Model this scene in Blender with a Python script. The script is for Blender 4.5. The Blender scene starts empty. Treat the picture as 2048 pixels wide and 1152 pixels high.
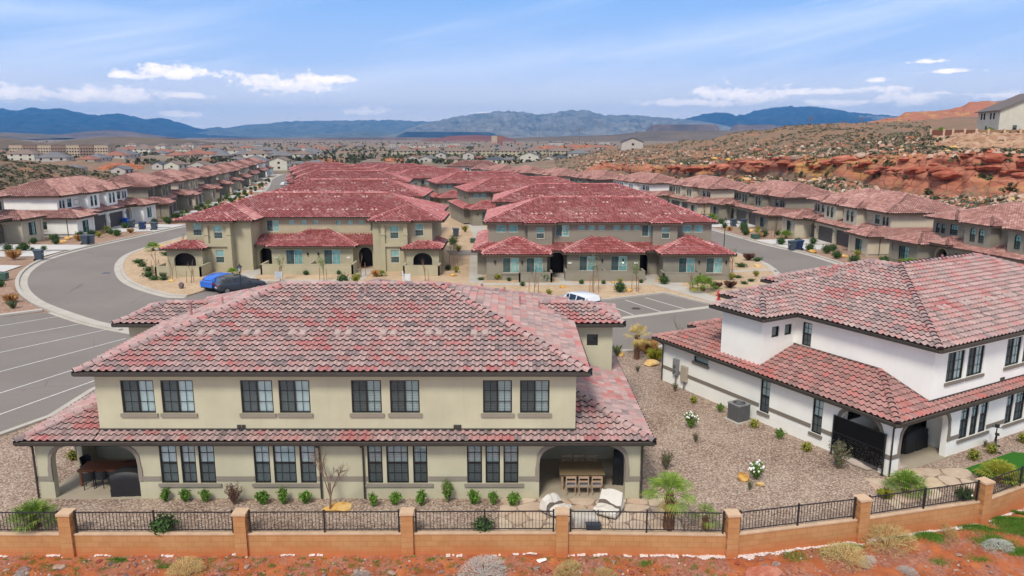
import bpy, math, random, bmesh
from mathutils import Vector, Matrix, noise
from mathutils.geometry import tessellate_polygon
R = math.radians
random.seed(7)
sc = bpy.context.scene
COL = sc.collection

# ---------------------------------------------------------------- camera
F_PX, CAM_H = 1480.0, 15.1
PITCH = math.atan(304 / F_PX)
cam_d = bpy.data.cameras.new('camera')
cam = bpy.data.objects.new('camera', cam_d); COL.objects.link(cam)
cam.location = (0, 0, CAM_H)
cam.rotation_euler = (R(90) - PITCH, 0, 0)
cam_d.sensor_width = 36; cam_d.lens = 36 * F_PX / 2048
cam_d.clip_start = .5; cam_d.clip_end = 90000
sc.camera = cam
_c, _s = math.cos(PITCH), math.sin(PITCH)
def ray(px, py):
    u = (px - 1024) / F_PX; v = (py - 576) / F_PX
    return Vector((u, _c - v * _s, -_s - v * _c))
def G(px, py, z=0.0):
    d = ray(px, py); t = (z - CAM_H) / d.z
    return (d.x * t, d.y * t)
def gz(y):
    return 0.0 if y < 88 else (-.022 * (y - 88) if y < 300 else -4.664)
def GS(px, py):
    z = 0
    for _ in range(60):
        p = G(px, py, z); z = .5 * z + .5 * gz(p[1])
    return p

# ---------------------------------------------------------------- objects
def tag(o, label=None, cat=None, group=None, kind=None):
    if label: o['label'] = label
    if cat: o['category'] = cat
    if group: o['group'] = group
    if kind: o['kind'] = kind
    return o
def empty(name, loc, rz=0, **k):
    o = bpy.data.objects.new(name, None); COL.objects.link(o)
    o.location = loc; o.rotation_euler = (0, 0, rz); o.empty_display_size = .2
    return tag(o, **k)
KIDS = {}
def setparent(o, p):
    if p is not None:
        o.parent = p; KIDS.setdefault(p.name, []).append(o)
def copy_tree(o, parent=None):
    c = o.copy(); COL.objects.link(c); setparent(c, parent)
    for ch in list(KIDS.get(o.name, [])): copy_tree(ch, c)
    return c
def inst(o, loc, rz=0, s=1, **k):
    c = copy_tree(o); c.location = loc; c.rotation_euler = (0, 0, rz)
    c.scale = (s, s, s) if not isinstance(s, tuple) else s
    return tag(c, **k)

class MB:
    def __init__(s, M=None):
        s.v = []; s.f = []; s.mi = []; s.uv = []; s.M = M or Matrix(); s.m = 0
    def add(s, vs, fs, uv=None):
        b = len(s.v); M = s.M
        s.v += [tuple(M @ Vector(p)) for p in vs]
        for f in fs:
            s.f.append([b + i for i in f]); s.mi.append(s.m); s.uv.append(uv)
    def box(s, x0, x1, y0, y1, z0, z1):
        s.add([(x0,y0,z0),(x1,y0,z0),(x1,y1,z0),(x0,y1,z0),(x0,y0,z1),(x1,y0,z1),(x1,y1,z1),(x0,y1,z1)],
              [(3,2,1,0),(4,5,6,7),(0,1,5,4),(1,2,6,5),(2,3,7,6),(3,0,4,7)])
    def cyl(s, p0, p1, r0, r1=None, n=8, caps=True):
        r1 = r0 if r1 is None else r1
        p0, p1 = Vector(p0), Vector(p1); d = (p1 - p0).normalized()
        a = Vector((0,0,1)) if abs(d.z) < .9 else Vector((1,0,0))
        u = d.cross(a).normalized(); w = d.cross(u)
        vs = []
        for p, r in ((p0, r0), (p1, r1)):
            for i in range(n):
                t = 2 * math.pi * i / n
                vs.append(p + u * (r * math.cos(t)) + w * (r * math.sin(t)))
        fs = [(i, (i+1) % n, n + (i+1) % n, n + i) for i in range(n)]
        if caps: fs += [tuple(range(n))[::-1], tuple(range(n, 2*n))]
        s.add(vs, fs)
    def tube(s, pts, r, n=6):
        rs = r if isinstance(r, (list, tuple)) else [r] * len(pts)
        for i in range(len(pts) - 1): s.cyl(pts[i], pts[i+1], rs[i], rs[i+1], n)
    def prism(s, poly, z0, z1):
        n = len(poly)
        tris = tessellate_polygon([[Vector((p[0], p[1], 0)) for p in poly]])
        s.add([(p[0], p[1], z0) for p in poly] + [(p[0], p[1], z1) for p in poly],
              [(i, (i+1) % n, n + (i+1) % n, n + i) for i in range(n)] +
              [tuple(n + k for k in t) for t in tris] + [tuple(t)[::-1] for t in tris])
    def sphere(s, c, r, nu=10, nv=6, fn=None):
        rx, ry, rz = r if isinstance(r, tuple) else (r, r, r)
        vs = []; c = Vector(c)
        for j in range(nv + 1):
            ph = math.pi * j / nv
            for i in range(nu):
                t = 2 * math.pi * i / nu
                d = Vector((math.sin(ph)*math.cos(t), math.sin(ph)*math.sin(t), math.cos(ph)))
                k = fn(d) if fn else 1
                vs.append(c + Vector((d.x*rx*k, d.y*ry*k, d.z*rz*k)))
        fs = []
        for j in range(nv):
            for i in range(nu):
                a, b = j*nu + i, j*nu + (i+1) % nu
                fs.append((a, a+nu, b+nu, b))
        s.add(vs, fs)
    def build(s, name, mats, parent=None, smooth=False, **k):
        me = bpy.data.meshes.new(name)
        me.from_pydata(s.v, [], s.f)
        mats = mats if isinstance(mats, (list, tuple)) else [mats]
        for m in mats: me.materials.append(m)
        if len(mats) > 1: me.polygons.foreach_set('material_index', s.mi)
        if any(u is not None for u in s.uv):
            uvl = me.uv_layers.new(name='tile'); arr = []
            for f, u in zip(s.f, s.uv):
                arr += list(u or (0.5, 0.5)) * len(f)
            uvl.data.foreach_set('uv', arr)
        if smooth: me.polygons.foreach_set('use_smooth', [True] * len(s.f))
        me.update()
        o = bpy.data.objects.new(name, me); COL.objects.link(o); setparent(o, parent)
        return tag(o, **k)

# ---------------------------------------------------------------- materials
class NT:
    def __init__(s, name):
        s.mat = bpy.data.materials.new(name); s.mat.use_nodes = True
        s.nt = s.mat.node_tree; s.n = s.nt.nodes; s.l = s.nt.links
        s.p = s.n['Principled BSDF']; s.out = s.n['Material Output']
    def node(s, t, **k):
        x = s.n.new(t)
        for a, b in k.items(): setattr(x, a, b)
        return x
    def setin(s, sock, v):
        if hasattr(v, 'links') or isinstance(v, bpy.types.NodeSocket): s.l.new(v, sock)
        else:
            if isinstance(v, (tuple, list)) and len(v) == 3 and sock.type == 'RGBA': v = (*v, 1)
            sock.default_value = v
    def coord(s, kind='Object', scale=None):
        c = s.node('ShaderNodeTexCoord').outputs[kind]
        if scale:
            m = s.node('ShaderNodeMapping'); m.inputs['Scale'].default_value = scale if isinstance(scale, tuple) else (scale,)*3
            s.l.new(c, m.inputs['Vector']); c = m.outputs[0]
        return c
    def pos(s, scale=(1,1,1)):
        c = s.node('ShaderNodeNewGeometry').outputs['Position']
        m = s.node('ShaderNodeMapping'); m.inputs['Scale'].default_value = scale
        s.l.new(c, m.inputs['Vector']); return m.outputs[0]
    def noise(s, sc_=5, vec=None, detail=3, rough=.55, out='Fac'):
        x = s.node('ShaderNodeTexNoise'); x.inputs['Scale'].default_value = sc_
        x.inputs['Detail'].default_value = detail; x.inputs['Roughness'].default_value = rough
        if vec: s.l.new(vec, x.inputs['Vector'])
        return x.outputs[out]
    def voro(s, sc_=5, vec=None, feature='F1', out='Distance', rnd=1):
        x = s.node('ShaderNodeTexVoronoi', feature=feature); x.inputs['Scale'].default_value = sc_
        x.inputs['Randomness'].default_value = rnd
        if vec: s.l.new(vec, x.inputs['Vector'])
        return x.outputs[out]
    def white(s, vec): 
        x = s.node('ShaderNodeTexWhiteNoise', noise_dimensions='3D'); s.l.new(vec, x.inputs['Vector'])
        return x.outputs['Value']
    def ramp(s, fac, stops, interp='LINEAR'):
        x = s.node('ShaderNodeValToRGB'); cr = x.color_ramp; cr.interpolation = interp
        while len(cr.elements) < len(stops): cr.elements.new(.5)
        for e, (p, c) in zip(cr.elements, stops):
            e.position = p; e.color = (*c, 1) if isinstance(c, (tuple, list)) else (c, c, c, 1)
        s.setin(x.inputs[0], fac); return x.outputs[0]
    def math(s, op, a, b=0.0, c=None, clamp=False):
        x = s.node('ShaderNodeMath', operation=op, use_clamp=clamp)
        s.setin(x.inputs[0], a); s.setin(x.inputs[1], b)
        if c is not None: s.setin(x.inputs[2], c)
        return x.outputs[0]
    def mix(s, f, a, b, mode='MIX'):
        x = s.node('ShaderNodeMix', data_type='RGBA', blend_type=mode)
        s.setin(x.inputs[0], f); s.setin(x.inputs[6], a); s.setin(x.inputs[7], b)
        return x.outputs[2]
    def bump(s, h, strength=.3, dist=.02):
        x = s.node('ShaderNodeBump'); x.inputs['Strength'].default_value = strength
        x.inputs['Distance'].default_value = dist; s.l.new(h, x.inputs['Height'])
        s.l.new(x.outputs[0], s.p.inputs['Normal']); return x
    def island(s): return s.node('ShaderNodeNewGeometry').outputs['Random Per Island']
    def objrand(s): return s.node('ShaderNodeObjectInfo').outputs['Random']
    def sep(s, v):
        x = s.node('ShaderNodeSeparateXYZ'); s.l.new(v, x.inputs[0]); return x.outputs
    def comb(s, a, b, c=0.0):
        x = s.node('ShaderNodeCombineXYZ')
        for i, v in enumerate((a, b, c)): s.setin(x.inputs[i], v)
        return x.outputs[0]
    def fin(s, col=None, rough=.8, spec=.3, metal=0):
        if col is not None: s.setin(s.p.inputs['Base Color'], col)
        s.setin(s.p.inputs['Roughness'], rough)
        s.p.inputs['Specular IOR Level'].default_value = spec
        s.p.inputs['Metallic'].default_value = metal
        return s.mat
def flat(name, col, rough=.6, spec=.3, metal=0, var=.12, nsc=3):
    n = NT(name)
    f = n.noise(nsc, n.coord(), 4)
    a = tuple(c * (1 - var) for c in col); b = tuple(min(1, c * (1 + var)) for c in col)
    return n.fin(n.ramp(f, [(.3, a), (.7, b)]), rough, spec, metal)
def stucco(name, col, mottle=.10):
    n = NT(name); co = n.coord()
    big = n.noise(.7, co, 4); fine = n.noise(28, co, 3)
    c = n.ramp(big, [(.25, tuple(x*(1-mottle) for x in col)), (.75, tuple(min(1, x*(1+mottle)) for x in col))])
    st = n.noise(1.0, n.coord(scale=(5, 5, .35)), 3)          # rain streaks
    c = n.mix(n.math('MULTIPLY', n.ramp(st, [(.55, 0.0), (.8, 1.0)]), .14), c, tuple(x*.62 for x in col))
    n.bump(fine, .35, .012)
    return n.fin(c, .92, .12)
def tilemat(name, pal, rough=.55, spec=.35, run=4.0, weather=.25, var=.22, clus=1.05):
    """clay/concrete tile: one colour per tile, colours come in short runs along a course"""
    n = NT(name)
    uv = n.node('ShaderNodeUVMap', uv_map='tile').outputs[0]; x, y, z = n.sep(uv)
    fy = n.math('FLOOR', y); fx = n.math('FLOOR', x)
    off = n.math('MULTIPLY', n.white(n.comb(fy, 3.3, 1.7)), 17.0)
    runx = n.math('FLOOR', n.math('DIVIDE', n.math('ADD', fx, off), run))
    cl = n.noise(.11, n.comb(fx, n.math('MULTIPLY', fy, 1.6), 4.2), 2)
    w1 = n.white(n.comb(runx, n.math('FLOOR', n.math('DIVIDE', fy, 1.0)), .5))
    w2 = n.white(n.comb(fx, fy, 8.1))
    k = n.math('ADD', n.math('MULTIPLY', w1, .42), n.math('MULTIPLY', cl, clus))
    k = n.math('ADD', n.math('SUBTRACT', k, .21+(clus-1)*.5), n.math('MULTIPLY', n.math('SUBTRACT', w2, .5), .22))
    col = n.ramp(k, pal)
    v = n.math('MULTIPLY_ADD', w2, var, 1.0-var/2)
    hsv = n.node('ShaderNodeHueSaturation'); n.l.new(v, hsv.inputs['Value']); n.l.new(col, hsv.inputs['Color'])
    co = n.coord(); dirt = n.noise(6, co, 5, .65)
    c = n.mix(n.math('MULTIPLY', n.ramp(dirt, [(.45, 0.0), (.75, 1.0)]), weather), hsv.outputs[0], (.42, .36, .33))
    n.bump(n.noise(40, co, 2), .12, .01)
    return n.fin(c, rough, spec)

MAT = {}
MAT['tile_a'] = tilemat('blended concrete tile', [(.0,(.20,.165,.165)), (.2,(.28,.215,.21)), (.36,(.38,.27,.255)), (.52,(.46,.315,.29)), (.66,(.44,.23,.215)), (.8,(.42,.145,.14)), (1,(.39,.095,.09))], .62, .2, run=2.0, var=.30, clus=.7)
MAT['tile_b'] = tilemat('weathered red tile', [(.0,(.22,.14,.13)), (.3,(.32,.175,.16)), (.55,(.41,.22,.195)), (.78,(.42,.15,.13)), (1,(.42,.11,.095))], .62, .2, run=2.0, var=.3, clus=.7)
MAT['tile_c'] = tilemat('bright red tile', [(0,(.35,.065,.06)), (.42,(.43,.105,.10)), (.72,(.54,.22,.205)), (1,(.66,.38,.35))], .5, .4, weather=.3, run=1.0, var=.45)
MAT['tile_e'] = tilemat('dusty pink tile', [(0,(.26,.12,.10)), (.4,(.38,.18,.15)), (.7,(.48,.26,.22)), (1,(.56,.38,.33))], .55, .3, run=1.5, var=.35)
MAT['underlay_shade'] = flat('black roof underlay', (.03,.02,.02), .9)  # roof underlay, and the shade painted on the tile riser faces
MAT['mortar'] = flat('hip cap tile', (.42,.22,.20), .6)
MAT['gutter'] = flat('dark bronze gutter', (.045,.04,.035), .35, .5)
MAT['gutter_c'] = flat('brown gutter', (.10,.07,.05), .45, .4)
MAT['fascia'] = flat('taupe fascia board', (.20,.17,.13), .6)
MAT['st_a'] = stucco('sage cream stucco', (.50,.475,.335))
MAT['st_b'] = stucco('white stucco', (.86,.86,.80), .05)
MAT['st_c'] = stucco('tan stucco', (.44,.395,.265))
MAT['st_d'] = stucco('taupe grey stucco', (.275,.25,.195))
MAT['st_e'] = stucco('cream stucco', (.56,.50,.38))
MAT['trim_a'] = stucco('grey stucco trim', (.27,.235,.19))
MAT['trim_b'] = stucco('brown grey trim', (.22,.19,.155))
MAT['trim_c'] = stucco('dusty tan trim', (.45,.40,.28))
MAT['frame'] = flat('black window frame', (.012,.011,.011), .35, .5)
MAT['frame_w'] = flat('almond window frame', (.60,.57,.48), .5)
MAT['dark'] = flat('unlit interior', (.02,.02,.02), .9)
MAT['garage'] = flat('charcoal garage door paint', (.085,.075,.07), .6)
MAT['door'] = flat('dark door paint', (.03,.022,.02), .5)
MAT['conc'] = None
def concrete(name, col):
    n = NT(name); co = n.pos()
    c = n.ramp(n.noise(.6, co, 5, .6), [(.3, tuple(x*.85 for x in col)), (.7, tuple(min(1,x*1.1) for x in col))])
    c = n.mix(.25, c, n.ramp(n.noise(9, co, 4), [(.35, tuple(x*.8 for x in col)), (.65, col)]))
    n.bump(n.noise(60, co, 2), .15, .01)
    return n.fin(c, .85, .2)
MAT['conc'] = concrete('pale concrete', (.50,.46,.40))
MAT['patio'] = concrete('warm patio concrete', (.42,.36,.27))
MAT['drive'] = concrete('white grey driveway concrete', (.60,.58,.55))
def asphalt():
    n = NT('grey asphalt'); co = n.pos()
    c = n.ramp(n.noise(.12, co, 5, .6), [(.3,(.205,.178,.155)), (.7,(.265,.232,.205))])
    c = n.mix(.35, c, n.ramp(n.noise(45, co, 2), [(.35,(.13,.12,.11)), (.65,(.28,.25,.23))]))
    st = n.noise(1.3, co, 5, .7)
    c = n.mix(n.math('MULTIPLY', n.ramp(st, [(.62,0.0),(.72,1.0)]), .25), c, (.10,.09,.085))
    str_ = n.noise(1, n.pos((.25, 4, 1)), 3)
    c = n.mix(n.math('MULTIPLY', n.ramp(str_, [(.5,0.0),(.75,1.0)]), .16), c, (.29,.26,.235))
    ck = n.math('MULTIPLY', n.ramp(n.voro(.16, n.node('ShaderNodeVectorMath', operation='ADD').outputs[0] if False else co, feature='DISTANCE_TO_EDGE'), [(.0,1.0),(.006,0.0)]), n.ramp(n.noise(.15, co, 3), [(.5,0.0),(.6,.55)]))
    c = n.mix(ck, c, (.07,.065,.06))
    n.bump(n.noise(80, co, 2), .3, .01)
    return n.fin(c, .9, .2)
MAT['asphalt'] = asphalt()
def gravel(name, stops, sc_=11, depth=.03):
    n = NT(name); co = n.pos()
    wn = n.voro(sc_, co, out='Color'); x = n.sep(wn)[0]
    c = n.ramp(x, stops)
    d = n.voro(sc_, co)
    c = n.mix(n.ramp(d, [(.45, 0.0), (.75, .75)]), c, tuple(v*.35 for v in stops[0][1]))
    c = n.mix(.25, c, n.ramp(n.noise(.35, co, 4), [(.3, tuple(v*.8 for v in stops[0][1])), (.7, stops[-1][1])]))
    x2 = n.node('ShaderNodeBump'); x2.invert = True; x2.inputs['Strength'].default_value = .8; x2.inputs['Distance'].default_value = depth
    n.l.new(d, x2.inputs['Height']); n.l.new(x2.outputs[0], n.p.inputs['Normal'])
    return n.fin(c, .9, .15)
MAT['gravel'] = gravel('mixed tan river gravel', [(0,(.20,.13,.10)), (.35,(.38,.26,.19)), (.7,(.50,.37,.28)), (1,(.66,.54,.44))], 14)
MAT['gravel_l'] = gravel('pale gold gravel', [(0,(.44,.29,.17)), (.4,(.60,.43,.27)), (1,(.74,.57,.40))], 14, .015)
MAT['gravel_r'] = gravel('pinkish brown gravel', [(0,(.28,.16,.11)), (.5,(.40,.25,.18)), (1,(.55,.38,.29))], 9, .03)
# ---------------------------------------------------------------- glass, blinds
def glassmat(name, tint, refl=.28):
    n = NT(name); n.n.remove(n.p)
    g = n.node('ShaderNodeBsdfGlossy'); g.inputs['Roughness'].default_value = .04; g.inputs['Color'].default_value = (.75,.95,1,1)
    t = n.node('ShaderNodeBsdfTransparent'); t.inputs['Color'].default_value = (*tint, 1)
    lw = n.node('ShaderNodeLayerWeight'); lw.inputs['Blend'].default_value = .35
    f = n.math('ADD', n.math('MULTIPLY', lw.outputs['Fresnel'], .5), refl * .6, clamp=True)
    m = n.node('ShaderNodeMixShader'); n.l.new(f, m.inputs[0]); n.l.new(t.outputs[0], m.inputs[1]); n.l.new(g.outputs[0], m.inputs[2])
    n.l.new(m.outputs[0], n.out.inputs[0]); return n.mat
MAT['glass'] = glassmat('tinted window glass', (.90,1,1), .2)
MAT['glass_f'] = glassmat('green tinted glass', (.68,.96,.93), .3)
def screenmat():
    n = NT('fine insect screen'); n.n.remove(n.p)
    d = n.node('ShaderNodeBsdfDiffuse'); d.inputs['Color'].default_value = (.05,.05,.05,1)
    t = n.node('ShaderNodeBsdfTransparent')
    m = n.node('ShaderNodeMixShader'); m.inputs[0].default_value = .55
    n.l.new(t.outputs[0], m.inputs[1]); n.l.new(d.outputs[0], m.inputs[2]); n.l.new(m.outputs[0], n.out.inputs[0]); return n.mat
MAT['screen'] = screenmat()
def blindmat(name, col, period=20.0, gap=.45):
    n = NT(name); co = n.coord(); z = n.sep(co)[2]
    fr = n.math('FRACT', n.math('MULTIPLY', z, period))
    r = n.objrand()
    c = n.ramp(fr, [(0, tuple(v*gap for v in col)), (.22, tuple(v*.8 for v in col)), (.5, col), (.95, col), (1, tuple(v*gap for v in col))])
    c = n.mix(n.math('MULTIPLY', r, .35), c, tuple(v*.45 for v in col))
    return n.fin(c, .7, .2)
MAT['blind'] = blindmat('white slatted blind', (.95,.97,.95))
MAT['blind_d'] = blindmat('half open slatted blind', (.66,.68,.66), 14.0, .08)
MAT['blind_f'] = flat('pale window shade', (.75,.86,.84), .7, var=.2)

# ---------------------------------------------------------------- tiled roofs
PROF = {8: [0,.09,.19,.29,.39,.49,.58,.79,1], 4: [0,.16,.42,.58,1], 3: [0,.2,.46,.62]}
PROF[3] = [0,.29,.58,1]
def prof_h(t, amp):
    return amp * math.sin(math.pi * t / .58) if t < .58 else -.2 * amp * math.sin(math.pi * (t - .58) / .42)
def clip(poly, edges):
    for (a, b, c) in edges:
        out = []; n = len(poly)
        for i in range(n):
            p, q = poly[i], poly[(i+1) % n]
            dp = a*p[0] + b*p[1] + c; dq = a*q[0] + b*q[1] + c
            if dp >= 0: out.append(p)
            if (dp >= 0) != (dq >= 0):
                t = dp / (dp - dq)
                out.append(tuple(p[k] + (q[k]-p[k])*t for k in range(3)))
        poly = out
        if len(poly) < 3: return None
    return poly
ROOFSEED = [0]
def tiles(mb, poly, seg=8, tw=.315, ex=.37, amp=.075, lift=.045):
    """cover the planar convex polygon (first edge = eave) with S-tiles as real geometry"""
    P = [Vector(p) for p in poly]
    u = (P[1] - P[0]).normalized()
    n = None
    for k in range(2, len(P)):
        c = u.cross(P[k] - P[0])
        if c.length > 1e-6: n = c.normalized(); break
    if n.z < 0: n = -n
    v = n.cross(u)
    if v.z < 0: v = -v
    o = P[0]
    Q = [((p-o).dot(u), (p-o).dot(v)) for p in P]
    area = sum(Q[i][0]*Q[(i+1) % len(Q)][1] - Q[(i+1) % len(Q)][0]*Q[i][1] for i in range(len(Q)))
    if area < 0: Q = Q[::-1]
    E = []
    for i in range(len(Q)):
        a, b = Q[i], Q[(i+1) % len(Q)]
        dx, dy = b[0]-a[0], b[1]-a[1]; L = math.hypot(dx, dy)
        if L < 1e-5: continue
        E.append((-dy/L, dx/L, (dy*a[0] - dx*a[1])/L + 1e-5))
    vmax = max(q[1] for q in Q); ROOFSEED[0] += 37; seed = ROOFSEED[0]
    mb.m = 1
    mb.add([p - n * .03 for p in P], [tuple(range(len(P)))], (.5, .5))
    if seg < 8: amp, lift = .105, .06
    else: lift = .055
    ts = PROF[seg]; hs = [prof_h(t, amp) for t in ts]
    K = int(math.ceil(vmax / ex))
    verts, faces, mi, uvs = [], [], [], []
    jr = random.Random(seed)
    def emit(q, m, uv, inside):
        if not inside:
            q = clip(q, E)
            if not q: return
        b = len(verts)
        for (a, c, h) in q: verts.append(o + u*a + v*c + n*h)
        faces.append(tuple(range(b, b+len(q)))); mi.append(m); uvs.append(uv)
    for k in range(K):
        v0, v1 = k*ex, (k+1)*ex
        us = []
        for i in range(len(Q)):
            a, b = Q[i], Q[(i+1) % len(Q)]
            for p in (a, b):
                if v0 - 1e-6 <= p[1] <= v1 + 1e-6: us.append(p[0])
            for vv in (v0, v1):
                if (a[1]-vv)*(b[1]-vv) < 0: us.append(a[0] + (b[0]-a[0])*(vv-a[1])/(b[1]-a[1]))
        if not us: continue
        i0, i1 = int(math.floor(min(us)/tw)), int(math.ceil(max(us)/tw))
        for i in range(i0, i1):
            x0, x1 = i*tw, (i+1)*tw
            ins = all(e[0]*x + e[1]*y + e[2] > 0 for e in E for x in (x0, x1) for y in (v0, v1))
            if not ins and all(any(e[0]*x + e[1]*y + e[2] <= 0 for e in E) for x in (x0, x1, (x0+x1)/2) for y in (v0, v1)):
                if seg < 8: continue
            uv = (i + .5 + seed, k + .5 + seed*3)
            jl = lift + (jr.uniform(-.006, .010) if seg == 8 else 0)
            for s in range(len(ts)-1):
                a, b = x0 + ts[s]*tw, x0 + ts[s+1]*tw; ha, hb = hs[s], hs[s+1]
                emit([(a, v0, ha+jl), (b, v0, hb+jl), (b, v1, hb), (a, v1, ha)], 0, uv, ins)
                if seg > 3 or s < 2:
                    emit([(a, v0+.002, ha+jl), (a, v0+.03, ha-.03), (b, v0+.03, hb-.03), (b, v0+.002, hb+jl)], 1, uv, ins)  # riser face coloured black: shade under each tile course put into colour
    b = len(mb.v); M = mb.M
    mb.v += [tuple(M @ p) for p in verts]
    mb.f += [[b+i for i in f] for f in faces]; mb.mi += mi; mb.uv += uvs
def caps(mb, p0, p1, r=.13, step=.37, nseg=5, lift=.05):
    p0, p1 = Vector(p0), Vector(p1)
    if p0.z > p1.z + 1e-4: p0, p1 = p1, p0
    d = p1 - p0; L = d.length; d.normalize()
    side = d.cross(Vector((0,0,1))).normalized(); up = side.cross(d)
    N = max(1, int(L/step)); st = L/N
    for i in range(N):
        a = p0 + d*(i*st); b = p0 + d*((i+1)*st + .05)
        ra, rb = r*1.15, r*.9
        vs = []
        for c, rr, lf in ((a, ra, lift+.02), (b, rb, lift-.02)):
            for s in range(nseg+1):
                t = math.pi * s / nseg
                vs.append(c + side*(rr*1.15*math.cos(t)) + up*(rr*math.sin(t) + lf - .04))
        n1 = nseg+1
        mb.m = 0; uv = (i*7.0 + ROOFSEED[0] + .5, i*3 + .5)
        mb.add(vs, [(s, s+1, n1+s+1, n1+s) for s in range(nseg)], uv)
        mb.m = 1; mb.add(vs[:n1], [tuple(range(n1))], uv)
def gutters(mb, a, b, out, g=.11, h=.13, board=.16):
    """open gutter and fascia along an eave a->b; out = outward 2D normal"""
    a, b, o = Vector(a), Vector(b), Vector((out[0], out[1], 0))
    def bar(o0, o1, z0, z1):
        vs = []
        for p in (a, b):
            for (k, z) in ((o0, z0), (o1, z0), (o1, z1), (o0, z1)): vs.append(p + o*k + Vector((0,0,z)))
        mb.add(vs, [(0,1,2,3), (7,6,5,4), (0,4,5,1), (1,5,6,2), (2,6,7,3), (3,7,4,0)])
    mb.m = 0; bar(0.005, g, -h-.03, -.03-h+.02); bar(g-.015, g, -h-.03, -.01)
    mb.m = 1; bar(-.04, .0, -board-.03, -.03)
def plane_roof(parent, name, planes, cap_lines, eaves, tm, seg, gm='gutter', z_soffit=None, fm='fascia', tw=.315, gut=True, capm=None, split=False):
    mb = MB()
    for p in planes: tiles(mb, p, seg, tw)
    ro = mb.build(name, [MAT[tm], MAT['underlay_shade']], parent)
    if split:
        for a, b in cap_lines:
            c = MB(); caps(c, a, b, nseg=5 if seg == 8 else 3, r=.13 if seg == 8 else .15); c.build('ridge_caps', [MAT[tm], MAT['underlay_shade']], ro)
    elif cap_lines:
        c = MB()
        for a, b in cap_lines: caps(c, a, b, nseg=5 if seg == 8 else 3, r=.13 if seg == 8 else .15)
        c.build('ridge_caps', [MAT[capm or tm], MAT['underlay_shade']], ro)
    if eaves and gut:
        g = MB()
        for a, b, o in eaves: gutters(g, a, b, o)
        g.build('gutter', [MAT[gm], MAT[fm]], ro)
    if z_soffit:
        s = MB()
        for (x0, x1, y0, y1, z) in z_soffit: s.add([(x0,y0,z),(x1,y0,z),(x1,y1,z),(x0,y1,z)], [(0,1,2,3)])
        s.build('soffit', MAT[fm], ro)
    return ro
def hip(parent, x0, x1, y0, y1, z, pitch, tm, seg, sides='FRBL', gm='gutter', gut=True, name='roof', fm='fascia', soffit=True, tw=.315, eavesides=None):
    """hip roof over the eave rectangle"""
    w, d = x1-x0, y1-y0; h = min(w, d)/2; zr = z + h*pitch
    if w >= d: A, B = (x0+h, y0+h, zr), (x1-h, y0+h, zr)
    else: A, B = (x0+h, y0+h, zr), (x0+h, y1-h, zr)
    c00, c10, c11, c01 = (x0,y0,z), (x1,y0,z), (x1,y1,z), (x0,y1,z)
    if w >= d: pl = dict(F=[c00,c10,B,A], R=[c10,c11,B], B=[c11,c01,A,B], L=[c01,c00,A])
    else: pl = dict(F=[c00,c10,A], R=[c10,c11,B,A], B=[c11,c01,B], L=[c01,c00,A,B])
    if abs(w-d) < .05: pl = dict(F=[c00,c10,A], R=[c10,c11,A], B=[c11,c01,A], L=[c01,c00,A])
    if w >= d: cl = [(c00,A), (c10,B), (c11,B), (c01,A)]
    else: cl = [(c00,A), (c10,A), (c11,B), (c01,B)]
    if abs(w-d) > .05: cl.append((A, B))
    ev = dict(F=(c00,c10,(0,-1)), R=(c10,c11,(1,0)), B=(c11,c01,(0,1)), L=(c01,c00,(-1,0)))
    keepcap = [c for c in cl]
    es = eavesides or sides
    return plane_roof(parent, name, [pl[s] for s in sides], keepcap, [ev[s] for s in es], tm, seg, gm,
                      [(x0,x1,y0,y1,z-.17)] if soffit else None, fm, tw, gut)

# ---------------------------------------------------------------- walls and openings
def WM(ox, oy, ang): return Matrix.Translation((ox, oy, 0)) @ Matrix.Rotation(R(ang), 4, 'Z')
def archpts(u0, u1, zs, zt, n=14, e=2.4):
    uc, a, b = (u0+u1)/2, (u1-u0)/2, zt-zs; out = []
    for i in range(n+1):
        t = math.pi * i / n; c, s = math.cos(t), math.sin(t)
        out.append((uc + a*math.copysign(abs(c)**(2/e), c), zs + b*abs(s)**(2/e)))
    return out                                    # from (u1,zs) over the top to (u0,zs)
def hole_loop(h):
    k = h[0]; u0, u1, z0, z1 = h[1:5]
    if k == 'r': return [(u0,z0), (u1,z0), (u1,z1), (u0,z1)]
    zs = h[5]; e = h[6] if len(h) > 6 else 2.4
    return [(u0,z0), (u1,z0)] + archpts(u0, u1, zs, z1, e=e)
def wall(mb, Mx, w, z0, z1, holes=(), depth=.14, thick=None):
    loops = [[(0,z0), (w,z0), (w,z1), (0,z1)]]
    cut = []
    for h in holes:
        lp = hole_loop(h)
        if h[3] <= z0 + 1e-4: cut.append((h, lp))
        else: loops.append(lp)
    if cut:                                        # openings that reach the floor notch the outline
        cut.sort(key=lambda c: c[0][1]); o = [(0, z0)]
        for h, lp in cut: o += [lp[0]] + lp[2:][::-1] + [lp[1]] if h[0] != 'r' else [lp[0], lp[3], lp[2], lp[1]]
        loops[0] = o + [(w, z0), (w, z1), (0, z1)]
    old = mb.M; mb.M = old @ Mx
    def face(y, rev):
        pts = [p for lp in loops for p in lp]
        tr = tessellate_polygon([[Vector((p[0], p[1], 0)) for p in lp] for lp in loops])
        mb.add([(p[0], y, p[1]) for p in pts], [tuple(t)[::-1] if rev else tuple(t) for t in tr])
    face(0, False)
    if thick: face(thick, True)
    dd = thick or depth
    for h in holes:
        lp = hole_loop(h); n = len(lp)
        for i in range(n):
            a, b = lp[i], lp[(i+1) % n]
            if h[3] <= z0 + 1e-4 and i == 0: continue
            mb.add([(a[0],0,a[1]), (b[0],0,b[1]), (b[0],dd,b[1]), (a[0],dd,a[1])], [(0,1,2,3)])
    mb.M = old
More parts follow.
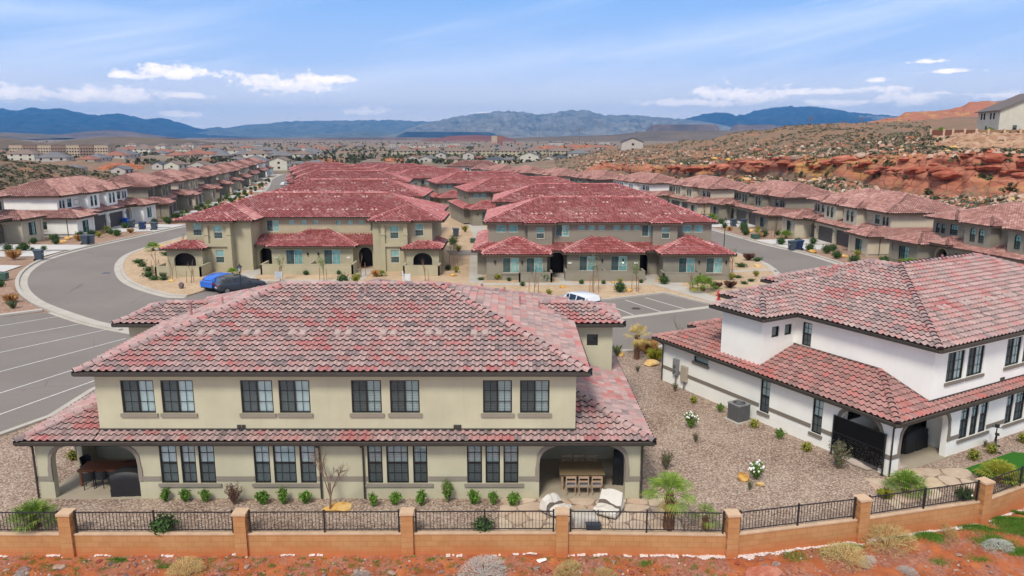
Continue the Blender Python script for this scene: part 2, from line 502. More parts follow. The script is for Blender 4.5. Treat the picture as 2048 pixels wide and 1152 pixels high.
def bar(mb, u0, u1, z0, z1, y0, y1): mb.box(u0, u1, y0, y1, z0, z1)
def window(parent, Mx, h, style, frame='frame', trim=None, glass='glass', blind=None, detail=2, rng=random):
    """sash window in the wall frame Mx; h=(kind,u0,u1,z0,z1,..)"""
    u0, u1, z0, z1 = h[1:5]; fw = .055; mb = MB(Mx)
    arch = h[0] == 'a'
    if arch:
        zs = h[5]; e = h[6] if len(h) > 6 else 2
        op = hole_loop(h); inn = hole_loop(('a', u0+fw, u1-fw, z0+fw, z1-fw, zs, e)); n = len(op)
        vs = [(p[0], .06, p[1]) for p in op] + [(p[0], .06, p[1]) for p in inn] + [(p[0], .12, p[1]) for p in inn]
        mb.add(vs, [(i, (i+1) % n, n+(i+1) % n, n+i) for i in range(n)] + [(n+i, n+(i+1) % n, 2*n+(i+1) % n, 2*n+i) for i in range(n)])
    else:
        bar(mb, u0, u1, z0, z0+fw, .05, .12); bar(mb, u0, u1, z1-fw, z1, .05, .12)
        bar(mb, u0, u0+fw, z0+fw, z1-fw, .05, .12); bar(mb, u1-fw, u1, z0+fw, z1-fw, .05, .12)
    um, zm = (u0+u1)/2, z0 + (z1-z0)*.5
    mt = .011 if detail > 1 else .018
    def vm(u, a, b): bar(mb, u-mt, u+mt, a, b, .072, .092)
    def hm(z, a, b): bar(mb, a, b, z-mt, z+mt, .07, .09)
    scr = None
    if style == 'slider':
        bar(mb, um-.035, um+.035, z0+fw, z1-fw, .055, .115)
        for a, b in ((u0+fw, um-.035), (um+.035, u1-fw)):
            vm((a+b)/2, z0+fw, z1-fw)
            for k in (1, 2): hm(z0 + (z1-z0)*k/3, a, b)
        scr = (u0+fw, um-.035, z0+fw, z1-fw)
    elif style == 'hung':
        bar(mb, u0+fw, u1-fw, zm-.035, zm+.035, .055, .115)
        ks = (1,) if u1-u0 < .85 else (1, 2)
        for k in ks: vm(u0 + (u1-u0)*k/(len(ks)+1), z0+fw, (z1-fw) if not arch else z1-.06)
        hm((z0+zm)/2, u0+fw, u1-fw); hm((z1+zm)/2, u0+fw, u1-fw)
        scr = (u0+fw, u1-fw, z0+fw, zm-.035)
    elif style == 'grid':
        vm(um, z0+fw, z1-fw); hm(zm, u0+fw, u1-fw)
    fr = mb.build('window', MAT[frame], parent)
    g = MB(Mx); y = .098
    if arch:
        lp = hole_loop(('a', u0+.02, u1-.02, z0+.02, z1-.02, h[5], h[6] if len(h) > 6 else 2))
        g.add([(p[0], y, p[1]) for p in lp], [tuple(range(len(lp)))])
    else: g.add([(u0+.02,y,z0+.02), (u1-.02,y,z0+.02), (u1-.02,y,z1-.02), (u0+.02,y,z1-.02)], [(0,1,2,3)])
    g.build('pane', MAT[glass], fr)
    b = MB(Mx); b.box(u0-.02, u1+.02, .142, .17, z0-.02, z1+.02)
    b.build('blind', MAT[blind or 'blind'], fr)
    if scr and detail:
        s = MB(Mx); a0, a1, b0, b1 = scr
        s.add([(a0,.066,b0), (a1,.066,b0), (a1,.066,b1), (a0,.066,b1)], [(0,1,2,3)])
        s.build('screen', MAT['screen'], fr)
    if trim:
        s = MB(Mx)
        if arch or trim.startswith('#'):
            pass
        s.box(u0-.09, u1+.09, -.08, .03, z0-.15, z0-.005)
        s.build('sill', MAT[trim.strip('#')], fr)
    return fr
def surround(mb, h, wd=.16, proud=.035, bottom=True):
    """raised plaster band round an opening, in wall coordinates"""
    k = h[0]; u0, u1, z0, z1 = h[1:5]
    lp = hole_loop(h)
    if k == 'r': ol = [(u0-wd, z0-(wd if bottom else 0)), (u1+wd, z0-(wd if bottom else 0)), (u1+wd, z1+wd), (u0-wd, z1+wd)]
    else:
        ol = hole_loop(('a', u0-wd, u1+wd, z0-(wd if bottom else 0), z1+wd, h[5], h[6] if len(h) > 6 else 2.4))
    n = len(lp); vs = []
    for y in (-proud, .012):
        vs += [(p[0], y, p[1]) for p in ol]
        vs += [(p[0], y, p[1]) for p in lp]
    fs = []
    for i in range(n):
        if i == 0 and not bottom: continue
        j = (i+1) % n
        fs += [(i, j, n+j, n+i), (i, 2*n+i, 2*n+j, j), (n+i, n+j, 3*n+j, 3*n+i)]
    mb.add(vs, fs)
def block(parent, x0, x1, y0, y1, z0, z1, mat, ops, sides='FRBL', name='wall', frame='frame', trim='trim_a', detail=2, glass='glass', z_hole_trim=None, blind='blind', thick=None):
    """rectangular storey; ops = {side: [(hole, style), ...]} in wall coordinates"""
    fr = dict(F=(WM(x0,y0,0), x1-x0), R=(WM(x1,y0,90), y1-y0), B=(WM(x1,y1,180), x1-x0), L=(WM(x0,y1,270), y1-y0))
    mb = MB()
    for s in sides:
        Mx, w = fr[s]; hs = [o[0] for o in ops.get(s, [])]
        th = thick if thick and s in thick else None
        wall(mb, Mx, w, z0, z1, hs, thick=.28 if th else None)
    wo = mb.build(name, MAT[mat], parent)
    tm = MB(); nt = 0
    for s in sides:
        Mx, w = fr[s]
        for o in ops.get(s, []):
            h, st = o[0], o[1]; ex = o[2] if len(o) > 2 else {}
            if st in ('slider', 'hung', 'grid', 'plain'):
                window(parent, Mx, h, st, ex.get('frame', frame), ex.get('sill', trim), glass, ex.get('blind', blind), detail)
            elif st == 'garage':
                g = MB(Mx); u0, u1, a, b = h[1:5]; n = 4
                for k in range(n):
                    q0 = a + (b-a)*k/n; q1 = a + (b-a)*(k+1)/n
                    g.box(u0, u1, .13, .17, q0+.012, q1-.012)
                g.box(u0, u1, .155, .19, a, b)
                g.build('garage_door', MAT['garage'], parent)
            elif st == 'door':
                g = MB(Mx); u0, u1, a, b = h[1:5]
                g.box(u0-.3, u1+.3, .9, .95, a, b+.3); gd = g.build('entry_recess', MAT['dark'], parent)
                g = MB(Mx); uc = (u0+u1)/2; g.box(uc-.45, uc+.45, .82, .87, a, a+2.1)
                for q in (-.22, .22):
                    g.box(uc+q-.14, uc+q+.14, .80, .83, a+.2, a+.9); g.box(uc+q-.14, uc+q+.14, .80, .83, a+1.05, a+1.9)
                g.build('front_door', MAT['door'], parent)
            if ex.get('sur'):
                tm.M = Mx; surround(tm, h, ex['sur'], .03, ex.get('bot', True)); nt += 1
            if 'fn' in ex: ex['fn'](Mx, h)
    if nt: tm.build('window_surround', MAT[z_hole_trim or trim.strip('#') if trim else 'trim_c'], parent)
    return wo
# ---------------------------------------------------------------- the two nearest fourplexes (garden side)
PT = 1/3.0
def rear4(loc, rz, wallm, trimm, tm_up, tm_lo, label, extra=None):
    b = empty('townhouse_block', (loc[0], loc[1], 0), R(rz), label=label, cat='building')
    Lx, Dy = 25.4, 15.6
    xl = lambda p: (p-1024)*.02104 + 20; xu = lambda p: (p-1024)*.02075 + 20
    A = lambda u0, u1, z1=2.5: ('a', u0, u1, 0.0, z1, 1.55, 2.7)
    low = []
    for grp in (((320,355),(362,392),(398,430)), ((508,540),(547,592),(600,632)), ((735,765),(773,817),(826,855)), ((934,964),(971,1000),(1007,1037))):
        for a, c in grp: low.append((('r', xl(a), xl(c), .70, 2.50), 'hung', {'sill': None}))
    bl = ['blind', 'blind', 'blind', 'blind', 'blind', 'blind', 'blind_d']*2
    for i, o in enumerate(low): o[2]['blind'] = 'blind' if i < 6 else 'blind_d'
    # lower storey: arches at both front corners
    mb = MB()
    f = WM(0,0,0)
    wall(mb, f, Lx, 0, 2.66, [A(.62,4.25)] + [o[0] for o in low] + [A(21.15,24.78)], thick=.30)
    sideops = [(('r', 3.6+.1, 4.3, .62, 2.4), 'hung', {}), (('r', 7.0, 7.65, .6, 2.4), 'hung', {}), (('r', 11.6, 12.8, 2.0, 2.36), 'plain', {})]
    Mr, Ml, Mb = WM(Lx,0,90), WM(0,Dy,270), WM(Lx,Dy,180)
    ra = [A(.55, 2.75, 2.45)] + [o[0] for o in sideops]
    wall(mb, Mr, Dy, 0, 2.66, ra, thick=.26)
    la = [('a', Dy-2.75, Dy-.55, 0, 2.45, 1.55, 2.7)]; lo = []
    for o in sideops:
        h = o[0]; lo.append((('r', Dy-h[2], Dy-h[1], h[3], h[4]), o[1], {}))
    wall(mb, Ml, Dy, 0, 2.66, la + [o[0] for o in lo], thick=.26)
    gar = [(('r', u, u+4.6, 0, 2.15), 'garage') for u in (1.2, 6.9, 13.9, 19.6)]
    wall(mb, Mb, Lx, 0, 2.66, [g[0] for g in gar])
    # rooms behind the corner patios
    for s in (0, 1):
        x0 = .26 if s == 0 else Lx-5.0
        pw = [('r', .6, 1.7, .9, 2.35), ('r', 1.95, 3.05, .9, 2.35), ('r', 3.3, 4.4, .9, 2.35)]
        Mp = WM(x0, 3.9, 0)
        wall(mb, Mp, 4.74, 0.0, 2.64, pw)
        if s == 0: wall(mb, WM(5.0, 3.9, 270), 3.6, 0.0, 2.64, [('r', .5, 2.4, .05, 2.2)])
        else: wall(mb, WM(Lx-5.0, .3, 90), 3.6, 0.0, 2.64)
    # fix orientation of patio inner walls with a simple return
    mb.build('lower_wall', MAT[wallm], b)
    for s in (0, 1):
        x0 = .26 if s == 0 else Lx-5.0
        for q in (('r', .6, 1.7, .9, 2.35), ('r', 1.95, 3.05, .9, 2.35), ('r', 3.3, 4.4, .9, 2.35)):
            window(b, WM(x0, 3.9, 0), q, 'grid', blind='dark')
    for o in low: window(b, f, o[0], 'hung', trim=None, blind=o[2].get('blind'))
    for o in sideops: window(b, Mr, o[0], o[1], trim='#'+trimm, blind='blind')
    for o in lo: window(b, Ml, o[0], o[1], trim='#'+trimm, blind='blind')
    for g in gar:
        q = MB(Mb); u0, u1 = g[0][1], g[0][2]
        for k in range(4): q.box(u0, u1, .12, .16, .54*k+.01, .54*k+.53)
        q.build('garage_door', MAT['garage'], b)
    c = MB(); c.box(.3, 5.0, .31, 3.88, 2.6, 2.64); c.box(Lx-5.0, Lx-.3, .31, 3.88, 2.6, 2.64)
    c.build('patio_ceiling', MAT[wallm], b)
    # sills under each group, band at sill height
    grp = [(xl(320), xl(430)), (xl(508), xl(632)), (xl(735), xl(855)), (xl(934), xl(1037))]
    for a, c_ in grp: t = MB(f); t.box(a-.12, c_+.22, -.085, .02, .57, .695); t.build('window_sill', MAT[trimm], b)
    t = MB(f); zb0, zb1 = .82, 1.02
    seg = [(-.035, .61)] + [(4.26, grp[0][0]-.02)] + [(grp[i][1]+.02, grp[i+1][0]-.02) for i in range(3)] + [(grp[3][1]+.02, 21.14)] + [(24.79, Lx+.035)]
    for a, c_ in seg: t.box(a, c_, -.035, .01, zb0, zb1)
    for Mx, mir in ((Mr, 0), (Ml, 1)):
        t.M = Mx
        ss = [(.0, .54), (2.76, 3.68), (4.32, 6.98), (7.67, Dy)]
        for a, c_ in ss:
            if mir: a, c_ = Dy-c_, Dy-a
            t.box(a+.001, c_-.001, -.034, .01, zb0, zb1)
    t.build('plaster_band', MAT[trimm], b)
    # arch surrounds
    def archtrim(Mx, u0, u1, zt):
        t = MB(Mx); wd = .17; n = 14
        for (y0, y1) in ((-.05, .02),):
            inn = [(u1, zb0)] + archpts(u0, u1, 1.55, zt, n, 2.7) + [(u0, zb0)]
            out = [(u1+wd, zb0)] + [(u1+wd, 1.35)] + archpts(u0-wd*.8, u1+wd*.8, 1.55, min(zt+wd, 2.63), n-2, 2.9) + [(u0-wd, 1.35)] + [(u0-wd, zb0)]
            m = min(len(inn), len(out))
            inn = inn if len(inn) == m else inn[:m]
            vs = [(p[0], y0, p[1]) for p in inn] + [(p[0], y0, p[1]) for p in out] + [(p[0], y1, p[1]) for p in inn] + [(p[0], y1, p[1]) for p in out]
            N = len(inn); fs = []
            for i in range(N-1):
                fs += [(i, i+1, N+i+1, N+i), (N+i, N+i+1, 3*N+i+1, 3*N+i), (i, 2*N+i, 2*N+i+1, i+1)]
            t.add(vs, fs)
        t.build('arch_surround', MAT[trimm], b)
    for a in ((.62, 4.25), (21.15, 24.78)): archtrim(f, a[0], a[1], 2.5)
    archtrim(Mr, .55, 2.75, 2.45); archtrim(Ml, Dy-2.75, Dy-.55, 2.45)
    # upper storey
    U = []
    up = ((243,309),(323,388),(482,546),(558,620),(703,763),(780,839),(966,1024),(1040,1099))
    for i, (a, c_) in enumerate(up):
        U.append((('r', xu(a)-2.75, xu(c_)-2.75, 3.78, 5.22), 'slider', {'blind': 'blind' if i < 4 else 'blind_d'}))
    ux0, ux1, uy0, uy1, uz0, uz1 = 2.75, 22.65, .15, 12.75, 2.9, 5.62
    sw = ('r', 6.75, 7.35, 3.95, 5.25)
    block(b, ux0, ux1, uy0, uy1, uz0, uz1, wallm, {'F': U, 'R': [(sw, 'hung')], 'L': [(('r', 12.6-7.35, 12.6-6.75, 3.95, 5.25), 'hung')]}, name='upper_wall', trim='#'+trimm)
    for s in (0, 1):
        a, c_ = (.2, 2.80) if s == 0 else (Lx-2.80, Lx-.2)
        wn = [(('r', .75, 1.32, 4.45, 5.05), 'plain', {'blind': 'dark', 'sill': None}), (('r', 1.75, 2.3, 4.45, 5.05), 'plain', {'blind': 'dark', 'sill': None})]
        if s: wn = [(('r', 2.6-w[0][2], 2.6-w[0][1], 4.45, 5.05), 'plain', {'blind': 'dark', 'sill': None}) for w in wn]
        block(b, a, c_, 8.0, 10.9, 2.85, 5.62, wallm, {'F': wn}, name='tower_wall')
    block(b, 8.6, 16.8, 12.7, 14.9, 2.9, 5.62, wallm, {'B': [(('r', 1.5, 2.9, 3.8, 5.1), 'slider'), (('r', 5.2, 6.6, 3.8, 5.1), 'slider')]}, sides='RBL', name='bay_wall')
    # roofs -------------------------------------------------------------
    ov = .5; ze = 5.74
    e0, e1, f0, f1 = ux0-ov, ux1+ov, uy0-ov, uy1+ov
    tmU = tm_up
    ro = hip(b, e0, e1, f0, f1, ze, PT, tmU, 8)
    for s in (0, 1):
        a, c_ = (-.3, 6.2) if s == 0 else (Lx-6.2, Lx+.3)
        y0, y1 = 7.5, 11.4; h = (y1-y0)/2; zr = ze + h*PT
        if s == 0:
            P0, P1, P2, P3 = (a,y0,ze), (c_,y0,ze), (c_,y1,ze), (a,y1,ze); A_ = (a+h, y0+h, zr); B_ = (a+h+3.9, y0+h, zr)
            # the tower roof dies into the main slope
            pl = [[(a,y0,ze), (e0,y0,ze), (e0+h,y0+h,zr), A_], [P3, (a,y0,ze), A_], [(e0,y1,ze), P3, A_, (e0+h,y0+h,zr)]]
            cp = [((a,y0,ze), A_), (P3, A_), (A_, (e0+h, y0+h, zr))]
            ev = [((a,y0,ze), (e0,y0,ze), (0,-1)), ((a,y1,ze), (a,y0,ze), (-1,0)), ((e0,y1,ze), (a,y1,ze), (0,1))]
        else:
            A_ = (c_-h, y0+h, zr); J = (e1-h, y0+h, zr)
            pl = [[(e1,y0,ze), (c_,y0,ze), A_, J], [(c_,y0,ze), (c_,y1,ze), A_], [(c_,y1,ze), (e1,y1,ze), J, A_]]
            cp = [((c_,y0,ze), A_), ((c_,y1,ze), A_), (A_, J)]
            ev = [((e1,y0,ze), (c_,y0,ze), (0,-1)), ((c_,y0,ze), (c_,y1,ze), (1,0)), ((c_,y1,ze), (e1,y1,ze), (0,1))]
        sx = (a, e0+.3) if s == 0 else (e1-.3, c_)
        plane_roof(b, 'tower_roof', pl, cp, ev, tmU, 8, z_soffit=[(sx[0], sx[1], y0, y1, ze-.17)])
    # back bay roof
    x0, x1, y1 = 8.1, 17.3, 15.4; h = (x1-x0)/2; zr = ze + h*PT; yb = f1
    A_ = (x0+h, y1-h, zr); J = (x0+h, f1 - h, zr)
    plane_roof(b, 'bay_roof', [[(x0,y1,ze), (x0,yb,ze), J, A_] if False else [(x0,y1,ze),(x0,yb,ze),(x0+h,yb-h,zr),A_], [(x1,yb,ze),(x1,y1,ze),A_,(x0+h,yb-h,zr)], [(x1,y1,ze),(x0,y1,ze),A_]],
               [((x0,y1,ze),A_), ((x1,y1,ze),A_), (A_,J)], [((x0,y1,ze),(x0,yb,ze),(-1,0)), ((x1,yb,ze),(x1,y1,ze),(1,0)), ((x1,y1,ze),(x0,y1,ze),(0,1))], tmU, 4)
    # lower roof: front skirt, deep side slopes, back skirt
    o2 = .45; zl = 2.78; g0, g1, h0, h1 = -o2, Lx+o2, -o2, Dy+o2
    zf = zl + (uy0+o2)*PT; zs = zl + (ux0+o2)*PT; hd = ux0+o2
    c0, c1, c2, c3 = (g0,h0,zl), (g1,h0,zl), (g1,h1,zl), (g0,h1,zl)
    k0 = uy0+o2
    front = [c0, c1, (g1-k0, h0+k0, zf), (g0+k0, h0+k0, zf)]
    # small triangles of front slope either side of the upper wall
    fl = [(g0+k0, h0+k0, zf), (ux0+.02, h0+k0, zf), (ux0+.02, h0+hd, zs)]
    frr = [(ux1-.02, h0+k0, zf), (g1-k0, h0+k0, zf), (ux1-.02, h0+hd, zs)]
    F_ = [c0, c1, (ux1, h0+hd, zs), (ux0, h0+hd, zs)]
    right = [c1, c2, (ux1, h1-hd, zs), (ux1, h0+hd, zs)]
    left = [c3, c0, (ux0, h0+hd, zs), (ux0, h1-hd, zs)]
    back = [c2, c3, (ux0, h1-hd, zs), (ux1, h1-hd, zs)]
    # front slope is only needed up to the wall in the middle: clip by building three pieces
    lowp = [[c0, (ux0, h0, zl), (ux0, h0+hd, zs)], [(ux1, h0, zl), c1, (ux1, h0+hd, zs)], [(ux0, h0, zl), (ux1, h0, zl), (ux1, h0+k0, zf), (ux0, h0+k0, zf)], right, left, back]
    lo_ = plane_roof(b, 'lower_roof', lowp, [(c0, (ux0, h0+hd, zs)), (c1, (ux1, h0+hd, zs)), (c2, (ux1, h1-hd, zs)), (c3, (ux0, h1-hd, zs))],
               [(c0, c1, (0,-1)), (c1, c2, (1,0)), (c3, c0, (-1,0)), (c2, c3, (0,1))], tm_lo, 8, z_soffit=[(g0, g1, h0, .0, zl-.15), (g0, 0, 0, h1, zl-.15), (Lx, g1, 0, h1, zl-.15)], split=True)
    fl_ = MB(); fl_.box(ux0-.012, ux1+.012, uy0-.02, uy0+.01, zf-.02, zf+.13); fl_.box(ux0-.02, ux0+.01, hd-o2, 8, zs-.02, zs+.09); fl_.box(ux1-.01, ux1+.02, hd-o2, 8, zs-.02, zs+.09)
    for xx in (ux0-.005, ux1+.005): fl_.tube([(xx, uy0, zf+.05), (xx, hd-o2, zs+.04)], .04, 4)
    fl_.build('flashing', MAT['gutter'], b)
    # lower garage bays behind
    for xa in (3.9, 14.4):
        hip(b, xa-.4, xa+7.5, 13.2, 17.2, zl, PT, tm_lo, 4, name='garage_roof')
        block(b, xa, xa+7.1, 14.2, 16.8, 0, 2.66, wallm, {'B': [(('r', .8, 6.2, 0, 2.2), 'garage')]}, sides='RBL', name='garage_wall')
    # downspouts
    d = MB()
    for x in ((640-1024)*.021+20.0, (727-1024)*.021+20.0):
        d.tube([(x, -o2, zl-.1), (x, -o2, zl-.25), (x, -.07, zl-.42), (x, -.07, .05)], .045, 6)
    for x in (-.06, Lx+.06): d.tube([(x, -o2+.05, zl-.1), (x, -.05, zl-.42), (x, -.06, .05)], .045, 6)
    d.tube([(-.42, Dy+.3, zl-.1), (-.07, Dy-.1, zl-.42), (-.07, Dy-.1, .05)], .045, 6)
    d.build('downspout', MAT['gutter'], b)
    # dryer vents on the front wall
    for x in (xu(474), xu(483), xu(910), xu(918)):
        v = MB(); v.box(x-.075, x+.075, uy0-.05, uy0+.01, 3.13, 3.27)
        v.build('wall_vent', MAT['gutter'], b)
    # roof pipes
    def zr_main(x, y):
        return ze + PT*min(x-e0, e1-x, y-f0, f1-y)
    for (x, y, hh, r) in ((4.3,6.2,.75,.07), (5.6,6.9,.4,.05), (13.0,5.6,.3,.05), (8.2,7.6,.3,.06), (16.9,5.9,.3,.06), (20.4,7.6,.5,.05), (21.4,8.2,.45,.05), (18.4,9.6,.45,.07), (19.6,9.4,.35,.05)):
        v = MB(); z = zr_main(x, y); v.cyl((x,y,z-.1), (x,y,z+hh), r, r, 8); v.cyl((x,y,z-.05), (x,y,z+.1), r*2.2, r*1.2, 8)
        if hh > .6: v.box(x-.14, x+.14, y-.14, y+.14, z+hh, z+hh+.06)
        v.build('vent_pipe', MAT['mortar'], b)
    # paired low-profile roof vents
    for i in range(7):
        for dx in (0, .47):
            x = 6.4 + i*1.99 + dx; y = f0 + 2.62*1.0; z = ze + (y-f0)*PT
            if i == 6 and dx: pass
            v = MB(Matrix.Translation((x, y, z)) @ Matrix.Rotation(math.atan(PT), 4, 'X'))
            n = 6; vs = []
            for (yy, hh) in ((-.2, .10), (.2, .085)):
                for q in range(n+1):
                    tt = math.pi*q/n; vs.append((.16*math.cos(tt), yy, hh*math.sin(tt)+.035))
            v.add(vs, [(q, q+1, n+2+q, n+1+q) for q in range(n)]); v.add(vs[:n+1], [tuple(range(n+1))])
            v.build('tile_vent', MAT['vent'], ro)
    return b
MAT['vent'] = flat('pale beige vent tile', (.42,.32,.285), .7)
front_b = rear4((-20.0, 29.02), 0, 'st_a', 'trim_a', 'tile_a', 'tile_a', 'nearest two-storey cream townhouse block with blended red and grey tile roof behind the wall')
white_b = rear4((17.02, 31.05), 29, 'st_b', 'trim_b', 'tile_a', 'tile_b', 'white stucco townhouse block turned at an angle, at the right edge nearest the camera')
# ---------------------------------------------------------------- sheets that follow the gentle fall of the ground
def smooth_line(pts, closed=False, it=2):
    for _ in range(it):
        out = []; n = len(pts)
        rng_ = range(n if closed else n-1)
        if not closed: out.append(pts[0])
        for i in rng_:
            a, b = pts[i], pts[(i+1) % n]
            out += [(a[0]*.75+b[0]*.25, a[1]*.75+b[1]*.25), (a[0]*.25+b[0]*.75, a[1]*.25+b[1]*.75)]
        if not closed: out.append(pts[-1])
        pts = out
    return pts
def sheet(name, poly, off, mat, parent=None, kind='structure', edge=0.0, **k):
    bm = bmesh.new()
    vs = [bm.verts.new((p[0], p[1], 0)) for p in poly]
    for t in tessellate_polygon([[Vector((p[0], p[1], 0)) for p in poly]]):
        try: bm.faces.new([vs[i] for i in t])
        except ValueError: pass
    for yy in (88.0, 300.0):
        bmesh.ops.bisect_plane(bm, geom=bm.verts[:]+bm.edges[:]+bm.faces[:], plane_co=(0, yy, 0), plane_no=(0, 1, 0))
    if edge:
        be = [e for e in bm.edges if len(e.link_faces) == 1]
        ex = bmesh.ops.extrude_edge_only(bm, edges=be)
        for v in ex['geom']:
            if isinstance(v, bmesh.types.BMVert): v.co.z -= edge
    for v in bm.verts: v.co.z += gz(v.co.y) + off
    bmesh.ops.recalc_face_normals(bm, faces=bm.faces)
    for f in bm.faces:
        if abs(f.normal.z) > .5 and f.normal.z < 0: f.normal_flip()
    me = bpy.data.meshes.new(name); bm.to_mesh(me); bm.free(); me.materials.append(mat)
    o = bpy.data.objects.new(name, me); COL.objects.link(o); setparent(o, parent)
    return tag(o, kind=kind, **k)
def offset_line(pts, d):
    out = []; n = len(pts)
    for i in range(n):
        a = Vector(pts[max(0, i-1)]); b = Vector(pts[min(n-1, i+1)])
        t = (b-a).normalized(); nrm = Vector((-t.y, t.x))
        out.append((pts[i][0] + nrm.x*d, pts[i][1] + nrm.y*d))
    return out
def strip(mb, pts, d0, d1, z0, z1):
    a = offset_line(pts, d0); b = offset_line(pts, d1); n = len(pts); vs = []
    for i in range(n):
        ga, gb = gz(a[i][1]), gz(b[i][1])
        vs += [(a[i][0], a[i][1], ga+z0), (a[i][0], a[i][1], ga+z1), (b[i][0], b[i][1], gb+z1), (b[i][0], b[i][1], gb+z0)]
    fs = []
    for i in range(n-1):
        o, p = i*4, i*4+4
        fs += [(o, o+1, p+1, p), (o+1, o+2, p+2, p+1), (o+2, o+3, p+3, p+2)]
    fs += [(0,1,2,3), (n*4-1, n*4-2, n*4-3, n*4-4)]
    mb.add(vs, fs)
def kerb(name, pts, side=1, gutter=.55):
    """kerb along pts; side=+1 kerb lies to the left of the line"""
    mb = MB(); strip(mb, pts, 0, side*.28, -.05, .15); strip(mb, pts, 0, -side*gutter, -.05, .0085)
    return mb.build(name, MAT['conc'], kind='structure')
# ---------------------------------------------------------------- terrain
NC = 13
def dz(y):
    pts = [(0,-.06), (88,-.06), (300,-4.72), (900,-5.5), (4000,-7), (14000,-10)]
    for a, b in zip(pts, pts[1:]):
        if y <= b[0]: return a[1] + (b[1]-a[1])*(y-a[0])/(b[0]-a[0])
    return pts[-1][1]
def prof(*p):
    base = [60, 88, 120, 160, 200, 230, 260, 300, 420, 650, 1000, 2500, 14000]
    out = [(y, dz(y)) for y in base]
    for i, v in zip(range(2, 11), p):
        if v is not None: out[i] = v
    return out
D = None
COLS = {
 -1200: prof((110,-.6),(135,1),(165,7),(190,9.5),(230,9),(300,5),(420,-3)),
 -300: prof((110,-.6),(135,1),(165,7),(190,9.5),(230,9),(300,5),(420,-3)),
 0: prof((125,-.9),(150,0),(175,5),(195,8.2),(230,8.6),(300,3),(420,-4.5)),
 60: prof((135,-1.1),(160,0),(180,4.5),(205,7.2),(235,7.0),(300,0),(420,-4.8)),
 130: prof((145,-1.3),(170,-.6),(195,2.5),(220,5.5),(250,4.5),(305,-2.5),(420,-4.9)),
 200: prof((150,-1.4),(180,-1.2),(210,1.0),(232,3.6),(262,2.0),(305,-3.5),(420,-4.9)),
 260: prof((150,-1.4),(190,-2.3),(220,-1.0),(245,1.0),(275,0),(310,-4.2),(420,-4.9)),
 330: prof(), 1000: prof(), 
 1110: prof((150,-1.42),(220,-2.96),(260,-3.84),(300,-4.72),(330,-4.5),(380,-3),(450,-1),(650,-4)),
 1210: prof((200,-2.5),(265,-3.9),(300,.5),(306,4.0),(350,4.0),(420,6.1),(520,6.3),(700,-3)),
 1300: prof((190,-2.3),(235,-1.0),(262,1.6),(266,5.2),(300,5.6),(360,7.0),(450,9.8),(620,3)),
 1400: prof((170,-1.85),(208,-.6),(228,2.6),(232,6.8),(265,7.2),(310,8.6),(395,12.4),(600,9)),
 1500: prof((150,-1.4),(180,.6),(200,4.4),(204,9.0),(232,9.2),(275,10.6),(350,16.6),(500,16.5),(1000,8)),
 1600: prof((136,-1.1),(158,.8),(178,5.6),(182,10.2),(212,10.2),(260,12.4),(335,19.3),(480,21),(1000,22)),
 1700: prof((122,-.75),(142,1.4),(160,5.8),(165,10.8),(190,11.2),(225,13.2),(275,16.4),(450,22),(1000,30)),
 1780: prof((113,-.6),(130,1.6),(148,4.6),(153,11.2),(175,12.4),(200,14.2),(240,16.2),(450,23),(1000,38)),
 1812: prof((110,-.5),(127,1.8),(144,4.2),(149,11.5),(170,12.8),(195,14.8),(235,16.2),(450,23),(1000,46)),
 1850: prof((107,-.4),(123,2.2),(140,4.0),(145,11.8),(160,12.6),(176,14.8),(230,16),(450,24),(1000,46)),
 1880: prof((104,-.35),(120,2.4),(137,4.0),(142,12.0),(155,12.4),(163,14.9),(225,15.7),(450,24),(1000,48)),
 1910: prof((102,-.3),(117,2.5),(135,4.1),(140,12.0),(152,12.3),(160,15.2),(225,15.7),(450,25),(1000,51)),
 1930: prof((101,-.3),(116,2.5),(133,4.3),(138,12.0),(151,12.3),(159,15.3),(225,15.7),(450,25),(1000,59)),
 2048: prof((98,-.2),(110,2.5),(128,5.1),(132,11.9),(146,12.3),(154,15.3),(225,15.7),(450,26),(1000,59)),
 2600: prof((96,-.2),(110,2.5),(128,5.1),(132,11.9),(146,12.3),(154,15.3),(225,15.7),(450,26),(1000,60)),
 3400: prof((96,-.2),(110,2.5),(128,5.1),(132,11.9),(146,12.3),(154,15.3),(225,15.7),(450,26),(1000,60)),
}
CK = sorted(COLS)
def tprof(px, s):
    """point of the land in column px at profile parameter s (0..12) -> x,y,z (undisplaced)"""
    px = min(max(px, CK[0]), CK[-1] - 1e-3)
    for a, b in zip(CK, CK[1:]):
        if a <= px <= b: break
    f = (px-a)/(b-a); f2 = f*f*(3-2*f)
    i = min(int(s), NC-2); g = s-i
    pa, pb = COLS[a], COLS[b]
    def at(P):
        return (P[i][0]+(P[i+1][0]-P[i][0])*g, P[i][1]+(P[i+1][1]-P[i][1])*g)
    A, B = at(pa), at(pb)
    y = A[0]+(B[0]-A[0])*f2; z = A[1]+(B[1]-A[1])*f2
    if px > 1690 and 9 <= s < 10:
        h_ = .40*g + .60*min(1, max(0, (g-.84)/.09)); z = A[1]*(1-f2)+B[1]*f2 if False else z
        za = pa[9][1]*(1-f2)+pb[9][1]*f2; zb = pa[10][1]*(1-f2)+pb[10][1]*f2; z = za + (zb-za)*h_
    x = (px-1024)/F_PX*(.9796*y + 3.0)
    return x, y, z
def hillness(px, s):
    w = 0
    if px > 1060: w = min(1, (px-1060)/110)
    if px < 300: w = min(1, (300-px)/60)
    a = max(0, min(1, s-2.0)) * max(0, min(1, (11-s)/1.0))
    return w*a
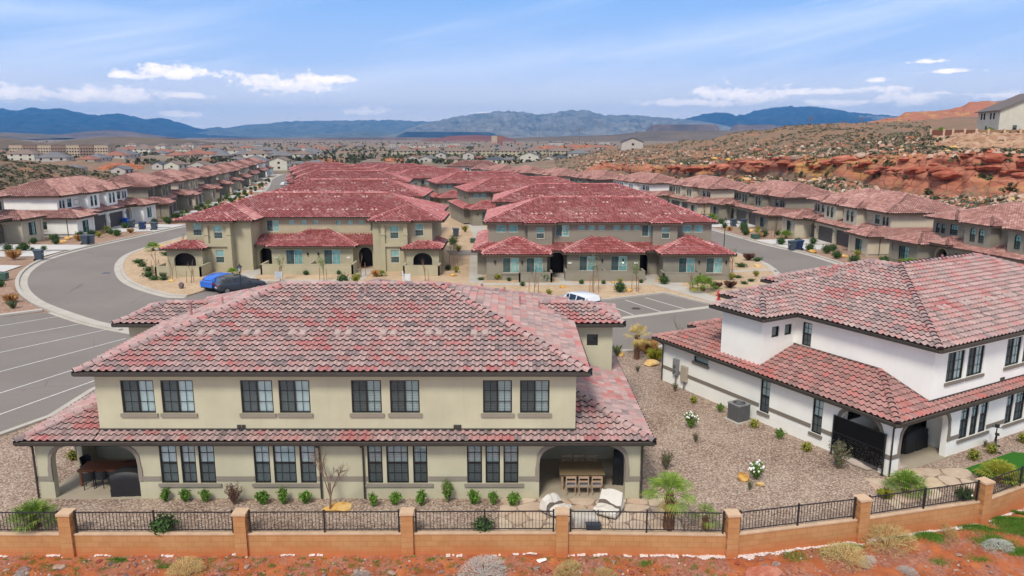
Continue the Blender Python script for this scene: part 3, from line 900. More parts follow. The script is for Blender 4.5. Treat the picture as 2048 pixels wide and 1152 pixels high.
def land(px, s):
    x, y, z = tprof(px, s); hn = hillness(px, s)
    if hn > 0:
        k = min(1.0, y/250); q = Vector((x*.045, y*.045, 0))
        z += hn * noise.fractal(q, 1.0, 2.0, 4) * (1.6 if s > 5.2 or px < 300 else .9) * (1 if y < 500 else 1.6)
        if px > 1100 and 3.75 < s < 5.6:
            # broken sandstone ledges: push blocks in and out along the face
            vv = noise.voronoi(Vector((x*.085, z*.22, y*.02)))[0]
            blk = (vv[1]-vv[0]); r = noise.noise(Vector((x*.03, 5.2, z*.05)))
            e = math.sin(math.pi * min(1, max(0, (s-3.75)/1.85)))
            push = (min(blk, .4)*6.5 + r*7 + noise.fractal(Vector((x*.25, y*.1, z*.6)), 1, 2, 3)*1.3) * e * hn
            x -= push * x/math.hypot(x, y) * .9; y -= push * y/math.hypot(x, y) * .9
            z += noise.noise(Vector((x*.3, y*.3, z*.3))) * .5 * hn
        elif px > 1100 and s >= 5.6:
            led = noise.noise(Vector((x*.02, y*.07, 3.3))); kk = min(1, max(0, (1868-px)/40))
            if px > 1840 and s < 9: z = tprof(px, s)[2]*(1-kk) + z*kk
            z += kk * hn * math.floor(led*4)/4 * 1.4
    elif y > 320 and s < 12:
        z += noise.fractal(Vector((x*.004, y*.004, 1)), 1, 2, 3) * min(2.2, (y-320)*.004)
    return Vector((x, y, z))
def terrain():
    pxs = list(range(-1200, -60, 40)) + list(range(-60, 1100, 9)) + list(range(1100, 2110, 4)) + list(range(2110, 3400, 40))
    div = [2, 4, 6, 8, 22, 8, 10, 14, 22, 40, 22, 30]
    ss = []
    for i, d_ in enumerate(div): ss += [i + k/d_ for k in range(d_)]
    ss.append(12.0)
    vs = []; cols = []
    for px in pxs:
        for s in ss:
            p = land(px, s); vs.append(tuple(p))
            hn = hillness(px, s)
            rock = 0
            if px > 1100: rock = max(0, 1-abs(s-4.65)/(.55 + .5*min(1, max(0, (px-1480)/200))))*hn
            mesa = hn*(.55 if (px > 1690 and 9.82 < s < 9.96) else 0)
            cols.append((max(rock, mesa), hn, min(1, max(0, (p.y-280)/60)), 1))
    n = len(ss); fs = []
    for i in range(len(pxs)-1):
        for j in range(n-1):
            a = i*n+j; fs.append((a, a+n, a+n+1, a+1))
    me = bpy.data.meshes.new('ground'); me.from_pydata(vs, [], fs)
    ca = me.color_attributes.new('zone', 'FLOAT_COLOR', 'POINT')
    ca.data.foreach_set('color', [c for q in cols for c in q])
    me.polygons.foreach_set('use_smooth', [True]*len(fs))
    n_ = NT('desert ground'); co = n_.pos()
    at = n_.node('ShaderNodeAttribute', attribute_name='zone'); zr, zg, zb = n_.sep(at.outputs['Vector'])
    yard = n_.ramp(n_.noise(.25, co, 4), [(.3,(.33,.20,.14)), (.7,(.46,.31,.22))])
    yard = n_.mix(.4, yard, n_.ramp(n_.sep(n_.voro(9, co, out='Color'))[0], [(0,(.25,.15,.11)), (1,(.55,.40,.30))]))
    soil = n_.ramp(n_.noise(.09, co, 6, .65), [(.28,(.19,.145,.105)), (.46,(.27,.18,.125)), (.60,(.36,.18,.11)), (.74,(.32,.25,.18))])
    soil = n_.mix(n_.ramp(n_.noise(.9, co, 4, .7), [(.48,0.0),(.62,.75)]), soil, (.17,.14,.085))
    lay = n_.noise(1, n_.pos((.05,.05,1.1)), 5, .7)
    ro = n_.ramp(lay, [(.25,(.20,.08,.055)), (.42,(.40,.14,.085)), (.55,(.50,.21,.13)), (.68,(.34,.11,.07)), (.8,(.56,.32,.22))])
    yel = n_.ramp(n_.noise(.045, co, 4, .6), [(.52, 0.0), (.62, .85)])
    ro = n_.mix(yel, ro, n_.ramp(lay, [(.3,(.42,.22,.07)), (.7,(.66,.42,.16))]))
    ro = n_.mix(n_.ramp(n_.voro(.35, co, feature='DISTANCE_TO_EDGE'), [(.0,.75), (.05,0.0)]), ro, (.12,.05,.035))
    plain = n_.ramp(n_.noise(.006, n_.pos((.5,1.6,1)), 6, .7), [(.3,(.17,.13,.095)), (.45,(.27,.20,.145)), (.56,(.22,.165,.12)), (.64,(.46,.17,.08)), (.72,(.30,.22,.16))])
    plain = n_.mix(.6, plain, n_.ramp(n_.noise(.05, co, 5, .75), [(.4,(.13,.11,.075)), (.6,(.36,.27,.20))]))
    c = n_.mix(zb, yard, plain); c = n_.mix(zg, c, soil); c = n_.mix(n_.ramp(n_.math('ADD', zr, n_.math('MULTIPLY', n_.math('SUBTRACT', n_.noise(.4, co, 4), .5), .7)), [(.38,0.0),(.55,1.0)]), c, ro)
    n_.bump(n_.noise(1.2, co, 6, .7), .9, .5)
    me.materials.append(n_.fin(c, .95, .1))
    o = bpy.data.objects.new('ground', me); COL.objects.link(o); tag(o, kind='structure'); return o
terrain()

# ---------------------------------------------------------------- streets
innerL = [(-31.2,69.3),(-32.7,69.5),(-34.5,70.8),(-38,73.8),(-41.6,78),(-45.3,84.1),(-48,89.7),(-50.5,96.4),(-51.6,104),(-52,115),(-53,150),(-60,185),(-68,215),(-76,247),(-91,300),(-105,350),(-112,392)]
innerR = [(19.4,66.2),(22.3,68.0),(26,72),(28.8,78),(30.1,84.8),(30.5,90.4),(29.6,98),(28,110),(26.5,135),(21,160),(13,185),(4,210),(-5,236),(-14,262),(-28,298),(-42,340),(-55,385)]
innerL[1:] = smooth_line(innerL[1:], it=2); innerR = smooth_line(innerR, it=2)
bay = [(18.3,65.6),(14.9,70.8),(9,67.9),(1.5,65.0),(-3,68.5),(-16,70.5),(-20,76.3),(-29.3,76.2)]
island = bay[::-1] ; island = innerL[::-1] + bay[::-1] + innerR
outerL = [(-30.9,56.9),(-33.5,58.35),(-35.3,59.5),(-40.1,63.25),(-44.1,66.6),(-48.5,71.5),(-52.5,77.2),(-56.2,84.1),(-59.2,93.1),(-60.2,102.8),(-60,114),(-60,127),(-60,150),(-66,183),(-74,214),(-83,246),(-98,300),(-114,352),(-121,395)]
outerR = [(52,50),(47,60),(42.5,70),(39.9,80),(39.5,90),(39.3,97),(37.3,106),(36,120),(34.2,138),(29.5,163),(21.5,188),(12.5,213),(3.5,239),(-5.5,265),(-19,301),(-33,343),(-45,390)]
outerLs = smooth_line(outerL, it=2); outerRs = smooth_line(outerR, it=2)
lotedge = [(-30.9,56.9),(-24.6,47),(-25.3,42.6),(-25.2,38.3),(-26.3,35.7),(-28,32)]
road = outerLs[::-1] + [(-30.9,56.9),(-26,55.2),(-20,54.2),(-8,51.2),(2,50.2),(8.6,51.0),(14,53.4),(30,62),(40,58),(52,50)] + outerRs[1:]
sheet('road', road + [(-83,398)], .0, MAT['asphalt'])
lot = [(-28,30),(-26.3,35.7),(-25.2,38.3),(-25.1,42.6),(-24.2,50),(-20,54.2),(-26,55.2),(-30.9,56.9),(-35.3,59.5),(-40.1,63.25),(-43.6,61.24),(-50,55.5),(-60,46),(-60,30)]
sheet('parking_lot', lot, -.006, MAT['asphalt'])
sheet('planted_island', island, .13, MAT['gravel_l'], edge=.2)
kb = MB()
strip(kb, innerL, 0, .32, -.05, .155); strip(kb, innerL, 0, -.62, -.05, .010) if False else None
kb2 = MB(); strip(kb2, innerL, -.32, .02, -.05, .152); strip(kb2, innerL, .02, .62, -.02, .009)
kb2.build('kerb', MAT['conc'], kind='structure')
kb3 = MB(); strip(kb3, innerR, -.02, .30, -.05, .152); strip(kb3, innerR, -.62, -.02, -.02, .009); kb3.build('kerb', MAT['conc'], kind='structure')
kb4 = MB(); strip(kb4, bay[:6], -.15, .15, -.05, .158); kb4.build('kerb', MAT['conc'], kind='structure')
k5 = MB(); strip(k5, outerLs, 0, .35, -.05, .15); strip(k5, outerLs, -.75, 0, -.02, .009); k5.build('kerb', MAT['conc'], kind='structure')
k6 = MB(); strip(k6, outerRs, -.35, 0, -.05, .15); strip(k6, outerRs, 0, .7, -.02, .009); k6.build('kerb', MAT['conc'], kind='structure')
k7 = MB(); strip(k7, [(-19,53.9),(-8,51.2),(2,50.2),(8.6,51.0),(14,53.4),(29,61.4)], -.2, .15, -.03, .12); k7.build('kerb', MAT['conc'], kind='structure')
k8 = MB(); strip(k8, lotedge[1:], -.25, .10, -.05, .12); k8.build('kerb', MAT['conc'], kind='structure')
# concrete swales between bays and carriageway
k9 = MB(); strip(k9, smooth_line([(-26,54.6),(-30.9,56.9),(-35.3,59.5),(-40.1,63.25)]), -.65, .65, -.02, .012); strip(k9, [(5,59.2),(9.4,60.9),(18.6,65.4)], -.35, .35, -.02, .012); k9.build('swale', MAT['conc'], kind='structure')
k10 = MB(); strip(k10, [(-60,46.6),(-50,56.0),(-43.7,61.7),(-41.5,63.6)], -.3, .3, -.03, .14); k10.build('kerb', MAT['conc'], kind='structure')
MAT['paint'] = flat('white road paint', (.62,.61,.58), .7, var=.2, nsc=6)
m = MB()
for a, b in (((-43.5,55.9),(-38.62,61.6)), ((-40.98,52.1),(-35.3,59.0)), ((-38.3,47.9),(-32.1,57.3)), ((-35.3,42.7),(-29.4,54.4)), ((-32.6,37.4),(-26.6,52.5)), ((-31,31.2),(-26.1,45.1))):
    d_ = (Vector(b)-Vector(a)).normalized(); nrm = Vector((-d_.y, d_.x))*.06
    m.add([(a[0]-nrm.x,a[1]-nrm.y,.006), (a[0]+nrm.x,a[1]+nrm.y,.006), (b[0]+nrm.x,b[1]+nrm.y,.006), (b[0]-nrm.x,b[1]-nrm.y,.006)], [(0,1,2,3)])
for a, b in (((10.64,67.9),(13.09,63.07)), ((12.7,68.95),(15.42,64.21)), ((8.1,67.2),(10.46,61.96)), ((5.6,66.4),(7.9,60.8))):
    d_ = (Vector(b)-Vector(a)).normalized(); nrm = Vector((-d_.y, d_.x))*.06
    m.add([(a[0]-nrm.x,a[1]-nrm.y,.006), (a[0]+nrm.x,a[1]+nrm.y,.006), (b[0]+nrm.x,b[1]+nrm.y,.006), (b[0]-nrm.x,b[1]-nrm.y,.006)], [(0,1,2,3)])
m.build('road_marking', MAT['paint'], kind='structure')
# manholes
for (x, y), ml in ((G(212,546),'in the left road bend'), (G(1272,617),'in the parking bay before the taupe block'), (GS(1490,478),'in the right street')):
    mh = MB(); mh.cyl((x,y,gz(y)-.03), (x,y,gz(y)+.009), .42, .42, 16); mh.build('manhole_cover', MAT['gutter'], label='round iron manhole cover '+ml, cat='manhole cover', group='manhole covers')
# footpaths on the island
def path(ps, name='footpath', off=.137):
    sheet(name, ps, off, MAT['conc'])
P_ = lambda *a: [G(p[0], p[1], .13) for p in a]
path(P_((938,566),(966,566),(958,505),(940,507)))
sheet('service_lane', [(-8.0,94.5),(-2.6,94.5),(-2.2,99.6),(-9,99.6)], .139, MAT['asphalt'])
path([(-4.6,100),(-2.7,100),(-4.6,132),(-8.6,160),(-12,160),(-7.4,130)])
path([(-3.4,74.2),(17.6,74.6),(17.8,75.7),(-3.4,75.4)])
path([(5.0,75.4),(6.4,75.4),(5.9,81.2),(4.4,81.2)], off=.141)
path([(14.7,75.6),(17.2,74.4),(18.9,70.6),(19.6,67.2),(18.5,66.0),(16.6,70.2),(15.1,73.4),(13.9,75.7),(14.6,81.5),(16.6,81.5)], off=.1455)
path([(-30,78.3),(-28.2,76.0),(-26.6,76.4),(-28.0,79.0),(-27.6,84),(-30.2,84)], off=.143)
path([(-17.6,77.2),(-15.8,77.2),(-15.8,84),(-17.4,84)])
path([(-28.4,76.25),(-17.9,76.3),(-17.9,77.4),(-28.4,77.3)], off=.139)
path([(23.5,81.5),(30.2,82.8),(30.4,83.8),(23.5,82.6)])
path([(-31.8,84.6),(-50.0,101.5),(-50.9,103.0),(-31.8,86.5)])
# ---------------------------------------------------------------- gardens of the two nearest blocks
FENCE = [(-33.0,26.06),(-23.6,26.06),(-17.10,26.06),(-10.42,26.08),(-4.03,26.12),(1.93,26.16),(8.44,26.0),(13.98,27.20),(19.8,28.70),(24.6,31.2),(30,34.6)]
yardp = [(p[0], p[1]+.05) for p in FENCE] + [(60,52),(52,50.2),(40,58.2),(30,62.2),(14,53.6),(8.6,51.2),(2,50.4),(-8,51.4),(-20,54.4),(-24.3,50),(-25.1,42.6),(-25.2,38.3),(-26.3,35.7),(-28,32),(-29.5,29.8),(-33,29.8)]
sheet('gravel_yard', yardp, .004, MAT['gravel'])
base = sheet('open_ground', [(-90,8),(90,8),(90,58),(52,58),(30,62),(-20,60),(-90,58)], -1.3, MAT['gravel_r'])
sheet('patio_slab', [(-20,28.95),(-15.0,28.95),(-15.0,32.9),(-20,32.9)], .03, MAT['patio'], edge=.1)
sheet('patio_slab', [(.4,28.95),(5.4,28.95),(5.4,32.9),(.4,32.9)], .03, MAT['patio'], edge=.1)
def BL(x, y):
    a = R(29); return (17.02 + x*math.cos(a) - y*math.sin(a), 31.05 + x*math.sin(a) + y*math.cos(a))
sheet('patio_slab', [BL(-.05,-.05), BL(5,-.05), BL(5,3.9), BL(-.05,3.9)], .03, MAT['patio'], edge=.1)
def turfmat():
    n = NT('artificial turf'); co = n.pos()
    c = n.ramp(n.noise(30, co, 3), [(.3,(.03,.12,.015)), (.7,(.06,.22,.03))])
    n.bump(n.noise(120, co, 2), .6, .03); return n.fin(c, .9, .1)
MAT['turf'] = turfmat()
sheet('artificial_lawn', [(20.95,31.85),(24.4,33.7),(26.5,33.0),(23.4,30.75),(22.2,30.15),(21.2,30.7)], .035, MAT['turf'])
# flagstones: irregular slabs cut by perpendicular bisectors
def flagstones(name, cx, cy, rx, ry, n, seed, ang=0, keep=None):
    rr = random.Random(seed); pts = []
    while len(pts) < n:
        p = (cx + rr.uniform(-rx, rx), cy + rr.uniform(-ry, ry))
        if all((p[0]-q[0])**2 + (p[1]-q[1])**2 > .42 for q in pts) or rr.random() < .01: pts.append(p)
    mb = MB()
    for i, p in enumerate(pts):
        if keep and not keep(*p): continue
        poly = [(cx-rx, cy-ry, 0), (cx+rx, cy-ry, 0), (cx+rx, cy+ry, 0), (cx-rx, cy+ry, 0)]
        E = []
        for j, q in enumerate(pts):
            if j == i: continue
            dx, dy = p[0]-q[0], p[1]-q[1]; L = math.hypot(dx, dy)
            if L > 3: continue
            mx, my = (p[0]+q[0])/2, (p[1]+q[1])/2
            E.append((dx/L, dy/L, -(dx*mx+dy*my)/L - .035))
        q = clip(poly, E)
        if q and len(q) >= 3:
            qq = smooth_line([(a[0] + rr.uniform(-.03,.03), a[1] + rr.uniform(-.03,.03)) for a in q], True, 1)
            zt = .028 + rr.uniform(0, .012)
            mb.add([(a[0], a[1], -.02) for a in qq] + [(a[0], a[1], zt) for a in qq],
                   [tuple(range(len(qq), 2*len(qq)))] + [(k, (k+1) % len(qq), len(qq)+(k+1) % len(qq), len(qq)+k) for k in range(len(qq))])
    return mb.build(name, MAT['flag'], kind='structure')
def flagmat():
    n = NT('sandstone flags'); co = n.pos()
    c = n.ramp(n.island(), [(0,(.50,.36,.25)), (.3,(.62,.50,.38)), (.55,(.54,.36,.26)), (.8,(.66,.56,.45)), (1,(.60,.46,.27))])
    c = n.mix(.5, c, n.ramp(n.noise(1.5, co, 6, .7), [(.3,(.38,.26,.18)), (.6,(.62,.50,.38)), (.8,(.70,.58,.40))]))
    n.bump(n.noise(8, co, 4), .3, .02); return n.fin(c, .8, .2)
MAT['flag'] = flagmat()
flagstones('flagstone_paving', 3.1, 27.6, 3.6, 1.38, 34, 5)
flagstones('flagstone_paving', 18.4, 30.0, 2.6, 1.9, 26, 9, keep=lambda x, y: (y > 28.2 + (x-14)*.28) and (y < 31.0 + (x-17)*.52) and x < 20.9)

# red slope outside the block wall
def redslope():
    xs = [-40 + i*.22 for i in range(380)]; vs = []; 
    def fy(x):
        for a, b in zip(FENCE, FENCE[1:]):
            if a[0] <= x <= b[0]: return a[1] + (b[1]-a[1])*(x-a[0])/(b[0]-a[0])
        return FENCE[0][1] if x < FENCE[0][0] else FENCE[-1][1] + (x-30)*.65
    rows = [.12, .0, -.15, -.3, -.5, -.7, -.9, -1.15, -1.4, -1.7, -2.0, -2.4, -2.8, -3.3, -4, -5, -6.5, -8, -10, -13, -17]
    for x in xs:
        y0 = fy(x)
        for r in rows:
            y = y0 + r; base_ = -.80 + r*.10 - (.0 if x < 8 else (x-8)*.012)
            q = Vector((x, y, 0)); a = min(1, max(0, -r/.5))
            z = base_ + a*(noise.fractal(q*.7, 1, 2, 4)*.16 + noise.fractal(q*3.1, 1, 2, 3)*.05)
            vs.append((x, y, z))
    n = len(rows); fs = [(i*n+j, i*n+j+1, (i+1)*n+j+1, (i+1)*n+j) for i in range(len(xs)-1) for j in range(n-1)]
    mb = MB(); mb.add(vs, fs)
    n_ = NT('red desert soil'); co = n_.pos()
    c = n_.ramp(n_.noise(1.1, co, 6, .65), [(.3,(.28,.085,.04)), (.48,(.42,.125,.05)), (.62,(.52,.17,.065)), (.74,(.60,.24,.10))])
    c = n_.mix(n_.ramp(n_.noise(.9, co, 5, .65), [(.44,0.0), (.58,.85)]), c, n_.ramp(n_.noise(7, co, 4, .7), [(.35,(.26,.10,.07)), (.65,(.46,.24,.17))]))
    sand = n_.ramp(n_.sep(n_.pos())[0], [(0,0.0),(1,1.0)])
    n_.bump(n_.noise(9, co, 6, .7), .8, .08)
    o = mb.build('red_soil', n_.fin(c, .95, .08), smooth=True, kind='structure')
    return fy
fence_y = redslope()
def red_z(x, y):
    r = y - fence_y(x); q = Vector((x, y, 0)); a = min(1, max(0, -r/.5))
    return -.80 + r*.10 - (.0 if x < 8 else (x-8)*.012) + a*(noise.fractal(q*.7, 1, 2, 4)*.16 + noise.fractal(q*3.1, 1, 2, 3)*.05)
MAT['vent_c'] = flat('dusty pink vent tile', (.56,.36,.32), .7)
# ---------------------------------------------------------------- street-front fourplexes of the central island
def lamp_parts(b, Mx, spots, lit=()):
    for i, (u, z) in enumerate(spots):
        m = MB(Mx); m.box(u-.06, u+.06, -.03, .0, z-.12, z+.12); m.cyl((u,-.14,z-.16), (u,-.14,z+.12), .05, .09, 6); m.cyl((u,-.14,z+.12), (u,-.14,z+.2), .11, .02, 6); m.box(u-.015,u+.015,-.14,0,z+.04,z+.07)
        w_ = m.build('wall_lamp', MAT['frame'], b)
        if i in lit:
            q = MB(Mx); q.sphere((u,-.14,z-.2), .055, 8, 5); q.build('bulb', MAT['bulb'], w_)
def emis(name, col, st):
    n = NT(name); n.p.inputs['Emission Color'].default_value = (*col, 1); n.p.inputs['Emission Strength'].default_value = st; return n.mat
MAT['bulb'] = emis('warm lamp bulb', (1,.75,.4), 6)
def patio_wall(b, pts, wm, h=1.0, th=.18, name='patio_wall'):
    m = MB()
    for a, c in zip(pts, pts[1:]):
        a, c = Vector(a), Vector(c); t = (c-a).normalized(); n = Vector((-t.y, t.x))*th/2
        e = t*th/2
        p = [a-e-n, c+e-n, c+e+n, a-e+n]
        m.prism([(q.x, q.y) for q in p], -.3, h)
        p = [a-e*1.3-n*1.25, c+e*1.3-n*1.25, c+e*1.3+n*1.25, a-e*1.3+n*1.25]
        m.prism([(q.x, q.y) for q in p], h, h+.06)
    m.build(name, MAT[wm], b)
def pipes(b, zf, spots, tm='gutter_c'):
    for (x, y, hh) in spots:
        m = MB(); z = zf(x, y); m.cyl((x,y,z-.1), (x,y,z+hh), .06, .06, 6); m.cyl((x,y,z-.05), (x,y,z+.08), .15, .08, 6); m.build('vent_pipe', MAT['mortar'], b)
MAT['plaque'] = flat('white house number plaque', (.75,.75,.72), .5)
def typeD(loc, rz, label, group=None, seg=4, wm='st_d'):
    """local x 0..24.6 front y=0 (upper wall); depth 14; front projections reach y=-3.6"""
    b = empty('townhouse_block', loc, rz, label=label, cat='building', group=group)
    W, Dp = 24.6, 12.4; tr = 'trim_a'; ze = 5.68; T = 'tile_c'
    fx = dict(glass='glass_f', blind='blind_f', frame='frame_w', trim='#'+wm)
    sq = lambda u: (('r', u, u+.75, 4.75, 5.35), 'grid', {'sill': None})
    up = [(('r', .9, 1.95, 4.55, 5.4), 'grid', {'sill': None}), (('r', 2.25, 3.25, 4.55, 5.4), 'grid', {'sill': None}), (('r', 8.15, 9.9, 4.0, 5.35), 'slider', {'sill': None})] + [sq(11.2+.0), sq(12.9), sq(14.4-.0)]
    up = [(('r', .9, 1.95, 4.55, 5.4), 'grid', {'sill': None}), (('r', 2.25, 3.25, 4.55, 5.4), 'grid', {'sill': None}), (('r', 7.4, 8.9, 4.1, 5.4), 'slider', {'sill': None}),
          sq(9.9), sq(11.0), sq(12.1), sq(13.6+.2), sq(14.9), sq(16.0), (('r', 16.9, 18.4, 4.1, 5.4), 'slider', {'sill': None}), (('r', 21.4, 22.4, 4.55, 5.4), 'grid', {'sill': None}), (('r', 22.7, 23.7, 4.55, 5.4), 'grid', {'sill': None})]
    side = [(('r', 2, 3.2, 3.9, 5.2), 'hung', {'sill': None}), (('r', 7, 8.2, 3.9, 5.2), 'hung', {'sill': None}), (('r', 10, 11, 3.9, 5.2), 'hung', {'sill': None})]
    sideb = [(('r', 3.5, 4.5, 3.9, 5.2), 'hung', {'sill': None}), (('r', 8, 9.2, 3.9, 5.2), 'hung', {'sill': None})]
    block(b, 0, W, 0, Dp, 2.6, ze-.1, wm, dict(F=up, R=side, L=sideb, B=up), name='upper_wall', detail=1, **fx)
    for x in (4.3, 18.0):
        block(b, x, x+2.7, -.75, .3, 2.9, ze-.1, wm, dict(F=[(('r', .95, 1.85, 3.95, 5.2), 'hung', {'sur': .1, 'sill': None})]), sides='FRL', name='bay_wall', detail=1, **fx)
        hip(b, x-.45, x+3.15, -1.25, 3.2, ze-.02, PT*1.1, T, seg, sides='FRL', gm='gutter_c', name='bay_roof')
    hip(b, -.5, W+.5, -.5, Dp+.5, ze, PT, T, seg, gm='gutter_c')
    # ground floor
    dr = lambda u: (('a', u, u+1.5, 0, 2.45, 1.75, 2), 'door', {'sur': .15, 'bot': False})
    block(b, -1.2, W+1.0, -.9, Dp+1.6, -.6, 2.66, wm, dict(B=[(('r', 1.5, 6, -.6, 2.1), 'garage'), (('r', 7, 11.5, -.6, 2.1), 'garage')]), sides='RBL', name='lower_wall', detail=1, **fx)
    mb = MB(); Mf = WM(-1.2, -.9, 0)
    d1, d2 = ('a', 8.0, 9.5, 0, 2.45, 1.75, 2), ('a', 17.2, 18.7, 0, 2.45, 1.75, 2)
    wall(mb, Mf, W+2.2, 0, 2.66, [d1, d2], thick=.3)
    mb.M = Matrix(); mb.build('entry_wall', MAT[wm], b)
    for d_ in (d1, d2):
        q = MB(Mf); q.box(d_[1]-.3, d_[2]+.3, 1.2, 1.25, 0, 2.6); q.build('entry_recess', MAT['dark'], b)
        q = MB(Mf); q.box(d_[1]+.25, d_[1]+1.2, 1.12, 1.18, 0, 2.1); q.box(d_[1]+.35,d_[1]+.65,1.1,1.12,.3,1.8); q.box(d_[1]+.8,d_[1]+1.1,1.1,1.12,.3,1.8); q.build('front_door', MAT['door'], b)
        t = MB(Mf); surround(t, d_, .16, .04, False); t.build('arch_surround', MAT[wm], b)
    sl = lambda u: (('r', u, u+1.75, .75, 2.4), 'slider', {'sill': tr, 'sur': .09})
    gl = lambda u: (('r', u, u+1.75, .05, 2.4), 'slider', {'sill': None, 'sur': .09})
    proj = [(-.1, 6.3, [sl(1.7), gl(4.2)]), (8.5, 16.3, [sl(1.3), sl(4.7)]), (18.6, 25.6, [gl(1.6), sl(4.5)])]
    for x0, x1, ops in proj:
        y0 = -4.1 if x0 != 8.5 else -2.9
        block(b, x0, x1, y0, -.8, -.6, 2.66, wm, dict(F=[((o[0][0], o[0][1]-(.0), o[0][2], o[0][3], o[0][4]), o[1], o[2]) for o in ops]), sides='FRL', name='room_wall', detail=1, **fx)
        w_ = x1-x0+1.0
        hip(b, x0-.5, x1+.5, y0-.5, y0-.5+w_+.02, 2.78, PT*1.1, T, seg, sides='FRL', gm='gutter_c', name='room_roof')
        t = MB(WM(x0, y0, 0)); t.box(-.03, x1-x0+.03, -.03, .01, .55, .70); t.build('plaster_band', MAT[wm], b)
        lamp_parts(b, WM(x0, y0, 0), [(.9, 1.9), (3.75 if x0 != 8.5 else 3.6, 1.9)] if x0 < 8 else [(3.75, 1.9), (6.0 if x0 == 8.5 else 6.6, 1.9)], lit=(1,) if x0 == 8.5 and group is None else ())
    hip(b, -1.7, W+1.5, -2.2, Dp+2.1, 2.78, PT, T, seg, gm='gutter_c', name='lower_roof', sides='FRBL') if False else None
    zl = 2.78; yy = -2.0; rr = .9
    plane_roof(b, 'lower_roof', [[(-1.7,yy,zl),(W+1.5,yy,zl),(W+1.5-2,0,zl+2*PT),(-1.7+2,0,zl+2*PT)], [(W+1.5,yy,zl),(W+1.5,Dp+2.1,zl),(W,Dp+.6,zl+.5),(W,-.5,zl+.5)], [(-1.7,Dp+2.1,zl),(-1.7,yy,zl),(0,-.3,zl+.56),(0,Dp+.4,zl+.56)], [(W+1.5,Dp+2.1,zl),(-1.7,Dp+2.1,zl),(-1.7+2,Dp,zl+2*PT),(W+1.5-2,Dp,zl+2*PT)]],
               [((-1.7,yy,zl),(.3,0,zl+2*PT)), ((W+1.5,yy,zl),(W-.5,0,zl+2*PT))], [((-1.7,yy,zl),(W+1.5,yy,zl),(0,-1)), ((W+1.5,yy,zl),(W+1.5,Dp+2.1,zl),(1,0)), ((-1.7,Dp+2.1,zl),(-1.7,yy,zl),(-1,0))], T, seg, 'gutter_c', split=True)
    q = MB()
    q.box(8.6-.0, 9.0, -2.96, -2.9, 1.55, 1.72); q.box(15.7, 16.1, -2.96, -2.9, 1.55, 1.72); q.build('number_plaque', MAT['plaque'], b)
    patio_wall(b, [(3.4,-4.0),(3.4,-5.3),(6.7,-5.3),(6.7,-3.9)], wm)
    patio_wall(b, [(8.3,-3.0),(8.3,-4.6),(16.5,-4.6),(16.5,-3.0)], wm); patio_wall(b, [(12.4,-4.5),(12.4,-3.0)], wm)
    patio_wall(b, [(18.4,-3.9),(18.4,-5.4),(22.2,-5.4),(22.2,-4.2)], wm)
    zf = lambda x, y: ze + PT*min(x+.5, W+.5-x, y+.5, Dp+.5-y)
    pipes(b, zf, [(6,4.5,.4), (12,5.4,.3), (18,4.9,.5), (15,7.5,.4)])
    v = []
    for i in range(12):
        for dx in (0, .45):
            x = 3.2 + i*1.66 + dx; y = 1.6 if i % 3 else 4.6
            m = MB(Matrix.Translation((x, y, zf(x, y))) @ Matrix.Rotation(math.atan(PT), 4, 'X')); m.box(-.13, .13, -.15, .15, .05, .125); m.build('tile_vent', MAT['vent_c'], b)
    return b

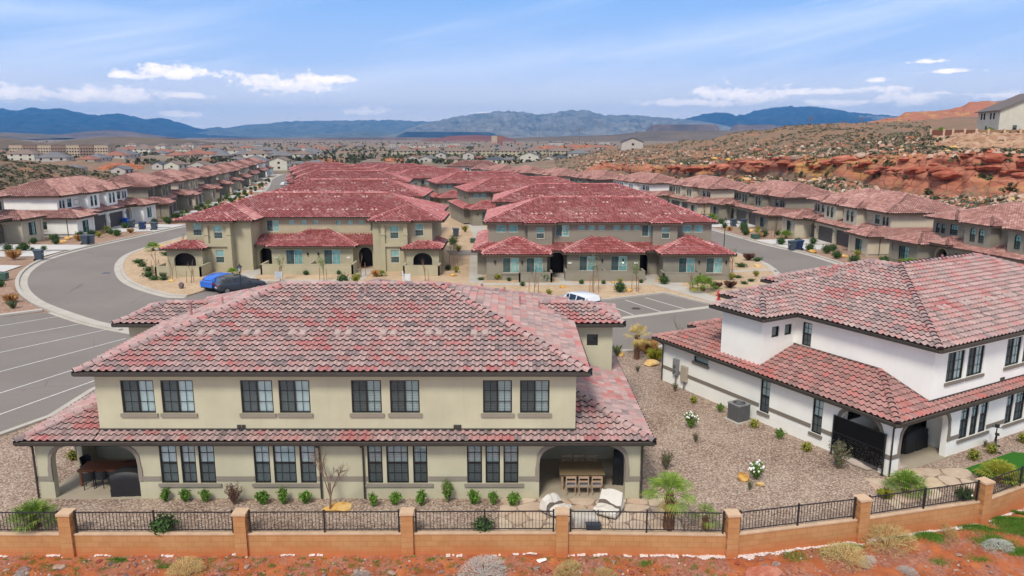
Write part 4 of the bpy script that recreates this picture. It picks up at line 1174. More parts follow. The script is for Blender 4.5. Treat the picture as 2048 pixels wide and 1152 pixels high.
def typeC(loc, label, seg=4, wm='st_c'):
    b = empty('townhouse_block', loc, 0, label=label, cat='building')
    T = 'tile_c'; ze = 5.68; tr = wm; fx = dict(glass='glass_f', blind='blind_f', frame='frame_w', trim='#'+wm, detail=1)
    # local origin (-37.0, 82): x 0..28.2
    W = 28.2
    sq = lambda u: (('r', u, u+.8, 4.75, 5.35), 'grid', {'sill': None})
    mid = [(('r', .8, 2.7, 4.0, 5.35), 'slider', {'sill': None}), sq(4.2), sq(6.0), sq(7.8), sq(11.2), sq(13.0), sq(14.6), (('r', 16.4, 17.8, 4.0, 5.35), 'slider', {'sill': None})]
    block(b, 7.4, 21.4+4, 4.4, 17.5, 2.6, ze-.1, wm, dict(F=[( (o[0][0], o[0][1]*.78+.2, o[0][2]*.78+.2, o[0][3], o[0][4]), o[1], o[2]) for o in mid], R=[(('r', 4, 5.2, 3.9, 5.2), 'hung')], B=[(('r', 3, 4.4, 3.9, 5.2), 'slider')]), name='upper_wall', **fx)
    block(b, 3.0, 7.4, 3.0, 17.5, 2.6, ze-.1, wm, dict(), sides='BL', name='upper_wall', **fx)
    hip(b, -.7, 28.4, 3.9, 18.0, ze, PT, T, seg, gm='gutter_c')
    for s in (0, 1):
        # wings: outer room, tower, inner part
        if s == 0: xo, xt, xi, xe = .2, 2.7, 5.6, 7.6
        else: xo, xt, xi, xe = 28.0, 25.3, 22.4, 21.3
        a, c = min(xo, xt), max(xo, xt)
        block(b, a, c, 1.2 if s == 0 else .9, 12, 2.6, ze-.1, wm, dict(F=[(('r', .75, 1.75, 3.9, 5.35), 'hung', {'sill': None})], R=[(('r', 2, 2.6, 4.4, 5.2), 'plain')] if s else [], L=[]), name='wing_wall', **fx)
        block(b, min(xi, xe), max(xi, xe), .9, 6, 0, ze-.1, wm, {}, sides='FRL', name='wing_wall', **fx)
        a, c = min(xt, xi), max(xt, xi)
        block(b, a, c, .2, 4, -.3, ze-.1, wm, dict(F=[(('r', .95, 1.95, .95, 2.45), 'hung', {'sill': None, 'sur': .0}), (('r', .95, 1.95, 3.7, 5.2), 'hung', {'sill': None})]), sides='FRL', name='tower_wall', **fx)
        t = MB(WM(a, .2, 0)); w = c-a
        for (u0, u1) in ((-.03, .42), (w-.42, w+.03)): t.box(u0, u1, -.24, .01, -.3, ze-.12)
        t.box(.421, w-.421, -.237, .01, 2.85, 3.2); t.box(.421, w-.421, -.237, .01, ze-.45, ze-.12)
        for (u0, u1) in ((-.09, .48), (w-.48, w+.09)): t.box(u0, u1, -.31, -.2401, 4.15, 4.32)
        t.build('tower_pilaster', MAT[wm], b)
        # wing roof
        x0, x1 = (-.9, 8.1) if s == 0 else (20.8, 29.3)
        if s == 0: hip(b, x0, x1, .4, 9.6, ze-.015, PT, T, seg, sides='FRL', gm='gutter_c', name='wing_roof')
        else: hip(b, x0, x1, .4, 9.0, ze-.015, PT, T, seg, sides='FRL', gm='gutter_c', name='wing_roof')
        hip(b, a-.6, c+.6, -.45, 4.2, ze+.01, PT, T, seg, sides='FRL', gm='gutter_c', name='tower_roof')
        # outer ground-floor room with arch and little roof
        a, c = (-1.2, 2.7) if s == 0 else (25.3, 28.9)
        mb = MB(); Mx = WM(a, -1.0, 0); ah = ('a', .75, c-a-.75, .55, 2.3, 1.5, 2)
        wall(mb, Mx, c-a, -.3, 2.66, [ah], thick=.25); wall(mb, WM(c, -1.0, 90), 6, -.3, 2.66); wall(mb, WM(a, 5, 270), 6, -.3, 2.66)
        mb.build('room_wall', MAT[wm], b)
        q = MB(Mx); q.box(.5, c-a-.5, .9, .95, -.2, 2.6); q.build('porch_back', MAT['door'], b)
        t = MB(Mx); surround(t, ah, .14, .04); t.build('arch_surround', MAT[wm], b)
        plane_roof(b, 'room_roof', [[(a-.5,-1.5,2.78),(c+.4,-1.5,2.78),(c-1.6,.5,2.78+2*PT),(a+1.5,.5,2.78+2*PT)], [(c+.4,-1.5,2.78),(c+.4,6,2.78),(c-1.6,6,2.78+2*PT),(c-1.6,.5,2.78+2*PT)], [(a-.5,6,2.78),(a-.5,-1.5,2.78),(a+1.5,.5,2.78+2*PT),(a+1.5,6,2.78+2*PT)]],
                   [((a-.5,-1.5,2.78),(a+1.5,.5,2.78+2*PT)), ((c+.4,-1.5,2.78),(c-1.6,.5,2.78+2*PT))], [((a-.5,-1.5,2.78),(c+.4,-1.5,2.78),(0,-1)), ((c+.4,-1.5,2.78),(c+.4,6,2.78),(1,0)), ((a-.5,6,2.78),(a-.5,-1.5,2.78),(-1,0))], T, seg, 'gutter_c')
    # middle: projecting room and entry arches
    block(b, 9.8, 19.0, .8, 4.4, -.3, 2.66, wm, dict(F=[(('r', 1.6, 3.5, .4, 2.4), 'slider', {'sur': .09, 'sill': None}), (('r', 5.9, 7.8, .4, 2.4), 'slider', {'sur': .09, 'sill': None})]), sides='FRL', name='room_wall', **fx)
    lamp_parts(b, WM(9.8, .8, 0), [(4.1, 1.9), (5.3, 1.9)])
    hip(b, 9.3, 19.5, .3, 10.5, 2.78, PT*1.05, T, seg, sides='FRL', gm='gutter_c', name='room_roof')
    t = MB(WM(9.8, .8, 0)); t.box(-.03, 9.23, -.03, .01, .5, .62); t.build('plaster_band', MAT[wm], b)
    plane_roof(b, 'lower_roof', [[(7.5,1.6,2.78),(21.5,1.6,2.78),(21.5,4.5,2.78+2.9*PT),(7.5,4.5,2.78+2.9*PT)]], [], [((7.5,1.6,2.78),(9.3,1.6,2.78),(0,-1)), ((19.5,1.6,2.78),(21.5,1.6,2.78),(0,-1))], T, seg, 'gutter_c')
    mb = MB()
    for x0 in (7.6, 19.0):
        w = 2.2 if x0 < 10 else 2.3; ah = ('a', .35, w-.35, 0, 2.45, 1.6, 2); Mx = WM(x0, 2.2, 0)
        wall(mb, Mx, w, 0, 2.66, [ah], thick=.3)
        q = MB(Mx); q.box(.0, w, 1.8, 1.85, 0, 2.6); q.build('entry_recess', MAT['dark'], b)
        q = MB(Mx); q.box(.6, 1.5, 1.7, 1.76, 0, 2.1); q.build('front_door', MAT['door'], b)
        t = MB(Mx); surround(t, ah, .14, .04, False); t.build('arch_surround', MAT[wm], b)
    mb.build('entry_wall', MAT[wm], b)
    q = MB(); q.box(10.1, 10.5, .75, .8, 1.4, 1.56); q.box(18.3, 18.7, .75, .8, 1.4, 1.56); q.build('number_plaque', MAT['plaque'], b)
    patio_wall(b, [(9.4,.6),(9.4,-1.7),(19.4,-1.7),(19.4,.6)], wm, 1.1); patio_wall(b, [(14.6,-1.6),(14.6,.6)], wm, 1.1)
    patio_wall(b, [(-1.6,-.9),(-1.6,-3.0),(3.2,-3.0),(3.2,-.2)], wm, 1.1)
    patio_wall(b, [(25.2,-.9),(25.2,-2.4),(29.0,-2.4),(29.0,-.6)], wm, 1.1)
    zf = lambda x, y: ze + PT*min(x+.7, 28.4-x, y-3.9, 18-y)
    pipes(b, zf, [(9,8.5,.4), (14,9.5,.3), (19,9.0,.4)])
    for i in range(8):
        for dx in (0, .45):
            x = 8.2 + i*1.75 + dx
            for y in ((5.9,) if i % 2 else (5.9, 9.6)):
                m = MB(Matrix.Translation((x, y, zf(x, y))) @ Matrix.Rotation(math.atan(PT), 4, 'X')); m.box(-.13, .13, -.15, .15, .05, .125); m.build('tile_vent', MAT['vent_c'], b)
    return b
typeC((-37.0, 82.0, .13), 'tan block with two square towers beyond the blue car, bright red roof')
d1 = typeD((-2.6, 81.2, .13), 0, 'taupe block with three low hipped rooms in front, bright red roof, beyond the white vehicle')
LAB = [((-3.6+1.2, 108.5), 0, 7.9, 'red-roofed grey block directly behind the taupe block with three low hipped rooms'),
 ((-38.5, 113.5), 0, 8.3, 'wide red-roofed grey block directly behind the tan block with two towers'),
 ((-8.0, 138), 14, 7.2, 'third red-roofed block of the right island column, turned a little, beside the pale alley'),
 ((-47.0, 158), 5, 7.6, 'third red-roofed block of the left island column, its ridge just over the second'),
 ((-16.5, 167), 16, 6.9, 'fourth red-roofed block of the right island column'),
 ((-55, 190), 12, 6.7, 'fourth red-roofed block of the left island column'),
 ((-31, 196), 18, 6.4, 'fifth red-roofed block of the right island column'),
 ((-64.5, 220), 14, 6.1, 'fifth red-roofed block of the left island column'),
 ((-41, 226), 18, 5.9, 'sixth red-roofed block of the right island column'),
 ((-74, 250), 15, 5.7, 'sixth red-roofed block of the left island column'),
 ((-50, 257), 20, 5.4, 'seventh red-roofed block of the right island column'),
 ((-84, 284), 17, 4.9, 'red-roofed block at the far end of the left island column'),
 ((-66, 296), 20, 4.2, 'red-roofed block at the far end of the right island column')]
for (x, y), a, zr, lab in LAB:
    inst(d1, (x, y, zr-7.95), R(a), label=lab, group='red-roofed blocks of the central island')

# ---------------------------------------------------------------- garage-front rows either side
def typeE(wm, label, seg=3, tr='trim_c', fr='frame'):
    b = empty('townhouse_block', (0, 0, 0), 0, label=label, cat='building', group='garage-front blocks of the outer rows')
    T = 'tile_e'; W = 25.0; ze = 5.45; fx = dict(glass='glass_f', blind='blind', frame=fr, trim='#'+wm, detail=1)
    # ground floor
    for s in (0, 1):
        x0, x1 = (0, 4.6) if s == 0 else (W-4.6, W)
        block(b, x0, x1, -1.5, 14, -1.2, 2.6, wm, dict(F=[(('r', 1.5, 3.1, .6, 2.2), 'slider', {'sur': .12, 'sill': None})], L=[(('r', 10, 10.9, 1.2, 2.2), 'hung')] if s == 0 else [], R=[(('r', 5, 6, 1.2, 2.2), 'hung')] if s else []), name='room_wall', **fx)
        t = MB(WM(x0, -1.5, 0)); t.box(-.04, 4.64, -.05, .01, .45, .6); t.box(-.02, .4, -.10, .01, -1.2, 2.58) ; t.box(4.2, 4.62, -.10, .01, -1.2, 2.58); t.build('pilaster', MAT[wm], b)
        xs = (W+.041-.001, 270) 
    q = MB(WM(W, 0, 90)); q.box(-1.45, 14, -.04, .01, .45, .6); q.M = WM(0, 14, 270); q.box(0, 15.4, -.04, .01, .45, .6); q.build('plaster_band', MAT['trim_a'], b)
    e1 = ('a', .35, 2.05, 0, 2.35, 1.6, 2); e2 = ('a', W-9.2-2.05, W-9.2-.35, 0, 2.35, 1.6, 2)
    mb = MB(); Mx = WM(4.6, .55, 0); wall(mb, Mx, W-9.2, -1.2, 2.6, [('a', .35, 2.05, 0.0, 2.35, 1.6, 2)] + [('r', 2.9, 7.5, 0, 2.15), ('r', 8.3, 12.9, 0, 2.15)] + [('a', 13.75, 15.45, 0, 2.35, 1.6, 2)], thick=.3)
    mb.build('garage_wall', MAT[wm], b)
    for (u0, u1) in ((2.9, 7.5), (8.3, 12.9)):
        q = MB(Mx)
        for k in range(4): q.box(u0-.02, u1+.02, .2, .24, .54*k+.012, .54*k+.53)
        q.box(u0-.02, u1+.02, .235, .26, 0, 2.2); q.build('garage_door', MAT['garage'], b)
    for (u0, u1) in ((.35, 2.05), (13.75, 15.45)):
        q = MB(Mx); q.box(u0-.2, u1+.2, 1.2, 1.25, 0, 2.5); q.build('entry_recess', MAT['door'], b)
        t = MB(Mx); surround(t, ('a', u0, u1, 0, 2.35, 1.6, 2), .16, .05, False); t.build('arch_surround', MAT[tr], b)
    for u in (2.25, 7.62, 13.0): t = MB(Mx); t.box(u, u+.55, -.12, .01, -.3, 2.5); t.box(u-.05, u+.6, -.16, -.1201, .9, 1.05); t.build('garage_pilaster', MAT[wm], b)
    lamp_parts(b, Mx, [(2.5, 1.8), (7.9, 1.8), (13.3, 1.8)])
    block(b, 4.6, W-4.6, 13, 14, -1.2, 2.6, wm, {}, sides='B', name='garden_wall', **fx)
    # lower roofs
    zl = 2.72; k = PT
    plane_roof(b, 'garage_roof', [[(4.6,.0,zl),(W-4.6,.0,zl),(W-4.6,2.6,zl+2.6*k),(4.6,2.6,zl+2.6*k)]], [], [((4.9,.0,zl),(W-4.9,.0,zl),(0,-1))], T, seg, 'gutter_c')
    hip(b, -.45, 5.1, -2.0, 14.45, zl+.01, k, T, seg, gm='gutter_c', name='room_roof')
    hip(b, W-5.1, W+.45, -2.0, 14.45, zl+.01, k, T, seg, gm='gutter_c', name='room_roof')
    for x in (4.7, W-7.5): hip(b, x, x+2.8, -.55, 3.2, zl+.22, k, T, seg, sides='FRL', gm='gutter_c', name='porch_roof')
    # upper floor
    aw = lambda u: (('a', u, u+.75, 3.55, 5.05, 4.7, 2), 'hung', {'sill': None, 'sur': .09})
    am = lambda u: (('a', u, u+.6, 3.75, 4.85, 4.55, 2), 'hung', {'sill': None, 'sur': .08})
    rf = [am(.5), am(1.3), (('r', 2.6, 3.7, 3.75, 4.9), 'hung', {'sill': None})]
    ops = rf + [( (o[0][0], 21-o[0][2], 21-o[0][1]) + tuple(o[0][3:]), o[1], o[2]) for o in rf]
    block(b, 2, W-2, 2.4, 13, 2.4, ze-.1, wm, dict(F=ops, R=[(('r', 8.6, 9.3, 3.9, 5.0), 'hung')], L=[(('r', 1.3, 2, 3.9, 5.0), 'hung')], B=[(('r', 3, 4.6, 3.6, 5), 'slider'), (('r', 8, 9.6, 3.6, 5), 'slider'), (('r', 14, 15.6, 3.6, 5), 'slider')]), name='upper_wall', **fx)
    t = MB(WM(2, 2.4, 0))
    for u in (4.3, 21-5.8):
        for (a, c_, z0, z1) in ((u, u+1.5, 3.9, 3.98), (u, u+1.5, 4.62, 4.7), (u, u+.08, 3.98, 4.62), (u+1.42, u+1.5, 3.98, 4.62)): t.box(a, c_, -.04, .01, z0, z1)
    t.build('plaster_frame', MAT['trim_c'], b)
    for x in (8.0, 13.6):
        block(b, x, x+3.4, 1.1, 2.6, 2.9, ze-.1, wm, dict(F=[aw(.75), aw(1.9)]), sides='FRL', name='bay_wall', **fx)
        hip(b, x-.45, x+3.85, .65, 5.2, ze+.02, k, T, seg, sides='FRL', gm='gutter_c', name='bay_roof')
    hip(b, 1.5, W-1.5, 1.9, 13.5, ze, k, T, seg, gm='gutter_c')
    for x0 in (1.4, W-6.2): hip(b, x0, x0+4.8, 1.5, 6.8, ze+.015, k, T, seg, sides='FRL', gm='gutter_c', name='corner_roof')
    d = MB()
    for x in (-.05, W+.05): d.tube([(x, -.05, 2.6), (x, -.05, -.5)], .05, 5)
    d.build('downspout', MAT['gutter_c'], b)
    zf = lambda x, y: ze + PT*min(x-1.5, W-1.5-x, y-1.9, 13.5-y)
    pipes(b, zf, [(6,8.5,.5), (12,8.9,.3), (18,8.2,.5)])
    return b
ORD = ['nearest', 'second', 'third', 'fourth', 'fifth', 'sixth', 'seventh', 'eighth', 'ninth', 'tenth']
eW = typeE('st_b', 'white block with charcoal garage doors, nearest full block of the left row')
eG = typeE('st_d', 'grey block')
eT = typeE('st_e', 'tan block')
ROWS = []
def place(src, nearp, farp, side, zb, label, sxx=None):
    n, f = Vector(nearp), Vector(farp); L = (f-n).length
    if side == 'L': o, a = n, math.atan2(f.y-n.y, f.x-n.x)
    else: o, a = f, math.atan2(n.y-f.y, n.x-f.x)
    sx = L/25.0
    if src in (eW, eG, eT) and not src.get('used'):
        b = src; src['used'] = 1
    else: b = copy_tree(src)
    b.location = (o.x, o.y, zb); b.rotation_euler = (0, 0, a); b.scale = (sx, 1.02, 1.20 if side == 'L' else 1.04); b['label'] = label
    ROWS.append((side, Vector((o.x, o.y, zb)), a, sx, label))
    return b
colr = {'W': (eW, 'white'), 'G': (eG, 'grey'), 'T': (eT, 'tan')}
LN = [(-73.8,86.5),(-70.9,117.5),(-71.5,150.5),(-79,181),(-85.5,213),(-94,245),(-102,277),(-110,309),(-117.5,341),(-124,373)]
kinds = 'TWGTGTGTGW'
for i, p in enumerate(LN):
    nx = LN[i+1] if i+1 < len(LN) else (-130, 404)
    if i == 0: nx = (-74.2, 118)
    d_ = (Vector(nx)-Vector(p)).normalized(); L = 27.5
    f = Vector(p) + d_*L; s_, cn = colr[kinds[i]]
    lab = 'cream block cut off by the left edge of the photo, garages toward the curved street' if i == 0 else f'{cn} garage-front block, {ORD[i-1]} whole one of the left-hand row'
    place(s_, p, (f.x, f.y), 'L', gz(p[1]+12)-.05, lab)
RC = [((53.5,65.5),(47.9,90.3),-.1), ((47.6,94.9),(45.9,121),-.5), ((45.6,127),(42.2,152),-1.1), ((40.8,157),(35,181),-1.7), ((33,185),(25.2,208.5),-2.3), ((23.4,211.5),(15.2,235),-2.9), ((13.5,238),(5.0,261),-3.3), ((3.4,264),(-5.2,287),-3.6), ((-7,290),(-15.5,313),-4.1), ((-17.5,316),(-26,339),-4.4)]
kr = 'GTGTWGTGWT'
for i, (n_, f_, zb) in enumerate(RC):
    s_, cn = colr[kr[i]]
    lab = 'grey block partly hidden behind the white block\'s roof at the right edge' if i == 0 else f'{cn} garage-front block, {ORD[i]} of the right-hand row from the camera'
    place(s_, n_, f_, 'R', zb, lab)
b = copy_tree(eW); b.location = (-30, 322, -4.4); b.rotation_euler = (0, 0, R(2)); b['label'] = 'white pinkish-roofed block facing the camera beyond the right island column'
# ---------------------------------------------------------------- perimeter block wall with railings
def blockmat():
    n = NT('tan concrete block'); co = n.coord(); x, y, z = n.sep(co)
    b = n.node('ShaderNodeTexBrick'); n.l.new(n.comb(x, z), b.inputs['Vector'])
    b.inputs['Scale'].default_value = 1; b.inputs['Brick Width'].default_value = .46; b.inputs['Row Height'].default_value = .225
    b.inputs['Mortar Size'].default_value = .009; b.inputs['Color1'].default_value = (.44,.215,.085,1); b.inputs['Color2'].default_value = (.53,.28,.125,1); b.inputs['Mortar'].default_value = (.27,.13,.06,1)
    c = b.outputs['Color']
    c = n.mix(.45, c, n.ramp(n.noise(1.4, co, 5, .65), [(.3,(.42,.19,.075)), (.7,(.56,.31,.14))]))
    st = n.math('ADD', z, n.math('MULTIPLY', n.noise(1.3, co, 4), .5))        # red dust splashed on the foot of the wall
    c = n.mix(n.ramp(n.math('ADD', st, .6), [(.05, .85), (.5, .0)]), c, (.55,.17,.06))
    n.bump(b.outputs['Fac'], -.4, .01); return n.fin(c, .92, .12)
MAT['block'] = blockmat(); MAT['capst'] = flat('pale tan cap block', (.60,.42,.28), .9, .1); MAT['iron'] = flat('black iron railing', (.02,.02,.022), .45, .5)
pw = empty('perimeter_wall', (0, 26, 0), label='tan block wall with capped pillars and black railings along the foot of the gardens', cat='wall')
for i, (a, b) in enumerate(zip(FENCE, FENCE[1:])):
    a, b = Vector(a), Vector(b); d_ = b-a; L = d_.length; ang = math.atan2(d_.y, d_.x)
    def put(o): o.location = (a.x, a.y-26, 0); o.rotation_euler = (0, 0, ang); return o
    m = MB(); m.box(.20, L-.20, -.10, .10, -1.6, .06); m.build('wall_panel', MAT['block'], pw) ; put(bpy.context.scene.objects[-1]) if False else None
    o = COL.objects[-1]; put(o)
    c = MB(); c.box(.231, L-.231, -.115, .115, .061, .11); o2 = c.build('coping', MAT['capst'], pw); put(o2)
    r = MB(); z0, z1 = .22, .98
    r.box(.33, L-.33, -.02, .02, z1-.035, z1); r.box(.33, L-.33, -.016, .016, z0, z0+.03)
    n = int((L-.76)/.128)
    for k in range(1, n): x = .35 + (L-.70)*k/n; r.box(x-.0085, x+.0085, -.0085, .0085, z0+.03, z1-.035)
    o3 = r.build('railing', MAT['iron'], pw); put(o3)
    for x in (.33, L/2, L-.33):
        p = MB(); p.box(x-.03, x+.03, -.03, .03, .09, z1+.045); p.box(x-.036, x+.036, -.036, .036, z1+.045, z1+.06)
        if x != L/2: s_ = -1 if x < L/2 else 1; q0, q1 = sorted((x+s_*.03, x+s_*.12)); p.box(q0, q1, -.012, .012, .72, .75)
        p.build('railing_post', MAT['iron'], o3)
for i, p in enumerate(FENCE[1:-1]):
    a = Vector(FENCE[i]); c = Vector(FENCE[i+2]); d_ = c-a; ang = math.atan2(d_.y, d_.x)
    m = MB(); m.box(-.23, .23, -.22, .22, -1.6, .92); o = m.build('pillar', MAT['block'], pw); o.location = (p[0], p[1]-26, 0); o.rotation_euler = (0, 0, ang)
    m = MB(); m.box(-.265, .265, -.255, .255, .921, 1.01); m.build('cap', MAT['capst'], o)
# whitewashed footing at the wall foot
m = MB(); rr = random.Random(4)
for i in range(640):
    x = -24 + i*.078
    if x < 6.5 and (noise.noise(Vector((x*1.1, 1, 0))) < (.10 if x < 0 else -.05) or rr.random() < .12): continue
    wd = .05 + (.14 if x > 6 else .05)*abs(noise.noise(Vector((x*1.7, 7, 0))))*2.4
    y = fence_y(x)-.10; z = red_z(x, y-.15) - .045 + rr.uniform(-.015,.015)
    n0, n1 = len(m.v), 0
    y1 = y-wd-rr.uniform(0,.05)
    m.add([(x,y,z+.10), (x+.082,y+(fence_y(x+.082)-fence_y(x)),z+.10), (x+.082,y1+.0,red_z(x,y1)+.025), (x,y1,red_z(x,y1)+.03)], [(0,1,2,3)])
m.build('lime_footing', flat('flaking white lime', (.66,.57,.53), .9, var=.35, nsc=14), kind='structure')

# ---------------------------------------------------------------- patio furniture
MAT['teak'] = flat('oiled teak', (.22,.085,.045), .5); MAT['pine'] = flat('weathered light wood', (.42,.29,.19), .7); MAT['slate'] = flat('brown table top', (.25,.18,.10), .5)
MAT['wicker'] = flat('dark wicker', (.03,.03,.032), .7); MAT['cover'] = flat('black vinyl cover', (.018,.018,.02), .55, .4); MAT['cushion'] = flat('grey cushion', (.30,.31,.34), .9)
def table(loc, rz, w, d, top, legm, label, slats=True, h=.76):
    t = empty('dining_table', loc, rz, label=label, cat='table')
    m = MB()
    if slats:
        n = int(w/.11)
        for i in range(n): x = -w/2 + w*i/n; m.box(x+.006, x+w/n-.006, -d/2, d/2, h-.04, h)
        m.box(-w/2+.03, w/2-.03, -d/2+.02, -d/2+.06, h-.09, h-.041); m.box(-w/2+.03, w/2-.03, d/2-.06, d/2-.02, h-.09, h-.041)
    else:
        m.box(-w/2, w/2, -d/2, d/2, h-.05, h); m.box(-w/2+.06, w/2-.06, -d/2+.06, d/2-.06, h-.14, h-.051)
    m.build('tabletop', MAT[top], t)
    for sx in (-1, 1):
        for sy in (-1, 1):
            m = MB(); x, y = sx*(w/2-.12), sy*(d/2-.1); m.box(x-.04, x+.04, y-.04, y+.04, 0, h-.06); m.build('leg', MAT[legm], t)
    return t
tx, ty = G(214, 933, .78); table((tx+.05, ty+.1, .03), R(3), 2.35, 1.0, 'teak', 'teak', 'slatted dark red wooden table on the left patio')
def patio_chair(kind):
    t = empty('patio_chair', (0,0,0))
    sm = 'wicker' if kind == 'w' else 'pine'
    m = MB(); m.box(-.22, .22, -.22, .22, .40, .44)
    m.build('seat', MAT[sm], t)
    if kind == 'w':
        m = MB(); n = 8; vs = []
        for j in range(4):
            z = .42 + j*.13; 
            for i in range(n+1):
                a = math.pi*(.0 + i/n); r = .25 + j*.015; vs.append((r*math.cos(a), .02 + r*math.sin(a)*.9, z - (.1*j/3 if i in (0, n) else 0)))
        m.add(vs, [(j*(n+1)+i, j*(n+1)+i+1, (j+1)*(n+1)+i+1, (j+1)*(n+1)+i) for j in range(3) for i in range(n)]); m.build('backrest', MAT[sm], t)
    else:
        m = MB(); m.box(-.22, .22, .19, .23, .80, .90); m.box(-.22, .22, .19, .22, .62, .70)
        for x in (-.2, .2): m.box(x-.022, x+.022, .185, .235, .44, .90)
        m.build('backrest', MAT[sm], t)
        c = MB(); c.box(-.19, .19, -.2, .16, .44, .48); c.build('cushion', MAT['cushion'], t)
    for x in (-.19, .19):
        for y in (-.19, .20):
            m = MB(); m.cyl((x,y,0), (x*.95,y*.95,.41), .02, .02, 6); m.build('leg', MAT[sm], t)
    return t
pc = patio_chair('w'); first = True
for (px, py, rz, lab) in ((180,968,200,'black wicker chair at the near left side of the slatted red table'), (206,965,170,'black wicker chair at the near right side of the slatted red table'), (176,940,80,'black wicker chair at the left end of the slatted red table'), (262,952,0,'black wicker chair behind the covered grill at the red table')):
    x, y = G(px, py, .2); o = pc if first else copy_tree(pc); first = False
    o.location = (x, y, .03); o.rotation_euler = (0,0,R(rz)); tag(o, lab, 'chair', 'black wicker patio chairs')
tx, ty = G(1162, 936, .80); table((tx, ty, .03), 0, 1.95, 1.25, 'slate', 'pine', 'square tan dining table on the right patio', False, .78)
pc = patio_chair('p'); first = True
for dx, dy, rz, lab in ((-.52,-.95,180,'left light wood chair on the near side of the tan patio table'), (.02,-.95,180,'middle light wood chair on the near side of the tan patio table'), (.58,-.95,180,'right light wood chair on the near side of the tan patio table'), (-.55,.95,0,'left light wood chair behind the tan patio table'), (.0,.95,0,'middle light wood chair behind the tan patio table'), (.6,.95,0,'right light wood chair behind the tan patio table')):
    o = pc if first else copy_tree(pc); first = False
    o.location = (tx+dx, ty+dy*.92, .03); o.rotation_euler = (0,0,R(rz)); tag(o, lab, 'chair', 'light wood patio chairs')
def drape(name, mat, loc, rz, prof_, w, d, label, cat, seed=1, rumple=.03, parent=None):
    """cloth cover hanging over something: top outline prof_(u,v) gives the height; hem flares and folds"""
    n, mb = 22, MB(); vs = []
    for j in range(n+1):
        for i in range(n+1):
            u, v = i/n*2-1, j/n*2-1
            e = max(abs(u), abs(v)); k = 1.0
            inner = .74
            if e < inner: x, y, z = u/inner*w/2, v/inner*d/2, prof_(u/inner, v/inner)
            else:
                g = (e-inner)/(1-inner); uu, vv = u/e, v/e
                x, y = uu*w/2, vv*d/2; zt = prof_(uu, vv); z = zt*(1-g)
                a = math.atan2(vv, uu); f = 1 + g*(.05 + rumple*math.sin(a*9+seed) + rumple*.7*math.sin(a*17+seed*2))
                x *= f; y *= f
            q = Vector((x*2.2, y*2.2, z*2+seed)); z += noise.noise(q)*rumple*.8*(1 if z > .05 else 0); x += noise.noise(q+Vector((5,0,0)))*rumple*1.2
            vs.append((x, y, max(z, .005)))
    mb.add(vs, [(j*(n+1)+i, j*(n+1)+i+1, (j+1)*(n+1)+i+1, (j+1)*(n+1)+i) for j in range(n) for i in range(n)])
    o = mb.build(name, mat, smooth=True, label=label, cat=cat); o.location = loc; o.rotation_euler = (0, 0, rz); return o
grill = lambda u, v: 1.02 + .14*(1-u*u)*(abs(u) < .75) - .05*abs(v)
gx, gy = G(250, 995, .03); drape('covered_grill', MAT['cover'], (gx+.05, gy+.42, .03), R(4), grill, 1.35, .65, 'black vinyl covered grill at the edge of the left patio', 'covered grill', 2)
gx, gy = G(1240, 968, .03); drape('covered_grill', MAT['cover'], (gx-.05, gy+.3, .03), R(80), lambda u, v: 1.55-.35*u*u-.1*v*v, .8, .45, 'tall black covered heater in the right corner of the right patio', 'covered heater', 5)
x, y = BL(3.7, 1.5); drape('covered_grill', MAT['cover'], (x, y, .03), R(29), grill, 1.7, .8, 'large black covered grill inside the front arch of the white block', 'covered grill', 7, .05)
def coverstripe():
    n = NT('striped canvas cover'); co = n.coord(); x, y, z = n.sep(co)
    v = n.math('ADD', n.math('MULTIPLY', n.math('SINE', n.math('MULTIPLY', x, 5.0)), .06), n.math('MULTIPLY', y, 1.5))
    c = n.ramp(n.math('FRACT', n.math('ADD', v, .55)), [(.0,(.66,.62,.55)), (.50,(.66,.62,.55)), (.51,(.15,.12,.10)), (.74,(.15,.12,.10)), (.75,(.66,.62,.55))], 'CONSTANT')
    c = n.mix(n.ramp(z, [(.10, 1.0), (.2, 0.0)]), c, (.22,.19,.16))
    return n.fin(c, .85, .1)
MAT['cstripe'] = coverstripe(); MAT['canvas'] = flat('pale canvas cover', (.50,.46,.40), .9, .1)
def lounge_cover(loc, rz, w, hb, label, sd):
    P = [(-.50,.10),(-.49,.30),(-.42,.39),(-.15,.37),(.10,.40),(.26,.62),(.38,hb),(.44,hb+.01),(.52,.55),(.55,.10)]
    m = MB(); n = 12; vs = []; L = []
    for (a, b) in zip(P, P[1:]): L += [(a[0]+(b[0]-a[0])*k/3, a[1]+(b[1]-a[1])*k/3) for k in range(3)]
    L.append(P[-1]); K = len(L)
    for i in range(n+1):
        u = i/n*2-1
        for (y, z) in L:
            zz = z - (.07*u*u if z > .3 else 0) + noise.noise(Vector((u*2.2, y*3, sd)))*.06*(1 if z > .2 else .2)
            vs.append((u*w/2*(1+(.10*(1-z) if z < .5 else 0)), y + noise.noise(Vector((u*3, z*3, sd+4)))*.04, max(.02, zz)))
    fs = [(i*K+j, (i+1)*K+j, (i+1)*K+j+1, i*K+j+1) for i in range(n) for j in range(K-1)]
    for e in (0, n):
        c = len(vs); vs.append((vs[e*K][0]*1.03, 0, .08)); fs += [(e*K+j, e*K+j+1, c) for j in range(K-1)]
    m.add(vs, fs); o = m.build('covered_lounge_chair', MAT['cstripe'], label=label, cat='lounge chair'); o.location = loc; o.rotation_euler = (0, 0, rz)
lounge = lambda u, v: .36 + .30*max(0, (v+.1)) - .05*u*u
gx, gy = G(1113, 1018, .2); lounge_cover((gx, gy, .03), R(48), .82, .66, 'striped canvas cover over the left lounge chair on the flagstones', 2)
